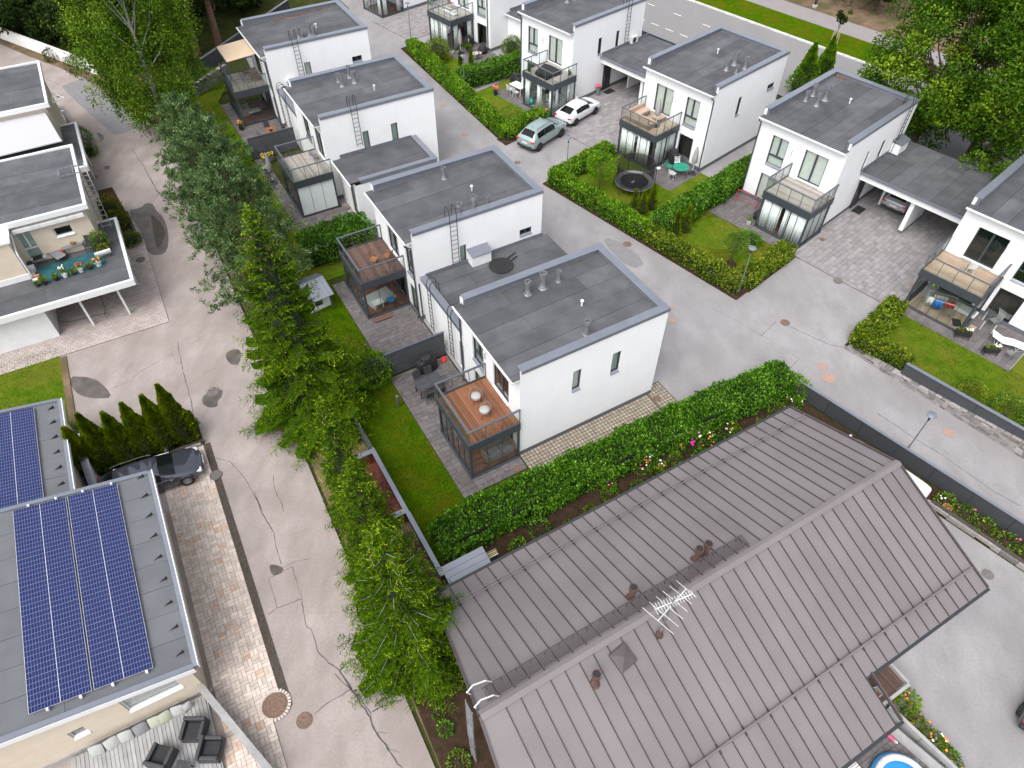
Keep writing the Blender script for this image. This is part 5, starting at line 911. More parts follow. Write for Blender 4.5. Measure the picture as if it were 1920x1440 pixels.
# --- hedges
hedge('long clipped hedge along the access road in front of the top gardens', RF, [(39.5,58.2),(37.3,48.8),(35.35,39.7),(39.4,39.8)], 1.25, 1.05)
hedge('thick dark hedge dividing the two top gardens', RF, [(38.4,48.9),(44.6,47.9)], 1.7, 1.45, 'leaf_hedge_dark')
hedge('hedge along the road beside the trampoline garden', RF, [(39.4,32.3),(33.6,32.2),(33.55,23.2)], 1.25, 1.05)
hedge('reddish hedge section along the road beside the dry lawn', RF, [(33.55,22.9),(33.55,15.7)], 1.25, 1.0, 'leaf_hedge_red')
hedge('reddish hedge at the lamp post corner beside the driveway', RF, [(34.4,15.65),(38.9,15.65)], 1.15, 1.0, 'leaf_hedge_red')
hedge('thick hedge between the trampoline garden and the dry lawn', RF, [(34.5,22.9),(45.8,22.9)], 1.55, 1.45, 'leaf_hedge_dark')
hedge('small hedge at the corner of the garden above the stone wall', RF, [(39.2,7.9),(34.9,7.85),(35.0,5.2)], 1.2, .95, 'leaf_hedge_red')
hedge('broad dark hedge between the brown deck house and the frosted sunroom', HF, [(7.4,38.9),(10.8,39.0)], 2.7, 1.7, 'leaf_hedge_dark', 240)
hedge('very long leafy hedge between grid stone strip and brown roof', HF, [(5.4,15.35),(12.0,15.3),(19.0,15.2),(25.9,14.9)], 1.85, 1.4, 'leaf_hedge_dark', 330)
# --- lane-side conifers
spruce('tallest spruce beside the lane near the middle of the row', W(LF,2.0,25.7), 13.6, 3.7, 1, pw=.88)
spruce('slim spruce with cones right below the tallest spruce', W(LF,1.85,18.9), 8.9, 1.45, 2, dens=1.25)
spruce('broad spruce next to the rusty brown bin enclosure', W(LF,1.8,15.2), 9.4, 2.1, 3, dens=1.25, pw=.85)
spruce('lowest spruce with bare grey branches beside the brown roof', W(LF,1.55,11.6), 10.3, 2.9, 4, dens=1.3, droop=.33, twig='lichen_twig', pw=.8)
pine('small pine in front of the birch beside the lane', W(LF,1.6,48.5), 8.2, 2.9, 5); pine('middle pine of the lane side row opposite the puddle', W(LF,1.9,42.5), 9.2, 3.5, 6); pine('pine directly behind the tallest spruce', W(LF,2.2,36.5), 9.8, 3.6, 7)
broadleaf('birch_tree', 'tall drooping birch at the bend of the lane', W(LF,.7,61.0), 17, 4.6, 'leaf_birch', 220, 230, .18, 8, 'bark_birch', .52, .46, 1.3, cl=.17, r0=.17)
for i, (px, h, r, lb) in enumerate([((20,62),9,5,'dark tree in the upper left corner behind the white fence'), ((105,40),9,5,'dark tree just right of the corner tree behind the white fence'), ((160,5),11,5,'dark tall tree behind the left side of the birch'), ((372,108),17,3.6,'tree with bare trunk between birch and awning house'), ((412,88),16,3.4,'tree with forked trunk just left of the awning house'), ((300,20),11,4.5,'dark tree behind the right side of the birch'), ((455,20),7,3,'small dark tree left of the top felt roof'), ((240,60),11,4.5,'dark tree hidden behind the middle of the birch'), ((60,15),10,5,'dark tree at the top edge above the white fence'), ((200,95),9,4,'dark tree low behind the left of the birch trunk'), ((345,60),9,3.6,'dark low tree beside the bare trunks'), ((130,75),8,4,'dark low tree right behind the white fence'), ((-20,20),11,5,'dark tree cut by the left image corner'), ((395,20),11,4,'dark tree above the forked trunk'), ((300,120),8,3.5,'dark low tree under the right birch branches')]):
    broadleaf('woodland_tree', lb, G(*px), h, r, 'leaf_wood', 50, 130, .32, 20+i, 'bark_pine' if i in (3,4) else 'bark', .5 if i not in (3,4) else .62, .48 if i not in (3,4) else .36, group='trees of the wood by the lane')
broadleaf('maple_tree', 'big maple behind the carport at upper right with trunk in view', G(1706,276), 13.5, 5.6, 'leaf_maple', 150, 270, .23, 30, zc=.54, rz=.46, cl=.2)
broadleaf('maple_tree', 'maple at the right edge beside the main road', W(RF,56.2,8.2), 13.0, 5.0, 'leaf_maple', 130, 260, .23, 31, zc=.52, rz=.46, cl=.2)
broadleaf('maple_tree', 'tall maple cut off by the upper right corner', W(RF,61,13.0), 15.5, 5.4, 'leaf_maple', 130, 260, .23, 32, zc=.54, rz=.44, cl=.2)
for i, (px, h, r, lb) in enumerate([((1560,-15),6,2.6,'dark young tree beyond the footpath at the top'), ((1640,20),8,3.2,'dark tree beyond the footpath left of the maples'), ((1440,-40),5,2.4,'dark bush tree at the top edge beyond the footpath')]): broadleaf('woodland_tree', lb, G(*px), h, r, 'leaf_wood', 30, 190, .24, 40+i, zc=.55, rz=.42, group='trees beyond the footpath')
t = broadleaf('young_tree', 'young street tree tied to wooden stakes on the verge', G(1562,84), 3.6, .7, 'leaf_wood', 10, 60, .18, 45, zc=.8, rz=.2, r0=.04)
for k in range(4): a_ = k*1.57; MB().tube([(.35*math.cos(a_),.35*math.sin(a_),-.02),(.3*math.cos(a_),.3*math.sin(a_),1.3)], .04, 5).build('stake', 'awning_sand', t)
MB().lathe([(.14,.3),(.2,.6),(.14,.95)], 8).build('watering_bag', 'leaf_hedge_dark', t)
conifer('thuja_tree', 'bright bushy conifer left of two behind the grey roof', G(1500,176), 4.4, 1.4, 6000, 'leaf_hedge', 'conifers behind the grey roof', .16); conifer('thuja_tree', 'bright bushy conifer right of two behind the grey roof', G(1535,160), 4.2, 1.2, 5000, 'leaf_hedge', 'conifers behind the grey roof', .16)
# --- row of columnar conifers next to the dark estate car
for i, (u, v, h, lb) in enumerate([(-8.9,27.7,3.3,'leftmost conifer of the hedge row beside the solar roof'), (-8.1,27.8,3.7,'second conifer from the left of the row above the car'), (-7.15,27.7,3.4,'third conifer from the left of the row above the car'), (-6.25,27.75,3.5,'fourth conifer of the row, above the car roof'), (-5.3,27.7,3.6,'fifth conifer of the row, above the car bonnet'), (-4.45,27.7,3.9,'rightmost conifer of the row next to the lane')]): conifer('columnar_conifer', lb, W(LF,u,v), h*1.08, .86, 11000, 'thuja', 'row of conifers above the estate car', .12, pw=.92)
for px, lb in [(z4(1080,320,(425,320))[0],'left small cone conifer in front of the trampoline'), (z4(1080,320,(487,335))[0],'middle small cone conifer in front of the trampoline'), (z4(1080,320,(562,290))[0],'right small cone conifer in front of the trampoline'), (z4(1080,320,(735,498))[0],'larger cone conifer at the dry lawn corner'), (z4(1080,320,(815,460))[0],'second cone conifer at the dry lawn corner near the hedge'), (z4(720,0,(577,545))[0],'narrow cone conifer next to the lamp post in the top garden'), (z4(720,0,(655,515))[0],'narrow cone conifer near the white parasol in the top garden')]:
    conifer('cone_conifer', lb, G(*px), 2.0 if 'dry' not in lb else 2.2, .42 if 'narrow' not in lb else .3, 2300, 'thuja', 'small cone conifers', .09, pw=.9)
shrub('ball_tree', 'round clipped tree on a stem left of the trampoline', 'tree', G(*z4(1080,320,(172,140))[0]), .95, .85, 'leaf_hedge', 3800, .10, None, 2.0, .05, .05)
shrub('ball_tree', 'small loose round tree in a mulch ring on the dry lawn', 'tree', G(*z4(1080,320,(1155,700))[0]), .75, .6, 'leaf_light', 1600, .10, None, 1.75, .04, .15)
struct(sheet('mulch_ring', 'soil', [(p.x, p.y) for p in [G(*z4(1080,320,(1155,708))[0])+Vector((.45*math.cos(q*.5), .45*math.sin(q*.5), 0)) for q in range(12)]], .06))
for lb, loc, rx, rz, mt, n in [('reddish green bush at the upper end of the long hedge', G(*z4(720,0,(405,455))[0]), 1.15, 1.1, 'leaf_hedge_red', 4200), ('pale flowering bush beside the top white house corner', G(*z4(720,0,(960,400))[0]), .9, .8, 'leaf_light', 2400), ('low green bush beside the slat fence and covered grill', W(HF,6.5,26.9), 1.15, .95, 'leaf_hedge', 4600), ('loose yellow flowering shrub below the tallest spruce', W(HF,5.9,28.4), 1.0, .9, 'leaf_yellow', 1500),
    ('dark round bush beside the far slat fence', W(HF,6.0,53.2), 1.25, 1.0, 'leaf_hedge_dark', 4200), ('thin young shrub on the far lawn by the patio', W(HF,6.1,57.0), .8, 1.0, 'leaf_birch', 900), ('thin yellow green shrub on the lawn near the frosted sunroom', W(HF,5.8,42.4), .9, 1.1, 'leaf_birch', 1000), ('bright bush at the stone retaining wall by the awning house', W(HF,7.6,67.5), 1.2, .8, 'leaf_light', 2600),
    ('airy yellow green shrub inside the hedge near the grey green car', W(RF,36.9,41.0), 1.2, .8, 'leaf_light', 1500), ('leafy bush behind the dark fence cap at the right', W(RF,35.6,1.7), .75, .6, 'leaf_hedge_red', 1500), ('green bush behind the fence at the right edge', W(RF,35.8,-.3), .95, .7, 'leaf_light', 2200), ('second green bush behind the fence at the right edge', W(RF,36.0,-2.0), .95, .7, 'leaf_hedge_dark', 2200),
    ('creeping green juniper by the dry lawn corner hedge', G(1400,455), .9, .35, 'leaf_hedge_dark', 1800), ('yellow green cone shaped spruce in the flower bed by the ladder', G(212,408), .85, .9, 'leaf_yellow', 2600), ('low golden conifer in the flower bed below the cone', G(222,424), .8, .6, 'leaf_yellow', 1800), ('leafy plants in the stone edged flower bed', G(246,455), .7, .35, 'leaf_light', 1300), ('bush beside the upper left driveway', G(155,268), .8, .7, 'leaf_hedge_dark', 1700), ('small light bush below the driveway bush', G(170,290), .6, .45, 'leaf_light', 1000),
    ('dark shrub mass beyond the footpath at the top', G(1595,8), 2.4, 1.7, 'leaf_wood', 3200), ('dark shrub left of the maples beyond the footpath', G(1668,26), 2.0, 1.5, 'leaf_wood', 2600), ('dark shrub at the top edge above the verge', G(1480,-12), 2.2, 1.5, 'leaf_wood', 2600), ('low shrub by the white fence at upper left', G(103,112), .8, .6, 'leaf_wood', 1300), ('round shrub by the white fence under the birch', G(150,135), 1.0, .8, 'leaf_wood', 1500), ('bright green fern clump in the bottom soil bed', G(860,1432), .42, .3, 'leaf_light', 420), ('variegated hosta nearest the lowest spruce', G(808,1288), .22, .2, 'leaf_light', 160), ('variegated hosta in the middle of the soil bed', G(818,1316), .24, .2, 'leaf_light', 170), ('small variegated hosta beyond the middle one', G(822,1341), .2, .18, 'leaf_light', 130), ('dark green clump near the white trellis', G(836,1368), .28, .25, 'leaf_hedge_dark', 260),
    ('leafy green clump under the lowest spruce branches', G(812,1240), .45, .4, 'leaf_hedge', 520), ('shrubs beside the conifer row and garden hose', G(150,855), .7, .5, 'leaf_hedge_dark', 1200), ('green plants by the conifer row gap', G(133,818), .5, .45, 'leaf_light', 700),
    ('leafy bush at the far end of the long hedge', W(HF,26.2,14.1), .75, .75, 'leaf_hedge', 1600)]: shrub('bush', lb, 'bush', loc, rx, rz, mt, n, .10, 'garden bushes')
# flower bed beside the long hedge
def flowers(label, loc, r, h, n, mts, mt='leaf_hedge_dark', leafn=420, sz=.05, name='flowering_plant'):
    t = shrub(name, label, 'flowers', loc, r, h*.55, mt, leafn, .10, 'flowering plants', h*.45); mb = MB()
    for i in range(n):
        q = random.random()*6.28; rr = r*math.sqrt(random.random()); mb.m = random.randrange(len(mts)); s = sz*random.uniform(.7,1.3); mb.lathe([(s*.2,0),(s,.35*s),(s*.7,.8*s),(.005,s)], 6, (rr*math.cos(q), rr*math.sin(q), h*(.75+.3*random.random())))
    mb.build('blossoms', mts, t); return t
for px, r, h, n, mts, lb in [(z4(900,600,(1570,950))[0],.5,.8,16,['magenta'],'magenta phlox in the bed beside the long hedge'), (z4(900,600,(1650,895))[0],.55,.8,22,['white_flower','orange'],'white and orange roses right of the magenta phlox'), (z4(900,600,(1470,980))[0],.4,.7,7,['red','orange'],'red flowers left of the magenta phlox'), (z4(900,600,(1190,1110))[0],.5,.7,24,['white_flower','orange','pink'],'pale roses in the middle of the long hedge bed'), (z4(900,600,(1340,1120))[0],.3,.5,10,['orange','white_flower'],'peach flowers near the roof eave'),
    (z4(900,600,(960,1240))[0],.4,.5,3,['pink'],'single pink rose bush near the roof eave'), (z4(900,600,(1250,1050))[0],.4,.8,12,['white_flower'],'tall white roses against the long hedge'), (z4(900,600,(1710,950))[0],.45,.5,5,['orange'],'low orange flowers close to the roof'), (z4(900,600,(1850,830))[0],.45,.5,9,['white_flower','yellow'],'cream flowers at the far end of the bed'), (z4(1440,600,(180,640))[0],.45,.6,6,['pink','white_flower'],'pink flowers at the hedge end near the roof corner')]: flowers(lb, G(*px), r, h, n, mts)
for i in range(13):
    u_ = 8.2+i*1.35; shrub('bush', ('broad leafy','fern like','grey green','pointed','low spreading','glossy','dark','lush','pale','ragged','tall','small','tufted')[i]+' plant in the bed between long hedge and brown eave', 'bush', W(HF,u_,13.45+.35*math.sin(i*2.1),.03), .38+.12*math.sin(i*1.7), .3+.1*math.cos(i), ('leaf_hedge','leaf_hedge_dark','leaf_birch','leaf_light')[i % 4], 420, .10, 'garden bushes')
for i in range(11):
    v = -.6-1.0*i; flowers('clump %s of the narrow flower bed along the dark fence' % ('with white bloom','with pink rose','of green leaves','of pale roses','of tall leaves','with one pink bud','of dense foliage','of red bloom','of yellow leaves','of lilies','of mixed leaves')[i], W(RF,28.0,v,.02), .42, .6, (3,2,0,3,0,1,0,3,0,0,1)[i] or 1, [('white_flower','pink','yellow','pink','white_flower','pink','white_flower','red','yellow','orange','pink')[i]], 'leaf_hedge_dark' if i % 2 else 'leaf_hedge', 280)
for i in range(7):
    px = [(1700,1318),(1690,1330),(1706,1352),(1722,1375),(1745,1395),(1760,1412),(1775,1430)][i]; flowers('%s in the bed below the brown roof corner' % ('dark leafy plant','olive juniper','bright leafy plant','golden conifer clump','white and peach roses','spiky plant with orange tips','dense green plant')[i], G(*px), .42, .55, 14 if i == 4 else 2, ['white_flower','orange'] if i == 4 else ['orange'], ('leaf_hedge','thuja','leaf_light','leaf_yellow','leaf_hedge','thuja','leaf_hedge')[i], 380)
# short grass over the lawns nearest the camera
def grass(poly, n, a, hgt=.07):
    us = [p[0] for p in poly]; vs_ = [p[1] for p in poly]; U = RNG.uniform(min(us), max(us), n); V = RNG.uniform(min(vs_), max(vs_), n); k = np.array([inside(poly, x, y) for x, y in zip(U, V)]); U, V = U[k], V[k]; A, B_ = fr(a)
    P = np.outer(U, A)+np.outer(V, B_); P[:,2] = .03; m_ = len(P); T = .4+.3*nz3(P, .9, 2)+.2*RNG.normal(size=m_)
    return stuff(leaves('lawn_grass', 'grass_blade', None, P, rdir(m_)*.8+np.array((0,0,.9)), hgt*RNG.uniform(.6,1.4,m_), .022, T))
for poly, n, a, lb in [([(4.62,14.6),(11.0,16.0),(11.0,17.15),(7.3,17.15),(7.3,26.4),(4.62,26.4)],34000,HF,'short lawn grass beside the nearest patio'), ([(4.62,26.5),(7.3,26.5),(7.35,36.2),(4.62,36.2)],12000,HF,'short lawn grass beside the brown deck sunroom'), ([(34.9,-6),(39.6,-6),(39.6,7.4),(34.9,7.4)],16000,RF,'short lawn grass above the stone wall'), ([(-16,26),(-9.85,26),(-9.85,38.3),(-16,38.3)],14000,LF,'short lawn grass beside the cream house forecourt'), ([(33.9,15.9),(39.3,15.9),(39.2,28),(33.9,32)],14000,RF,'short lawn grass round the trampoline')]:
    o = grass(poly, n, a); o['label'] = lb; o['category'] = 'grass'
# ================================================================== FENCES AND WALLS
def panel_fence(label, p, q, h, panel=2.0, mt='fence_boards', cap='slate_metal', z=0., capw=.16, h2=None, thick=.05, name='fence', group='board fences'):
    p, q = Vector(p), Vector(q); d = q-p; L = d.length; rot = math.atan2(d.y, d.x); t = thing(name, label, 'fence', (p.x,p.y,z), rot, group); n = max(1, round(L/panel)); w = L/n; h2 = h2 or h
    for i in range(n):
        a, b = h+(h2-h)*i/n, h+(h2-h)*(i+1)/n; x0, x1 = i*w+.01, (i+1)*w-.01
        MB().add([(x0,-thick/2,.05),(x1,-thick/2,.05),(x1,thick/2,.05),(x0,thick/2,.05),(x0,-thick/2,a),(x1,-thick/2,b),(x1,thick/2,b),(x0,thick/2,a)], [(3,2,1,0),(4,5,6,7),(0,1,5,4),(1,2,6,5),(2,3,7,6),(3,0,4,7)]).build('fence_panel', mt, t); bx('post', 'dark_frame' if mt != 'fence_white' else mt, t, i*w-.04,i*w+.04, thick/2+.002,thick/2+.08, -.05,a-.02)
        if cap: MB().add([(x0-.01,-capw/2,a),(x1+.01,-capw/2,b),(x1+.01,capw/2,b),(x0-.01,capw/2,a),(x0-.01,-capw/2,a+.04),(x1+.01,-capw/2,b+.04),(x1+.01,capw/2,b+.04),(x0-.01,capw/2,a+.04)], [(3,2,1,0),(4,5,6,7),(0,1,5,4),(1,2,6,5),(2,3,7,6),(3,0,4,7)]).build('cap', cap, t)
    return t
panel_fence('long dark board fence with grey cap along the lower road', W(RF,28.72,8.3), W(RF,28.72,-13), 1.1)
panel_fence('dark fence standing on the stone wall at the right edge', W(RF,34.12,4.95), W(RF,33.7,-7), .82, z=.45, h2=1.25, capw=.2)
panel_fence('dark fence with pale cap closing the nearest garden', W(HF,4.42,17.3), W(HF,4.42,13.6), 1.0, capw=.22)
panel_fence('dark garden fence behind the slim spruce', W(HF,4.36,26.4), W(HF,4.36,21.7), .95, cap='dark_frame')
panel_fence('dark garden fence behind the tallest spruce', W(HF,4.36,52.8), W(HF,4.36,26.6), .95, cap='dark_frame')
panel_fence('dark fence along the far edge of the wood', G(375,112,1.2), G(540,0,1.2), 1.25, z=-.02, capw=.25)
panel_fence('dark fence behind the carports along the main road', W(RF,57.9,50), W(RF,57.9,33), 1.0, capw=.2)
panel_fence('white painted fence by the wood at upper left', G(-40,57), G(185,142), 1.25, 2.2, 'fence_white', 'fence_white')
for lb, v in (('dark horizontal slat screen behind the covered grill', 26.48), ('dark horizontal slat screen beside the teak garden table', 53.03)):
    t = thing('slat_fence', lb, 'fence', W(HF,7.3,v), R(HF), 'slat screens'); sm = MB().box(0,3.62,-.012,.012,0,.118).mesh('slat', 'fence_slat')
    for k in range(12): put('slat', sm, t, (0,0,.12+k*.144), (R(-14),0,0))
    for x in (.03,1.2,2.4,3.56): bx('post', 'dark_frame', t, x-.04,x+.04, .03,.1, 0,1.84)
    bx('cap_rail', 'rail_metal', t, -.02,3.64, -.05,.07, 1.84,1.88)
# bin enclosure with rusty brown inside
t = thing('bin_enclosure', 'rusty brown lined enclosure with wide pale cap beside the garden', 'enclosure', W(HF,3.0,17.4), R(HF)); e = MB()
for a in ((0,1.45,4.0,4.1),(0,1.45,0,.1),(0,.1,.1,4.0),(1.35,1.45,.1,4.0)): bx('side', 'bin_brown', t, *a, 0,.95); bx('cap', 'slate_metal', t, a[0]-.06,a[1]+.06, a[2]-(.09 if a[3]-a[2] < .2 else -.09),a[3]+(.09 if a[3]-a[2] < .2 else -.09), .955,1.0)
bx('floor', 'bin_brown', t, .1,1.35, .1,4.0, 0,.06)
struct(MB().box(0,.15,0,9.0,-.05,.09).build('lawn_edging', 'concrete', None, W(HF,4.46,17.4), R(HF)))
# dry stone retaining walls, stone by stone
def stone_wall(label, p, q, h0, h1, course=.165, ln=.4, dep=.35, cap=True):
    p, q = Vector(p), Vector(q); d = q-p; L = d.length; t = thing('stone_wall', label, 'wall', p, math.atan2(d.y, d.x), 'dry stone walls'); k = 0; ms = [MB().paver(-w/2,w/2,-.09,.09,0,course-.012,.02).mesh('stone', 'stone') for w in (ln*.7,ln,ln*1.25)]
    MB().add([(0,.05,-.05),(L,.05,-.05),(L,dep,-.05),(0,dep,-.05),(0,.05,h0-.03),(L,.05,h1-.03),(L,dep,h1-.03),(0,dep,h0-.03)], [(3,2,1,0),(4,5,6,7),(0,1,5,4),(1,2,6,5),(2,3,7,6),(3,0,4,7)]).build('core', 'joint_dark', t); z = -.03
    while z < max(h0,h1):
        x = -random.random()*.2
        while x < L:
            i = random.randrange(3); w = (ln*.7,ln,ln*1.25)[i]; c = x+w/2
            if 0 < c < L and z+course*.6 < h0+(h1-h0)*c/L: put('stone', ms[i], t, (c,random.uniform(-.02,.015)+.05,z), random.gauss(0,.03))
            x += w+.012
        z += course
    if cap:
        x = 0
        while x < L-.1:
            w = random.uniform(.35,.6); w = min(w, L-x); zz = h0+(h1-h0)*(x+w/2)/L; s = MB(); s.paver(-w/2+.01,w/2-.01,-.2,.2,0,.07,.02); s.build('coping_stone', 'stone', t, (x+w/2,.16,zz-.01), (0,-math.atan2(h1-h0,L),random.gauss(0,.02))); x += w
    return t
stone_wall('stacked stone retaining wall under the dark fence at right', W(RF,34.1,8.2), W(RF,33.55,-7), .12, 1.25)
stone_wall('stone retaining wall below the awning house garden', W(HF,6.1,66.0), W(HF,9.6,68.6), 1.0, 1.0)
stone_wall('low stone edging round the flower bed by the cream house', G(265,452), G(243,400), .25, .25, .12, .35, .2, False)
stone_wall('low stone edging under the row of conifers', W(LF,-8.8,26.85), W(LF,-3.7,26.85), .3, .3, .14, .4, .2, False)
stone_wall('stone edging at the lower end of the brown roof yard', W(RF,27.35,-.2), W(RF,27.3,-13), .35, .35, .3, 1.1, .22, False)
# ================================================================== STREET LAMPS AND BOLLARDS
def lamp(label, loc):
    t = thing('street_lamp', label, 'lamp', loc, 0, 'slender grey street lamps'); MB().tube([(0,0,-.05),(0,0,1.0),(0,0,1.02),(0,0,3.15)], [.055,.055,.035,.03], 8).build('pole', 'galv', t); MB().lathe([(.05,3.1),(.055,3.22),(.035,3.23),(.03,3.26)], 8).build('collar', 'black_metal', t)
    MB().lathe([(.04,3.26),(.11,3.44),(.115,3.47)], 10, caps=False).build('lens', 'lamp_glass', t); MB().lathe([(.115,3.46),(.25,3.485),(.25,3.505),(.12,3.56),(.01,3.575)], 16).build('shade', 'slate_metal', t); bx('foot_plate', 'concrete', t, -.12,.12, -.12,.12, 0,.05); return t
for px, lb in [((771,76),'street lamp at the upper end of the long hedge'), ((871.7,179),'street lamp standing inside the top gardens hedge'), ((1061,338),'street lamp between grey green car and trampoline hedge'), ((1384.5,548),'street lamp at the hedge corner by the driveway')]: lamp(lb, G(*px))
lamp('street lamp behind the dark board fence on the lower road', W(RF,29.1,2.1))
for px, lb in [(z4(480,600,(1072,650))[0],'bollard light on the nearest lawn'), (z4(360,0,(483,1325))[0],'bollard light beside the potted daisies'), (z4(480,600,(835,265))[0],'bollard light near the yellow flowering shrub'), (z4(1080,0,(313,1290))[0],'bollard light at the hedge behind the trampoline')]:
    t = thing('bollard_light', lb, 'lamp', G(*px), 0, 'garden bollard lights'); MB().lathe([(.07,0),(.07,.7),(.05,.7),(.05,.8)], 10).build('post', 'rail_metal', t); MB().lathe([(.075,.8),(.075,.9),(.02,.92)], 10).build('head', 'galv', t)
p = thing('post', 'dark thick post at the top edge beyond the footpath', 'post', G(1527,14), 0); MB().tube([(0,0,-.1),(0,0,6)], .14, 8).build('pole', 'black_metal', p); MB().lathe([(.3,0),(.3,.25),(.2,.3)], 10).build('foot', 'concrete', p)
# ================================================================== CARS
def car(label, paint, loc, rot, L=4.6, Wd=1.84, H=1.68, kind='suv', rim='rim_dark', cat='car', trim='plastic_dark', rails=True):
    t = thing('parked_car', label, cat, loc, rot, 'parked cars'); hw = Wd/2; k = H/1.68
    if kind == 'suv': st = [(0,.5,.84,.9,.80,.66),(.07,.33,1.0,1.05,.95,.80),(.22,.3,1.07,1.13,.99,.78),(.62,.3,1.08,1.60,1,.64),(1.5,.3,1.08,1.68,1,.64),(2.35,.3,1.06,1.675,1,.65),(2.8,.3,1.05,1.59,1,.66),(3.5,.3,1.02,1.09,.99,.80),(4.1,.32,.97,1.02,.97,.74),(4.48,.36,.82,.88,.90,.62),(4.6,.45,.66,.72,.70,.5)]
    elif kind == 'estate': st = [(0,.45,.8,.86,.8,.66),(.08,.3,.93,.98,.95,.78),(.25,.26,.97,1.04,.99,.76),(.72,.24,.98,1.42,1,.62),(1.6,.24,.98,1.49,1,.62),(2.4,.24,.96,1.47,1,.62),(2.75,.24,.95,1.39,1,.63),(3.5,.24,.92,.98,.99,.78),(4.2,.26,.86,.9,.96,.70),(4.62,.3,.72,.77,.86,.56),(4.77,.38,.58,.63,.62,.42)]
    elif kind == 'coupe': st = [(0,.5,.86,.93,.80,.66),(.07,.35,.98,1.04,.95,.80),(.2,.3,1.02,1.09,.99,.78),(1.0,.28,1.02,1.45,1,.62),(1.7,.28,1.01,1.53,1,.63),(2.2,.28,1.0,1.51,1,.64),(2.6,.28,.99,1.42,1,.65),(3.35,.28,.97,1.03,.99,.80),(3.95,.3,.92,.96,.96,.72),(4.28,.34,.78,.84,.88,.6),(4.36,.42,.64,.7,.68,.48)]
    else: st = [(0,.5,1.1,1.9,.9,.82),(.1,.3,1.15,2.0,1,.86),(1.5,.28,1.15,2.05,1,.87),(3.0,.28,1.15,2.05,1,.87),(4.0,.28,1.15,1.98,1,.85),(4.25,.28,1.12,1.85,1,.82),(4.75,.3,1.05,1.15,.99,.8),(5.2,.35,.9,.96,.92,.66),(5.35,.45,.75,.8,.75,.5)]
    sc = L/st[-1][0]; vs_ = []; fs = []; ms = []; nr = 14
    for x, zl, zb, zt, w, wt in st:
        x *= sc; z = lambda q: q*k if kind != 'van' else q; w *= hw; wt *= hw; half = [(w*.86,z(zl)),(w*.97,z(zl)+.08),(w,z(zl+(zb-zl)*.55)),(w*.965,z(zb)),(wt+(w*.965-wt)*.1,z(zb+(zt-zb)*.86)),(wt*.9,z(zt)),(wt*.45,z(zt)+.025)]
        ring = [(y,q) for y, q in half]+[(-y,q) for y, q in half[::-1]]; vs_ += [(x-L/2,y,q) for y, q in ring]
    a, b = (3, 6) if kind != 'van' else (9, 9)
    for i in range(len(st)-1):
        for j in range(nr):
            jj = (j+1) % nr; fs.append((i*nr+j,i*nr+jj,(i+1)*nr+jj,(i+1)*nr+j)); side = j in (3,9); top = j in (5,6,7); mi = 0
            if kind != 'van':
                if side and 3 <= i <= 5: mi = 1
                if (top or j in (4,8)) and i == 6: mi = 1
                if top and i == 2: mi = 1
                if j == 0 or j == 12 or j == 13: mi = 2 if kind == 'suv' or kind == 'coupe' else 0
            else:
                if (top or j in (4,8)) and i == 5: mi = 1
                if side and i == 4: mi = 1
            ms.append(mi)
    fs += [tuple(range(nr-1,-1,-1)), tuple(range((len(st)-1)*nr, len(st)*nr))]; ms += [0, 0]
    me = bpy.data.meshes.new('tmp'); me.from_pydata(vs_, [], fs)
    for q in range(3): me.materials.append(None)
    me.polygons.foreach_set('material_index', ms); o = bpy.data.objects.new('tmp', me); col.objects.link(o); sm = o.modifiers.new('s', 'SUBSURF'); sm.levels = 2; sm.render_levels = 2
    dg = bpy.context.evaluated_depsgraph_get(); ev = bpy.data.meshes.new_from_object(o.evaluated_get(dg)); bpy.data.objects.remove(o); co = [v.co.copy() for v in ev.vertices]
    for q, (nm, mt) in enumerate((('body', paint), ('windows', 'car_glass'), ('sill_trim', trim))):
        F = [list(pp.vertices) for pp in ev.polygons if pp.material_index == q]
        if not F: continue
        used = sorted({v for f in F for v in f}); ix = {v: n for n, v in enumerate(used)}; mb = MB(); mb.v = [tuple(co[v]) for v in used]; mb.r = [0]*len(used); mb.f = [[ix[v] for v in f] for f in F]; mb.mi = [0]*len(F); mb.build(nm, mt, t, smooth=True)
    wr = .35*k if kind != 'estate' else .34; wx = (.78*sc, L-.95*sc+.02) if kind != 'van' else (.95, L-.95)
    ty = MB().lathe([(wr*.66,-.11),(wr*.95,-.11),(wr,-.07),(wr,.07),(wr*.95,.11),(wr*.66,.11)], 20, caps=False); tym = ty.mesh('tyre', 'rubber', True); rm = MB(); rm.lathe([(wr*.67,-.1),(wr*.67,.07),(wr*.6,.09),(wr*.55,.05),(wr*.1,.04),(.01,.06)], 20)
    for q in range(10): an = q*math.pi/5; rm.bar((wr*.1*math.cos(an),wr*.1*math.sin(an),.07), (wr*.6*math.cos(an+.1),wr*.6*math.sin(an+.1),.085), .045, .03)
    rmm = rm.mesh('rim', rim); ar = MB()
    for q in range(13): an = -.15+q*(math.pi+.3)/12; ar.v.append((wr*1.13*math.cos(an),wr*1.13*math.sin(an),0)); ar.v.append((wr*1.02*math.cos(an),wr*1.02*math.sin(an),0)); ar.v.append((wr*1.16*math.cos(an),wr*1.16*math.sin(an),-.12)); ar.r += [0,0,0]
    for q in range(12): ar.f += [[3*q,3*q+3,3*q+4,3*q+1],[3*q,3*q+2,3*q+5,3*q+3]]; ar.mi += [0,0]
    arm = ar.mesh('wheel_arch', trim if kind != 'estate' else paint)
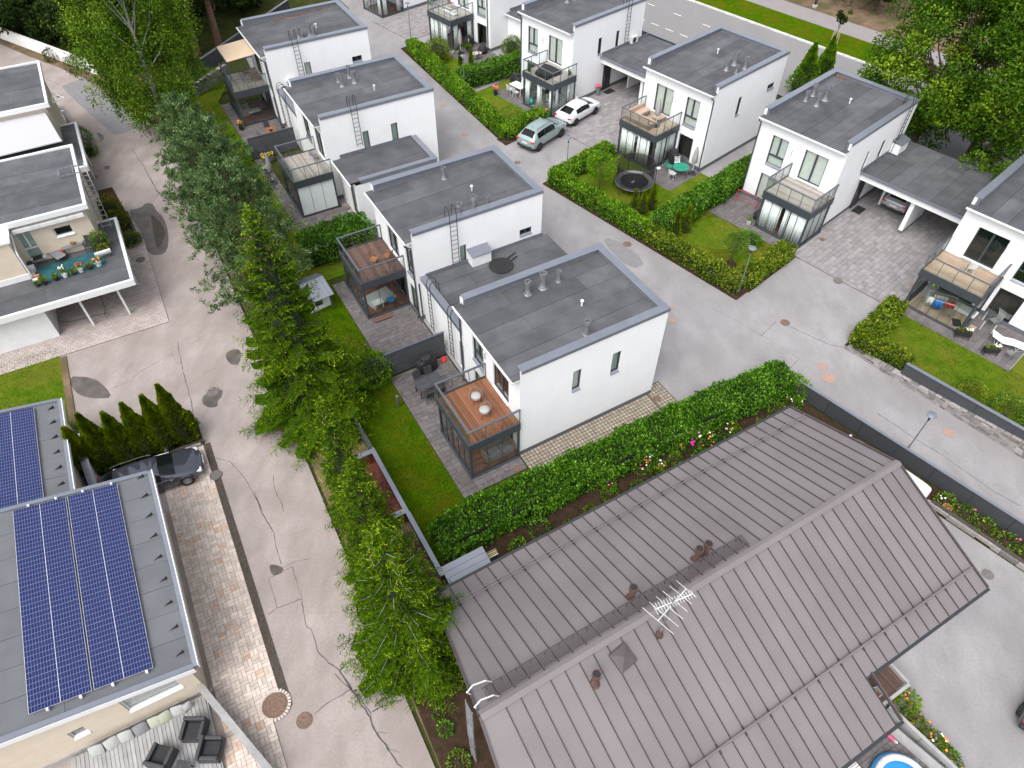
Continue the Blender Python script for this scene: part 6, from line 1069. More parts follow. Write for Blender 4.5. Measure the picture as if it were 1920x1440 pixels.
    for x in wx:
        for s in (-1, 1):
            w = put('wheel', tym, t, (x-L/2, s*(hw-.09), wr), (R(90)*-s,0,0)); put('rim', rmm, w, (0,0,.02)); put('wheel_arch', arm, t, (x-L/2, s*(hw+.012), wr), (R(90),0,0 if s < 0 else math.pi))
    zt = st[2][2]*k
    for s in (-1, 1):
        y0, y1 = (s*hw*.62, s*hw*.93) if s > 0 else (s*hw*.93, s*hw*.62); bx('tail_light', 'lamp_red', t, -L/2+.0,-L/2+.17, y0,y1, zt*.82,zt*.95, .03); bx('headlight', 'lamp_clear', t, L/2-.42,L/2-.13, min(s*hw*.58,s*hw*.87),max(s*hw*.58,s*hw*.87), st[-2][2]*k-.12,st[-2][2]*k+.03, .03)
        mx = (st[7][0] if kind != 'van' else 4.6)*sc-L/2-.3; MB().box(mx,mx+.13,min(s*(hw-.02),s*(hw+.2)),max(s*(hw-.02),s*(hw+.2)),zt-.02,zt+.13).build('mirror', paint, t, bevel=.03)
        if rails and kind == 'suv': MB().tube([(-L/2+.75*sc,s*hw*.60,H+.0),(-L/2+1.0*sc,s*hw*.60,H+.05),(-L/2+2.3*sc,s*hw*.61,H+.05),(-L/2+2.6*sc,s*hw*.6,H-.02)], .018, 5).build('roof_rail', 'black_metal', t)
        if kind == 'estate':
            MB().tube([(-L/2+.8*sc,s*hw*.6,H-.06),(-L/2+1.2*sc,s*hw*.6,H+.01),(-L/2+2.3*sc,s*hw*.6,H+.0),(-L/2+2.65*sc,s*hw*.6,H-.08)], .016, 5).build('roof_rail', 'chrome', t); MB().tube([(-L/2+.75*sc,s*hw*.975,zt+.01),(-L/2+2.0*sc,s*hw*.985,zt+.0),(-L/2+3.35*sc,s*hw*.97,zt-.04)], .012, 4).build('window_trim', 'chrome', t)
        for xx in ((2.45,3.1) if kind != 'van' else ()): bx('door_handle', 'chrome' if kind == 'estate' else paint, t, xx*sc-L/2-.75,xx*sc-L/2-.57, min(s*(hw-.01),s*(hw+.015)),max(s*(hw-.01),s*(hw+.015)), zt-.16,zt-.12)
        if kind != 'van':
            for xx in (1.52,2.42): MB().bar((xx*sc-L/2,s*hw*.975,zt),(xx*sc-L/2+.05,s*hw*.74,H*.93),.07,.02).build('door_pillar', paint if kind == 'xx' else 'black_metal', t)
    bx('number_plate', 'plate', t, -L/2-.015,-L/2+.03, -.26,.26, zt*.66,zt*.66+.11); bx('number_plate', 'plate', t, L/2-.02,L/2+.015, -.26,.26, .42,.52)
    b2 = MB(); b2.box(-L/2-.02,-L/2+.25,-hw*.86,hw*.86,.3,.5); b2.build('rear_bumper', trim, t, bevel=.06); MB().lathe([(.03,0),(.012,.1)], 5, (-L/2+.95*sc,0,H+.01)).build('aerial_fin', 'black_metal', t)
    return t
def at_wheels(a, rear, front, Wd): 
    (u0,v0), (u1,v1) = onz(a,*rear), onz(a,*front); d = Vector((u1-u0, v1-v0)).normalized(); c = Vector(((u0+u1)/2, (v0+v1)/2))+Vector((-d.y, d.x))*(Wd/2-.1); return W(a,c.x,c.y), R(a)+math.atan2(d.y,d.x)
l, r_ = at_wheels(RF, (1013,281), (1050,257), 1.86); car('pale grey green SUV parked at the edge of the driveway', 'paint_silver_green', l, r_, 4.6, 1.86, 1.68, 'suv', 'rim_dark')
l, r_ = at_wheels(RF, (1078,236.5), (1116,214), 1.8); car('white coupe style crossover parked nose in beside the sunroom', 'paint_white', l+Vector((0,0,.045)), r_, 4.36, 1.8, 1.53, 'coupe', 'rim_dark')
car('dark slate estate car beside the conifer row', 'paint_slate', W(LF,-6.33,25.6,.045), R(LF-2.5), 4.78, 1.84, 1.5, 'estate', 'rim', trim='plastic_dark')
car('silver crossover parked under the carport roof', 'paint_silver', W(RF,50.9,13.35,.045), R(RF+2), 4.5, 1.85, 1.56, 'coupe', 'rim_dark')
car('white car beside the upper left house awning', 'paint_white', W(LF,-7.6,67.4), R(LF-80), 4.4, 1.8, 1.5, 'coupe', 'rim')
car('white van between the brown roof and the dark board fence', 'paint_white', W(RF,25.85,2.7), R(RF+90), 5.3, 2.0, 2.05, 'van', 'rim', 'van')
car('black car with red tail light at the right edge of the yard', 'paint_black', W(RF,22.3,-7.9), R(RF+4), 4.4, 1.8, 1.5, 'coupe', 'rim_dark')
# ================================================================== FURNITURE AND SMALL THINGS
def legs(t, x, y, h, r, mt, splay=0., n=4, sq=False):
    for sx, sy in ((-1,-1),(1,-1),(1,1),(-1,1))[:n]: MB().tube([(sx*x,sy*y,h),(sx*(x+splay),sy*(y+splay),0)], r, 6).build('leg', mt, t)
def chair(label, loc, rot=0., mt='black_metal', style='plain', cushion=None, group='garden chairs', arms=False):
    t = thing('chair', label, 'chair', loc, rot, group)
    if style == 'arm':
        n = 15; b = MB()
        for i in range(n):
            q = R(-110)+R(220)*i/(n-1)+math.pi; q2 = q+R(220)/(n-1); hh = .42+.30*max(0,math.cos((i-(n-1)/2)/(n-1)*3.4)); b.tube([(.26*math.cos(q),.26*math.sin(q),.38),(.33*math.cos(q),.33*math.sin(q),hh+.02)], .011, 4)
            if i < n-1: h2 = .42+.30*max(0,math.cos((i+1-(n-1)/2)/(n-1)*3.4)); b.tube([(.33*math.cos(q),.33*math.sin(q),hh+.02),(.33*math.cos(q2),.33*math.sin(q2),h2+.02)], .018, 5)
        b.build('backrest', mt, t); MB().lathe([(.27,.33),(.29,.36),(.27,.39)], 14).build('seat', mt, t); MB().lathe([(.24,.39),(.26,.42),(.25,.47),(.1,.485),(.01,.485)], 14).build('cushion', cushion or 'cloth_light', t, smooth=True); legs(t, .17,.17,.34,.014,'black_metal',.06); return t
    bx('seat', cushion or mt, t, -.22,.22, -.22,.22, .42,.45, .01); b = MB()
    if style == 'slat':
        for k in range(4): b.bar((-.24-.025*k,-.2,.5+.1*k),(-.24-.025*k,.2,.5+.1*k),.02,.06)
        for s in (-1,1): b.bar((-.2,s*.2,.42),(-.35,s*.2,.88),.025,.035)
    elif style == 'wire':
        for k in range(9): b.tube([(-.2,-.2+.05*k,.44),(-.3,-.2+.05*k,.85)], .006, 4)
        b.tube([(-.3,-.22,.85),(-.3,.22,.85)], .012, 5)
    else: b.add([(-.20,-.22,.45),(-.20,.22,.45),(-.31,.22,.92),(-.31,-.22,.92),(-.23,-.22,.45),(-.23,.22,.45),(-.34,.22,.92),(-.34,-.22,.92)], [(0,1,2,3),(7,6,5,4),(0,4,5,1),(1,5,6,2),(2,6,7,3),(3,7,4,0)])
    b.build('backrest', mt, t); legs(t, .19,.19,.42,.014,mt,.03)
    if arms:
        for s in (-1,1): MB().bar((-.25,s*.25,.63),(.2,s*.25,.62),.045,.025).build('armrest', mt, t)
    return t
def table(label, loc, rot=0., l=1.5, w=.85, h=.73, top='wood_teak', leg='black_metal', slats=0, rnd=None, group='garden tables'):
    t = thing('table', label, 'table', loc, rot, group)
    if rnd: MB().lathe([(rnd,h-.03),(rnd,h),(.01,h+.002)], 24).build('tabletop', top, t); legs(t, rnd*.5,rnd*.5,h-.03,.02,leg,.12); return t
    if slats:
        m_ = MB().paver(-l/2,l/2,-w/slats/2+.008,w/slats/2-.008,-.03,0,.004).mesh('top_slat', top)
        for k in range(slats): put('top_slat', m_, t, (0,-w/2+w*(k+.5)/slats,h))
        f = MB(); f.box(-l/2+.05,-l/2+.1,-w/2+.03,w/2-.03,h-.08,h-.031); f.box(l/2-.1,l/2-.05,-w/2+.03,w/2-.03,h-.08,h-.031); f.build('frame', leg, t)
    else: MB().box(-l/2,l/2,-w/2,w/2,h-.04,h).build('tabletop', top, t, bevel=.02)
    legs(t, l/2-.08,w/2-.08,h-.04,.028,leg); return t
def parasol(label, loc, h=2.4, mt='cloth_light', base='black_metal', tilt=0.):
    t = thing('parasol', label, 'parasol', loc, 0, 'closed parasols'); MB().tube([(0,0,.05),(0,0,h)], .025, 6).build('pole', 'plastic_white', t); vs_ = []; n = 16; prof = [(.06,h*.36),(.17,h*.42),(.16,h*.6),(.12,h*.8),(.05,h*.95),(.02,h*.99)]; mb = MB()
    for r, z in prof:
        for k in range(n): q = 2*math.pi*k/n; rr = r*(1.25 if k % 2 else .7); vs_.append((rr*math.cos(q)+tilt*(z-h*.36), rr*math.sin(q), z))
    mb.add(vs_, [(i*n+k,i*n+(k+1)%n,(i+1)*n+(k+1)%n,(i+1)*n+k) for i in range(len(prof)-1) for k in range(n)]); mb.build('folded_canopy', mt, t, smooth=True); MB().lathe([(.32,0),(.32,.05),(.1,.09),(.06,.25)], 16).build('base', base, t); return t
def grill(label, loc, rot=0., mt='cloth_black', w=1.2):
    t = thing('covered_grill', label, 'grill', loc, rot, 'covered grills'); pr = [(w*.50,.30,.05),(w*.51,.31,.5),(w*.48,.30,.78),(w*.30,.28,.9),(w*.26,.24,1.08),(w*.18,.12,1.14)]; vs_ = []; mb = MB(); n = 12
    for a, b, z in pr:
        for k in range(n):
            q = 2*math.pi*k/n; c, s = math.cos(q), math.sin(q); f = 1/max(abs(c),abs(s))**.75; vs_.append((a*c*f*random.uniform(.97,1.03), b*s*f*random.uniform(.95,1.05), z))
    mb.add(vs_, [(i*n+k,i*n+(k+1)%n,(i+1)*n+(k+1)%n,(i+1)*n+k) for i in range(len(pr)-1) for k in range(n)]+[tuple(range((len(pr)-1)*n,len(pr)*n))]); mb.build('cover', mt, t); legs(t, w*.4,.22,.1,.03,'rubber'); return t
def pot(label, loc, r=.16, h=.3, mt='pot_black', leaf='leaf_light', fl=None, n=170, ph=.35, nf=14, cat='potted plant', sz=.05):
    t = thing('potted_plant', label, cat, loc, 0, 'potted plants'); MB().lathe([(r*.72,0),(r,h*.95),(r*1.06,h*.95),(r*1.06,h),(r*.9,h),(r*.88,h*.86),(.01,h*.86)], 14).build('pot', mt, t); D = rdir(n); D[:,2] = abs(D[:,2]); P = D*np.array((r*1.15,r*1.15,ph))*RNG.uniform(.3,1.1,(n,1))+np.array((0,0,h*.85)); leaves('leaves', leaf, t, P, D+rdir(n)*.6+np.array((0,0,.4)), .10*RNG.uniform(.7,1.3,n), .055, RNG.uniform(.15,.95,n))
    if fl:
        mb = MB(); m2 = fl if isinstance(fl, list) else [fl]
        for i in range(nf): q = random.random()*6.28; rr = r*1.2*math.sqrt(random.random()); mb.m = random.randrange(len(m2)); s = sz*random.uniform(.7,1.3); mb.lathe([(s*.2,0),(s,.4*s),(s*.6,.9*s),(.004,s)], 6, (rr*math.cos(q), rr*math.sin(q), h*.85+ph*random.uniform(.6,1.05)))
        mb.build('blossoms', m2, t)
    return t
def sofa(label, loc, rot=0., l=1.7, d=.8, mt='wicker', cu='cloth_beige', back=True, arms=(1,1), h=.38, bh=.72, group='garden sofas', name='sofa'):
    t = thing(name, label, 'sofa', loc, rot, group); bx('base', mt, t, -l/2,l/2, -d/2,d/2, .04,h-.1, .02)
    if back: bx('backrest', mt, t, -l/2,l/2, d/2-.14,d/2, h-.098,bh, .03)
    for s, k in ((-1,arms[0]), (1,arms[1])):
        if k: bx('armrest', mt, t, min(s*l/2,s*(l/2-.14)),max(s*l/2,s*(l/2-.14)), -d/2,d/2-.145, h-.098,h+.2, .03)
    n = max(1, round((l-.28)/.65)); w = (l-.28)/n
    for i in range(n): bx('seat_cushion', cu, t, -l/2+.14+w*i+.01,-l/2+.14+w*(i+1)-.01, -d/2+.02,d/2-.16, h-.095,h+.05, .03)
    return t
def cushion(label, loc, rot, s=.42, mt='cloth_light', tilt=60):
    mb = MB(); n = 6; vs_ = []
    for z in (-1,1):
        for i in range(n):
            for j in range(n): x, y = i/(n-1)*2-1, j/(n-1)*2-1; k = (1-x**4)*(1-y**4); vs_.append((x*s/2*(1-.06*y*y), y*s/2*(1-.06*x*x), z*.07*k))
    f = [(i*n+j,(i+1)*n+j,(i+1)*n+j+1,i*n+j+1) for i in range(n-1) for j in range(n-1)]; mb.add(vs_, f+[tuple(q+n*n for q in reversed(k)) for k in f]); o = mb.build('cushion', mt, None, loc, 0, True); o.rotation_euler = (R(tilt),0,rot); return tag(o, label, 'cushion', 'loose cushions')
def sunbed(label, loc, rot, mt='cloth_light', fr_='galv', bend=.35):
    t = thing('sunbed', label, 'sunbed', loc, rot, 'sunbeds'); P = [(-.95,.62),(-.3,.33),(.25,.38),(.95,.3)]; mb = MB()
    for (x0,z0), (x1,z1) in zip(P, P[1:]): mb.quad((x0,-.29,z0),(x1,-.29,z1),(x1,.29,z1),(x0,.29,z0))
    o = mb.build('sling', mt, t); o.modifiers.new('t', 'SOLIDIFY').thickness = .025; f = MB()
    for s in (-1,1): f.tube([(x,s*.31,z) for x, z in P], .018, 6)
    f.build('frame', fr_, t)
    for x in (-.55,.6): MB().tube([(x,-.31,.36),(x-.05,-.33,.0),(x-.05,.33,.0),(x,.31,.36)], .016, 5).build('leg', fr_, t)
    return t
ZD = 2.852; A30 = R(HF); A42 = R(RF); AL = R(LF); Z0 = .058; ZF = .112
# --- nearest house
chair('wicker armchair with white cushion nearer the balcony door', G(893,752,ZD), R(-70), 'wicker', 'arm'); chair('wicker armchair with white cushion nearer the balcony rail', G(909,778,ZD), R(200), 'wicker', 'arm')
sofa('grey garden sofa inside the nearest sunroom', W(HF,10.1,18.7,ZF), A30, 1.7, .75, 'wicker', 'cloth_grey', h=.4); chair('white patterned armchair inside the nearest sunroom', W(HF,8.8,20.4,ZF), A30, 'plastic_white', 'plain', 'cloth_light')
grill('black covered grill before the slat screen', W(HF,9.45,25.9,Z0), A30); table('dark slatted garden table on the nearest patio', W(HF,8.9,24.4,Z0), A30+R(2), 1.5, .85, .73, 'fence_slat', 'black_metal', 8)
for dx, dy, r_, lb in ((-.35,.62,-90,'dark garden chair behind the slatted table, left'), (.35,.62,-90,'dark garden chair behind the slatted table, right'), (-.35,-.62,90,'dark garden chair in front of the slatted table, left'), (.35,-.62,90,'dark garden chair in front of the slatted table, right')): chair(lb, W(HF,8.9+dx,24.4+dy,Z0), A30+R(r_), 'wicker_dark', 'plain')
o = MB().lathe([(.05,0),(.2,.02),(.2,.1),(.12,.2),(.02,.22)], 10).build('toy', 'red', None, W(HF,10.6,26.1,Z0), 0); tag(o, 'red plastic toy lying by the slat screen', 'toy'); t = thing('storage_box', 'dark deck box behind the slat screen', 'box', W(HF,7.9,27.0,Z0), A30); bx('body', 'plastic_dark', t, -.6,.6, -.3,.3, 0,.5, .02); bx('lid', 'wicker_dark', t, -.63,.63, -.33,.33, .505,.56, .02)
# --- brown deck house
chair('teak folding chair on the dull brown deck, left', G(702,496,ZD), R(-20), 'wood_teak', 'slat', arms=True); chair('teak folding chair on the dull brown deck, right', G(728,490,ZD), R(160), 'wood_teak', 'slat', arms=True)
o = MB().box(-.9,.9,-.65,.65,0,.012).build('rug', 'cloth_light', None, W(HF,9.5,33.0,ZF+.001), A30+R(10)); tag(o, 'pale patterned rug inside the brown deck sunroom', 'rug'); table('white coffee table inside the brown deck sunroom', W(HF,9.1,32.2,ZF+.014), A30, .7, .5, .42, 'plastic_white', 'plastic_white'); sofa('pale sofa inside the brown deck sunroom', W(HF,9.9,34.4,ZF), A30, 1.6, .8, 'wicker_dark', 'cloth_light'); table('round sky blue side table inside the brown deck sunroom', W(HF,9.9,32.0,ZF), 0, h=.45, top='sky_blue', rnd=.25)
t = thing('step', 'wooden step in front of the brown deck sunroom', 'step', W(HF,8.95,31.15,Z0), A30)
for k in range(3): bx('step_board', 'deck_dull', t, -.6,.6, -.2+k*.14,-.07+k*.14, .05,.09)
bx('step_frame', 'black_metal', t, -.55,.55, -.18,.2, 0,.049)
t = thing('playhouse', 'small white playhouse with grey sheet roof on the lawn', 'playhouse', W(HF,5.3,33.8,.03), A30+R(6)); bx('wall', 'siding_white', t, 0,1.35, 0,1.5, 0,1.25); bx('window', 'black_metal', t, .35,.85, -.02,.001, .35,.85)
for x in (.02,1.27): bx('post', 'dark_frame', t, x,x+.06, -.5,-.44, 0,1.2)
for k in range(6): x = -.12+k*.27; MB().add([(x,-.6,1.22),(x+.26,-.6,1.22),(x+.26,.75,1.75),(x,.75,1.75),(x,-.6,1.25),(x+.26,-.6,1.25),(x+.26,.75,1.78),(x,.75,1.78)], [(3,2,1,0),(4,5,6,7),(0,1,5,4),(1,2,6,5),(2,3,7,6),(3,0,4,7)]).build('roof_sheet', 'slate_metal', t); MB().add([(x,1.75,1.3),(x+.26,1.75,1.3),(x+.26,.75,1.75),(x,.75,1.75),(x,1.75,1.33),(x+.26,1.75,1.33),(x+.26,.75,1.779),(x,.75,1.779)], [(0,1,2,3),(7,6,5,4),(0,4,5,1),(1,5,6,2),(2,6,7,3),(3,7,4,0)]).build('roof_sheet', 'slate_metal', t)
def bicycle(label, loc, rot, mt='black_metal', w=.34):
    t = thing('bicycle', label, 'bicycle', loc, rot, 'bicycles')
    for x in (-.52,.52): o = MB().lathe([(w-.02,-.02),(w,0),(w-.02,.02)], 20, caps=False).build('wheel', 'rubber', t, (x,0,w), (R(90),0,0)); s = MB(); [s.tube([(0,0,0),(w*.96*math.cos(k*.63),w*.96*math.sin(k*.63),0)], .004, 3) for k in range(10)]; s.build('spokes', 'galv', o)
    MB().tube([(-.52,0,w),(-.15,0,.82)], .018, 5).tube([(-.15,0,.8),(.4,0,.85)], .02, 5).tube([(-.2,0,.32),(.4,0,.8)], .02, 5).tube([(-.52,0,w),(-.2,0,.32)], .016, 5).tube([(-.2,0,.32),(-.16,0,.85)], .02, 5).tube([(.52,0,w),(.38,0,.98)], .02, 5).build('frame', mt, t); bx('saddle', 'rubber', t, -.3,-.04, -.07,.07, .88,.94, .02); MB().tube([(.3,-.28,1.0),(.38,0,1.0),(.3,.28,1.0)], .014, 5).build('handlebar', 'black_metal', t); return t
bicycle('bicycle leaning behind the slat screen', W(HF,10.4,26.95,Z0), A30+R(5))
# --- frosted sunroom house
chair('thin wire chair on the pale deck balcony', G(590,300,ZD), R(60), 'galv', 'wire'); parasol('folded white parasol on a wide black base by frosted sunroom', G(513,343,Z0), 2.5, 'cloth_light', 'black_metal', .03)
pot('grey pot of yellow flowers behind the white daisies', G(499,308,Z0), .2,.35,'pot_grey','leaf_light','yellow',160,.5,18); pot('grey pot of white daisies by the folded parasol', G(502,326,Z0), .24,.35,'pot_grey','leaf_light','white_flower',160,.4,36); pot('pot of yellow flowers against the far slat screen', G(510,300,Z0), .2,.35,'pot_grey','leaf_light','yellow',160,.4,18)
# --- awning house
table('teak slatted dining table beside the far slat screen', W(HF,9.6,55.2,Z0), A30+R(80), 1.7, .9, .74, 'wood_teak', 'black_metal', 9)
for k, (dx, dy, r_) in enumerate(((-.75,.4,0),(-.75,-.4,0),(.75,.4,180),(.75,-.4,180),(0,1.15,-90))): chair('dark chair at the teak table, '+('far left','near left','far right','near right','head end')[k], W(HF,9.6+dx,55.2+dy,Z0), A30+R(r_), 'wicker_dark', 'plain')
pot('black pot of orange flowers at the far patio edge', G(453,243,Z0), .2,.4,'pot_black','leaf_light','orange',120,.35,22); sofa('light sofa inside the far west sunroom', W(HF,8.9,60.8,ZF), A30+R(90), 1.8,.8,'wicker','cloth_grey'); table('low light table inside the far west sunroom', W(HF,9.5,60.0,ZF), A30, 1.0,.7,.4,'wood_grey','black_metal'); pot('small teak bowl of flowers on the teak dining table', W(HF,9.6,55.3,Z0+.742), .1,.12,'pot_black','leaf_light','pink',40,.12,6)
chair('folded teak chair under the sand awning, left', W(HF,9.9,60.8,ZD), A30+R(20), 'wood_teak', 'slat'); chair('folded teak chair under the sand awning, right', W(HF,10.3,59.9,ZD), A30+R(120), 'wood_teak', 'slat')
# --- top gardens
t = sofa('long cream bench on the top balcony', W(RF,43.4,56.8,ZD), A42+R(90), 1.7,.5,'plastic_white','cloth_light',False,(0,0),.3); chair('pale chair on the top balcony', W(RF,44.3,57.8,ZD), A42, 'wicker', 'plain'); pot('white pot on the top balcony corner', G(807,14,ZD), .12,.25,'plastic_white','leaf_light',None,80,.25)
parasol('folded white parasol over the green garden table', W(RF,42.5,54.4,Z0), 2.3); table('pale green garden table in the top garden', W(RF,43.1,54.2,Z0), A42, 1.1,.8,.72,'leaf_light','galv'); chair('white chair with pink cushion in the top garden', W(RF,43.5,54.9,Z0), A42+R(180), 'plastic_white','plain','pink'); grill('black covered grill beside the top sunroom', W(RF,44.0,55.0,Z0), A42, 'cloth_black', .9)
o = MB().lathe([(.05,0),(.42,.05),(.48,.3),(.34,.62),(.14,.85),(.03,.88)], 12).build('beanbag', 'blue', None, W(RF,44.2,53.1,Z0), 0, True); o.data.materials[0] = MAT['cloth_black']; tag(o, 'navy bean bag beside the top white house wall', 'bean bag'); pot('round white bowl planter near the parasol', W(RF,41.9,54.9,Z0), .2,.25,'plastic_white','leaf_light',None,60,.2)
pot('trough of white roses at the top patio edge', W(RF,42.7,52.5,Z0), .28,.25,'pot_grey','leaf_light','white_flower',120,.35,26); pot('trough of pale roses beside the white rose trough', W(RF,43.2,52.5,Z0), .26,.25,'pot_grey','leaf_light',['white_flower','pink'],120,.35,22)
grill('large black covered grill in the garden behind the parked cars', W(RF,42.0,45.9,Z0), A42+R(90), 'cloth_black', 1.25); table('white garden table behind the parked cars', W(RF,41.2,44.7,Z0), A42+R(90), 1.5,.9,.73,'plastic_white','plastic_white')
for k, (dx, dy, r_) in enumerate(((-.65,.35,0),(-.65,-.4,0),(.65,.35,180),(.65,-.4,180))): chair('white chair at the white garden table, '+('far front','near front','far back','near back')[k], W(RF,41.2+dx,44.7+dy,Z0), A42+R(r_), 'plastic_white', 'plain')
pot('dark pot of pink flowers on the lawn edge behind the cars', G(929,178,.04), .2,.4,'pot_black','leaf_light','pink',90,.4,26,sz=.08); pot('dark pot of pink flowers at the sunroom corner by the white car', W(RF,39.8,39.9,Z0), .2,.35,'pot_black','leaf_light','pink',90,.4,26,sz=.08); pot('tall dark planter of pink flowers by the carport door', W(RF,46.2,39.7,Z0), .2,.75,'pot_grey','leaf_light','pink',80,.25,22,sz=.07)
o = MB().lathe([(.02,0),(.18,.06),(.26,.26),(.18,.46),(.02,.52)], 16).build('ball', 'turquoise', None, W(RF,40.6,42.4,ZF), 0, True); tag(o, 'turquoise ball inside the sunroom by the parked cars', 'ball')
sofa('white sofa inside the sunroom by the parked cars', W(RF,42.3,41.0,ZF), A42-R(90), 1.8,.8,'plastic_white','cloth_light'); chair('cream armchair inside the sunroom, left', W(RF,41.3,40.8,ZF), A42+R(100), 'plastic_white','plain','cloth_light'); chair('cream armchair inside the sunroom, right', W(RF,40.9,40.1,ZF), A42+R(60), 'plastic_white','plain','cloth_light')
t = thing('covered_sunbed', 'black covered furniture on the balcony above the parked cars', 'cover', W(RF,41.4,41.2,ZD), A42); MB().add([(-.9,-.7,0),(.9,-.7,0),(.9,.7,0),(-.9,.7,0),(-.88,-.68,.3),(.88,-.68,.3),(.88,.68,.32),(-.88,.68,.32),(.0,.55,.75)], [(0,1,5,4),(1,2,6,5),(2,3,7,6),(3,0,4,7),(4,5,8),(5,6,8),(6,7,8),(7,4,8)]).build('cover', 'cloth_black', t); bx('frame', 'black_metal', t, -.8,.8, -.6,.6, .0,.05)
pot('small green plant on the balcony corner above the white car', W(RF,42.6,39.9,ZD), .1,.2,'pot_black','leaf_light',None,90,.3)
for r_, lb in ((0,'left'),): pot('tall plant on the balcony corner above the lawn', W(RF,40.6,42.7,ZD), .12,.3,'pot_black','leaf_hedge_dark',None,90,.5)
# --- sofa balcony and trampoline garden
t = thing('sofa', 'beige wicker corner sofa on the balcony', 'sofa', W(RF,41.3,30.6,ZD), A42, 'garden sofas'); bx('base', 'wicker', t, -.8,.0, -1.1,1.2, .04,.3,.02); bx('side_base', 'wicker', t, .005,1.2, .4,1.2, .04,.3,.02); bx('backrest', 'cloth_beige', t, -.8,-.64, -1.1,1.2, .301,.75,.03); bx('side_backrest', 'cloth_beige', t, -.635,1.2, 1.04,1.2, .301,.75,.03)
for k in range(3): bx('seat_cushion', 'cloth_beige', t, -.62,.05, -1.08+k*.7,-.42+k*.7, .302,.44,.03)
for k in range(2): bx('seat_cushion', 'cloth_beige', t, .07+k*.56,.61+k*.56, .42,1.02, .302,.44,.03)
table('beige coffee table beside the corner sofa', W(RF,42.2,29.9,ZD), A42, .9,.7,.4,'cloth_beige','wicker'); parasol('folded white parasol on the sofa balcony', W(RF,41.5,29.6,ZD), 2.2, 'cloth_light','black_metal')
t = thing('trampoline', 'black trampoline with safety net on the lawn', 'trampoline', W(RF,37.3,27.7,.03), A42); MB().lathe([(.01,.72),(1.05,.72),(1.05,.70),(.01,.70)], 28, caps=False).build('jumping_mat', 'cloth_black', t); MB().lathe([(1.06,.73),(1.42,.75),(1.42,.71),(1.06,.70)], 28, caps=False).build('edge_pad', 'cloth_grey', t); bx('mat_mark', 'plastic_white', t, -.3,.02, -.05,.05, .7205,.724)
for k in range(6):
    q = k*math.pi/3; c, s = math.cos(q), math.sin(q); MB().tube([(1.5*c,1.5*s,0),(1.5*c,1.5*s,1.6),(1.42*c,1.42*s,2.35)], .025, 6).build('net_pole', 'black_metal', t)
    if k % 2 == 0: MB().tube([(1.25*c,1.25*s,.7),(1.3*c,1.3*s,0)], .03, 5).build('leg', 'galv', t)
MB().lathe([(1.4,.75),(1.38,2.2)], 28, caps=False).build('safety_net', 'net', t); MB().lathe([(1.4,2.2),(1.42,2.22),(1.4,2.24)], 28, caps=False).build('net_rim', 'black_metal', t)
table('round green metal garden table', W(RF,41.4,26.6,Z0), 0, h=.72, top='green_table', rnd=.62); chair('green folding chair at the round green table', W(RF,41.2,27.5,Z0), A42-R(80), 'green_table','slat'); chair('white folding chair at the green table, patio side', W(RF,40.6,26.7,Z0), A42+R(10), 'plastic_white','slat'); chair('white folding chair at the green table, wall side', W(RF,42.0,27.3,Z0), A42-R(120), 'plastic_white','slat'); parasol('folded white parasol beside the round green table', W(RF,42.3,26.1,Z0), 2.3); grill('black covered grill at the curtained sunroom wall', W(RF,42.4,28.1,Z0), A42+R(90), 'cloth_black', 1.1)
o = MB().lathe([(.1,0),(.2,.12),(.19,.13),(.1,.03),(.01,.03)], 14).build('bowl', 'plastic_white', None, W(RF,40.8,28.2,Z0), 0); tag(o, 'white bowl on the patio near the green table', 'bowl'); o = MB().lathe([(.02,0),(.2,.1),(.28,.5),(.2,.9),(.02,.95)], 12).build('toy', 'orange', None, W(RF,41.9,29.2,ZF), 0, True); tag(o, 'bright coloured toy behind the sunroom curtains', 'toy')
# --- dry lawn garden
t = thing('goal', 'small red metal football goal on the patio', 'goal', W(RF,41.9,20.9,Z0), A42+R(10)); MB().tube([(0,-.8,0),(0,-.8,.95),(0,.8,.95),(0,.8,0)], .025, 6).build('front_frame', 'red', t); MB().tube([(0,-.8,.95),(.5,-.8,.0),(.5,.8,0),(0,.8,.95)], .02, 6).build('back_frame', 'red', t); MB().tube([(0,-.8,0.02),(.5,-.8,.02)], .02, 5).build('side_bar', 'red', t); MB().tube([(0,.8,0.02),(.5,.8,.02)], .02, 5).build('side_bar', 'red', t)
pot('white pot with green plant beside the curtained sunroom', G(1403,420,Z0), .16,.22,'plastic_white','leaf_light',None,120,.5); o = MB().lathe([(.1,0),(.28,.1),(.3,.4),(.15,.7),(.03,.75)], 10).build('sack', 'cloth_black', None, W(RF,41.0,19.3,Z0), 0, True); tag(o, 'black sack leaning against the curtained sunroom', 'sack')
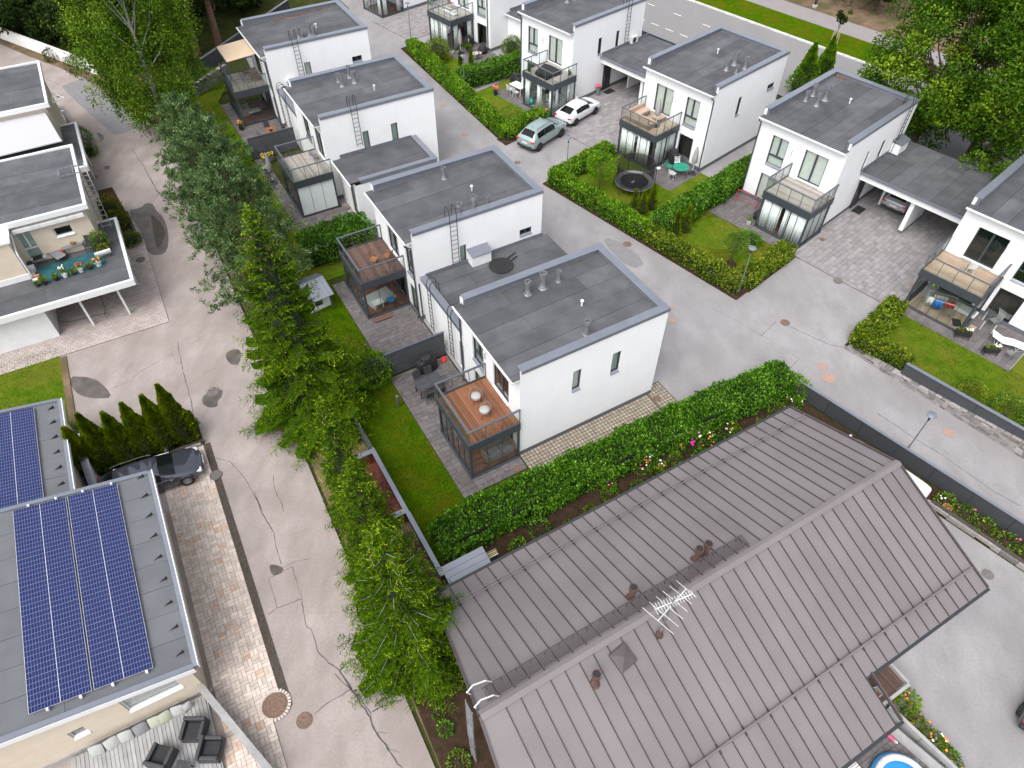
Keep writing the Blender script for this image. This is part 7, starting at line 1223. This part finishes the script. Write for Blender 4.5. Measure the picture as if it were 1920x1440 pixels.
# --- right edge house
t = table('clear glass garden table on curved white legs', G(1850,612,Z0), A42+R(15), 1.2,.8,.72,'rail_glass','plastic_white'); sunbed('pale grey sunbed beside the house wall', G(1896,605,Z0), A42-R(70), 'cloth_light','black_metal'); sunbed('mint green sunbed at the patio edge', G(1885,648,Z0), A42-R(70), 'frosted','plastic_white'); bpy.data.objects['sunbed.001'].children[0].data.materials[0] = MAT['blind']
chair('grey folding chair in front of the mint sunbed', G(1889,672,Z0), A42+R(60), 'cloth_grey','plain',arms=True); chair('grey folding chair beside the patio window', W(RF,42.4,3.3,Z0), A42+R(150), 'cloth_grey','plain',arms=True)
def planter(label, loc, rot, fl):
    t = thing('planter', label, 'planter', loc, rot, 'raised black planters'); bx('box', 'pot_black', t, -.42,.42, -.16,.16, .25,.55,.01); legs(t, .38,.12,.26,.025,'pot_black'); bx('earth', 'soil', t, -.4,.4, -.14,.14, .551,.56); n = 160; P = np.stack([RNG.uniform(-.35,.35,n), RNG.uniform(-.12,.12,n), RNG.uniform(.55,.75,n)], 1); leaves('leaves', 'leaf_light', t, P, rdir(n)+np.array((0,0,.6)), .1,.05, RNG.random(n)); mb = MB()
    for i in range(16): s = .05; mb.lathe([(s*.2,0),(s,.4*s),(.004,s)], 6, (random.uniform(.0,.38),random.uniform(-.12,.12),.72))
    mb.build('blossoms', fl, t); return t
planter('raised black planter near the open sunroom corner', G(1801,633,Z0), A42-R(60), 'white_flower'); planter('raised black planter at the lawn edge of the patio', G(1853,664,Z0), A42-R(45), 'white_flower')
t = thing('step', 'wooden step beside the open sunroom corner', 'step', W(RF,41.0,3.95,Z0), A42); [bx('step_board', 'deck_tan', t, -.5,.5, -.16+k*.12,-.05+k*.12, .06,.1) for k in range(3)]; bx('step_frame', 'black_metal', t, -.45,.45, -.15,.2, 0,.059)
t = thing('drying_rack', 'white drying rack hung with laundry in the open sunroom', 'drying rack', W(RF,41.3,6.2,ZF), A42+R(20)); MB().tube([(-.5,-.8,0),(.4,-.8,.9),(.4,.8,.9),(-.5,.8,0)], .015, 5).build('frame', 'plastic_white', t); MB().tube([(.5,-.8,0),(-.4,-.8,.9),(-.4,.8,.9),(.5,.8,0)], .015, 5).build('frame', 'plastic_white', t)
for x, y0, y1, zl, mt, nm in ((-.35,-.1,.4,.25,'blue','blue_cloth'), (-.33,-.75,-.15,.6,'red','red_cloth'), (-.3,.45,.8,.4,'curtain','white_cloth'), (.1,-.3,.5,.5,'cloth_light','grey_sheet')): o = curtain(t, (x,y0,0), (x,y1,0), zl, .95, mt, .04, nm=nm)
chair('brown folding chair by the laundry in the open sunroom', W(RF,40.9,5.5,ZF), A42+R(20), 'wicker','plain'); t = thing('side_cabinet', 'pale cabinet with green bottle in the open sunroom corner', 'cabinet', W(RF,42.2,7.2,ZF), A42); bx('body', 'wood_grey', t, -.4,.4, -.3,.3, 0,.7,.01); MB().lathe([(.06,.705),(.06,.95),(.02,1.05)], 8).build('bottle', 'lime', t)
sofa('cream sofa bench inside the open sunroom', W(RF,42.3,4.9,ZF), A42+R(270), 1.3,.6,'plastic_white','cloth_light',False,(0,0),.36); o = MB().box(-.35,.35,-.25,.25,0,.02).build('tray', 'cloth_black', None, W(RF,41.0,4.8,ZF), A42+R(30)); tag(o, 'black tray on the floor of the open sunroom', 'tray'); chair('white framed chair on the right edge balcony', W(RF,41.9,5.9,ZD), A42+R(30), 'plastic_white','plain','cloth_grey')
# --- cream house roof terrace
ZT = 2.755; o = MB().box(0,3.75,0,1.75,0,.02).build('mat', 'teal_mat', None, W(LF,-9.45,40.7,ZT), AL); tag(o, 'teal mat covering the cream house roof terrace', 'mat')
k4 = lambda x, y, z=ZT+.021: G(*z4(0,320,(x,y))[0], z)
for x, y, r, h, m2, lf, fl, n, ph, lb in ((340,850,.17,.26,'pot_black','leaf_hedge_red',None,150,.35,'dark pot with bushy olive plant, second from the terrace corner'), (285,865,.15,.2,'pot_black','leaf_light',None,110,.2,'low black pot at the terrace corner'), (428,820,.16,.2,'pot_black','leaf_birch',None,110,.22,'low black pot of grey green herb on the terrace'), (495,795,.17,.26,'plastic_white','leaf_light','white_flower',150,.55,'white pot of tall white flowers on the terrace'), (555,775,.16,.2,'pot_black','leaf_light',None,110,.2,'small black pot right of the white flowers'), (612,755,.18,.26,'plastic_white','leaf_hedge','red',150,.35,'white pot with bushy plant in the middle of the terrace'), (678,735,.16,.2,'pot_black','leaf_yellow',None,110,.2,'black pot with yellow green plant on the terrace'), (745,710,.2,.28,'plastic_white','leaf_light','orange',140,.25,'white bowl pot with orange flowers at the terrace end')): pot(lb, k4(x,y,ZT+.021), r,h,m2,lf,fl,n,ph,12)
t = shrub('potted_shrub', 'bright green bushy vine at the end of the roof terrace', 'bush', k4(775,580), .5,.6,'leaf_light',900,.10, None,.55); t = shrub('potted_shrub', 'lower trailing part of the green vine on the roof terrace', 'bush', k4(790,615), .3,.3,'leaf_yellow',300,.09, None,.3)
sunbed('grey lounge chair against the cream wall', k4(410,640), AL-R(60), 'cloth_grey','black_metal'); chair('black plastic armchair at the end of the terrace table', k4(690,600), AL-R(110), 'black_metal','plain',arms=True); table('dark grey terrace table with a bowl on it', k4(570,600), AL+R(6), 1.25,.55,.5,'pot_grey','black_metal'); pot('terracotta bowl on the grey terrace table', k4(548,552,ZT+.53), .13,.08,'terracotta','leaf_hedge_red',None,40,.05); o = MB().lathe([(.09,0),(.09,.4),(.03,.48)], 10).build('canister', 'red', None, k4(487,640), 0); tag(o, 'red canister standing beside the terrace table', 'canister')
t = thing('stool', 'small black folding stool below the terrace door', 'stool', k4(305,690), AL); bx('seat', 'cloth_black', t, -.25,.25, -.2,.2, .36,.4,.01); legs(t, .22,.17,.36,.015,'galv'); t = thing('tool_pile', 'pile of boxes and tools in the terrace corner', 'boxes', k4(255,770), AL); [bx('box', mt, t, *b) for mt, b in (('plastic_white',(-.2,.15,.1,.5,0,.3)), ('wood_grey',(-.25,.1,-.35,.0,0,.2)), ('terracotta',(.0,.3,-.6,-.4,0,.15)), ('pot_black',(-.2,.1,.55,.8,0,.35)), ('plastic_white',(-.1,.2,-.9,-.65,0,.1)))]
t = thing('flower_stand', 'white lattice flower trough at the terrace edge', 'trough', k4(790,650), AL+R(5)); bx('trough', 'plastic_white', t, -.45,.45, -.09,.09, .3,.46,.01); legs(t, .35,.06,.3,.012,'black_metal'); [bx('lattice_bar', 'plastic_white', t, -.44+q*.11,-.41+q*.11, -.11,-.092, .22,.44) for q in range(8)]
for x, r_ in ((20,30),(262,200)): chair('green wire chair by the white garage wall, '+('left' if x < 100 else 'right')+' of the small table', k4(x,1265,Z0), AL+R(r_), 'green_table','wire')
t = table('small round green wire table with red cloth', k4(140,1265,Z0), 0, h=.65, top='green_table', rnd=.34); o = MB().box(-.12,.12,-.1,.1,0,.05).build('cloth', 'red', None, k4(120,1225,.72), .3, bevel=.02); tag(o, 'red folded cloth on the green wire table', 'cloth')
hz = MB(); [hz.tube([G(*p,.065) for p in z4(0,320,(430,1120),(470,1130),(520,1135),(600,1115),(700,1090),(790,1070),(820,1080),(800,1100),(785,1085),(790,1040),(760,960),(740,930))], .012, 5)]; o = hz.build('cable', 'rubber', None); tag(o, 'thin dark cable lying under the carport', 'cable')
# --- solar house terrace
t = thing('wooden_terrace', 'grey weathered plank terrace below the solar roof', 'terrace', W(LF,-11.5,9.0,.0), AL); n = 34; w = 4.95/n
tm = MB().paver(-w/2+.006,w/2-.006,-2.5,2.5,.14,.18,.005).mesh('deck_plank', 'wood_grey')
for k in range(n): put('deck_plank', tm, t, (.1+w*(k+.5),2.5,random.uniform(-.003,.003)))
bx('terrace_frame', 'wood_grey', t, .05,5.1, .03,4.95, .0,.135)
for x, y, r_, lb in ((-7.0,12.7,-28,'dark wicker corner armchair nearest the cream wall'), (-6.6,11.7,62,'dark wicker armchair beside the wooden parapet'), (-8.3,12.3,140,'dark wicker armchair facing the others')): sofa(lb, W(LF,x,y,.185), AL+R(r_), .85,.8,'wicker_dark','cloth_black',h=.4,bh=.68,group='dark wicker armchairs',name='armchair')
table('low dark wicker table between the armchairs', W(LF,-7.7,11.5,.185), AL+R(50), .6,.6,.4,'fence_slat','wicker_dark',8)
for k, (u, mt, r_) in enumerate(((-10.45,'cloth_light',-8),(-9.9,'cloth_light',6),(-9.4,'cloth_light',-5),(-8.85,'cloth_grey',3),(-8.3,'cloth_olive',-6),(-7.95,'cloth_olive',8),(-7.45,'cloth_light',-10),(-7.1,'cloth_light',12))): cushion(('first','second','third','grey fourth','greenish fifth','greenish sixth','seventh','last small')[k]+' cushion from the left along the cream wall', W(LF,u,13.75,.42), AL+R(r_), .5 if k < 7 else .35, mt, 62)
panel_fence('weathered wooden parapet with plank cap by the block paving', W(LF,-6.35,14.0), W(LF,-4.7,9.6), .95, 1.6, 'wood_grey', 'wood_grey', 0, .26, group='timber parapets')
t = thing('garden_hose', 'coiled grey green garden hose behind the estate car', 'hose', G(181,882,.04), 0); hs_ = []; [hs_.append((.28*math.cos(k*.5)*(1-.004*k),.28*math.sin(k*.5)*(1-.004*k),.03+.006*(k % 25))) for k in range(75)]; MB().tube(hs_, .016, 5).build('coil', 'pot_grey', t); MB().lathe([(.08,0),(.08,.1),(.03,.12)], 8).build('reel_hub', 'plastic_dark', t); bicycle('blue bicycle half hidden behind the conifer row', W(LF,-9.2,27.2,.04), AL+R(70), 'blue')
# --- round the brown roof
t = thing('lean_to', 'grey sheet metal lean-to with rusty joints beside the brown roof', 'shed', W(HF,4.4,12.5), A30); bx('wall', 'fence_slat', t, .1,1.85, .1,1.0, 0,1.6)
for k in range(4): MB().add([(-.02,k*.28-.06,1.66+k*.06),(2.0,k*.28-.06,1.66+k*.06),(2.0,k*.28+.21,1.71+k*.06),(-.02,k*.28+.21,1.71+k*.06),(-.02,k*.28-.06,1.69+k*.06),(2.0,k*.28-.06,1.69+k*.06),(2.0,k*.28+.21,1.74+k*.06),(-.02,k*.28+.21,1.74+k*.06)], [(3,2,1,0),(4,5,6,7),(0,1,5,4),(1,2,6,5),(2,3,7,6),(3,0,4,7)]).build('roof_sheet', 'slate_metal', t); bx('rust_joint', 'bin_brown', t, 0,1.95, k*.28+.215,k*.28+.222, 1.72+k*.06,1.75+k*.06)
for k in range(4): bx('stored_pole', ('plastic_white','wood_grey','yellow','galv')[k], t, 1.9,2.6, .7+k*.07,.74+k*.07, 1.2+k*.03,1.24+k*.03)
t = thing('slat_porch', 'small open porch with brown slats under the brown eave', 'porch', W(HF,16.75,.3), A30); bx('floor', 'deck_dull', t, 0,1.5, 0,.9, .0,.1)
for k in range(11): bx('slat', 'deck_dull', t, .55+k*.085,.60+k*.085, .05,.95, .95,1.0)
bx('front_beam', 'wood_grey', t, -.15,1.55, -.14,-.02, .95,1.1); bx('side_beam', 'wood_grey', t, 1.5,1.62, -.02,1.0, .96,1.11)
for x in (-.1,1.5): bx('post', 'wood_grey', t, x,x+.1, -.13,-.03, 0,.95)
t = thing('crate', 'white crate of bottles and odds beside the brown slats', 'crate', W(HF,16.95,.55,.101), A30+R(-8)); cr = MB(); cr.box(0,.5,0,.02,0,.4); cr.box(0,.5,.34,.36,0,.4); cr.box(0,.02,.02,.34,0,.4); cr.box(.48,.5,.02,.34,0,.4); cr.box(.02,.48,.02,.34,0,.02); cr.build('box', 'plastic_white', t)
for k in range(12): MB().lathe([(.03,0),(.03,.14),(.012,.2)], 6, (random.uniform(.06,.44),random.uniform(.06,.3),.2)).build('bottle', random.choice(('red','green_table','orange','plastic_dark','plastic_white','terracotta')), t)
paving('terrace_paving', HF, [(8,17.2,-4.5,.2)], 'paver_grey', 'run', 60, .3)
t = thing('paddling_pool', 'blue and white inflatable paddling pool', 'pool', W(HF,15.6,-2.1,.05), A30); MB().lathe([(1.0,0),(1.12,.1),(1.15,.2),(1.05,.3),(.95,.2),(.93,.05)], 28, caps=False).build('outer_ring', 'sky_blue', t, smooth=True); MB().lathe([(.99,.25),(1.06,.33),(1.0,.42),(.85,.42),(.8,.33),(.88,.25)], 28, caps=False).build('inner_ring', 'plastic_white', t, smooth=True); MB().lathe([(.92,.2),(.01,.2)], 28, caps=False).build('water', 'sky_blue', t)
t = thing('scooter', 'pink and white child scooter by the paddling pool', 'scooter', W(HF,16.6,-.65,.05), A30+R(100)); bx('deck', 'pink', t, -.3,.3, -.06,.06, .08,.11,.02); MB().tube([(.3,0,.1),(.36,0,.75)], .018, 6).build('stem', 'plastic_white', t); MB().tube([(.36,-.2,.75),(.36,.2,.75)], .016, 6).build('handlebar', 'pink', t)
for x in (-.32,.36): MB().lathe([(.05,-.02),(.08,-.015),(.08,.015),(.05,.02)], 12).build('wheel', 'plastic_white', t, (x,0,.08), (R(90),0,0))
t = thing('garden_bench', 'white slatted bench under the brown eave', 'bench', W(HF,14.3,-.9,.05), A30); [bx('seat_slat', 'plastic_white', t, -.3,.3, -.3+k*.1,-.22+k*.1, .42,.45) for k in range(6)]; legs(t, .26,.25,.42,.02,'plastic_white')
t = thing('tall_mirror_board', 'long pale board leaning along the terrace fence', 'board', W(HF,16.95,-1.6,.05), A30+R(-78)); MB().add([(-1.1,0,0),(1.1,0,0),(1.1,.12,.5),(-1.1,.12,.5),(-1.1,.03,0),(1.1,.03,0),(1.1,.15,.5),(-1.1,.15,.5)], [(0,1,2,3),(7,6,5,4),(0,4,5,1),(1,5,6,2),(2,6,7,3),(3,7,4,0)]).build('board', 'wood_grey', t); bx('edge_strip', 'rail_metal', t, -1.1,1.1, .12,.16, .501,.52)
panel_fence('grey timber rail fence behind the paddling pool', W(HF,17.15,.05), W(HF,17.7,-4.2), .75, 1.5, 'wood_grey', 'wood_grey', 0, .14, group='timber parapets'); pot('terracotta pot beside the yard wall', G(1771,957,.0), .22,.3,'terracotta','leaf_hedge_dark',None,30,.1)
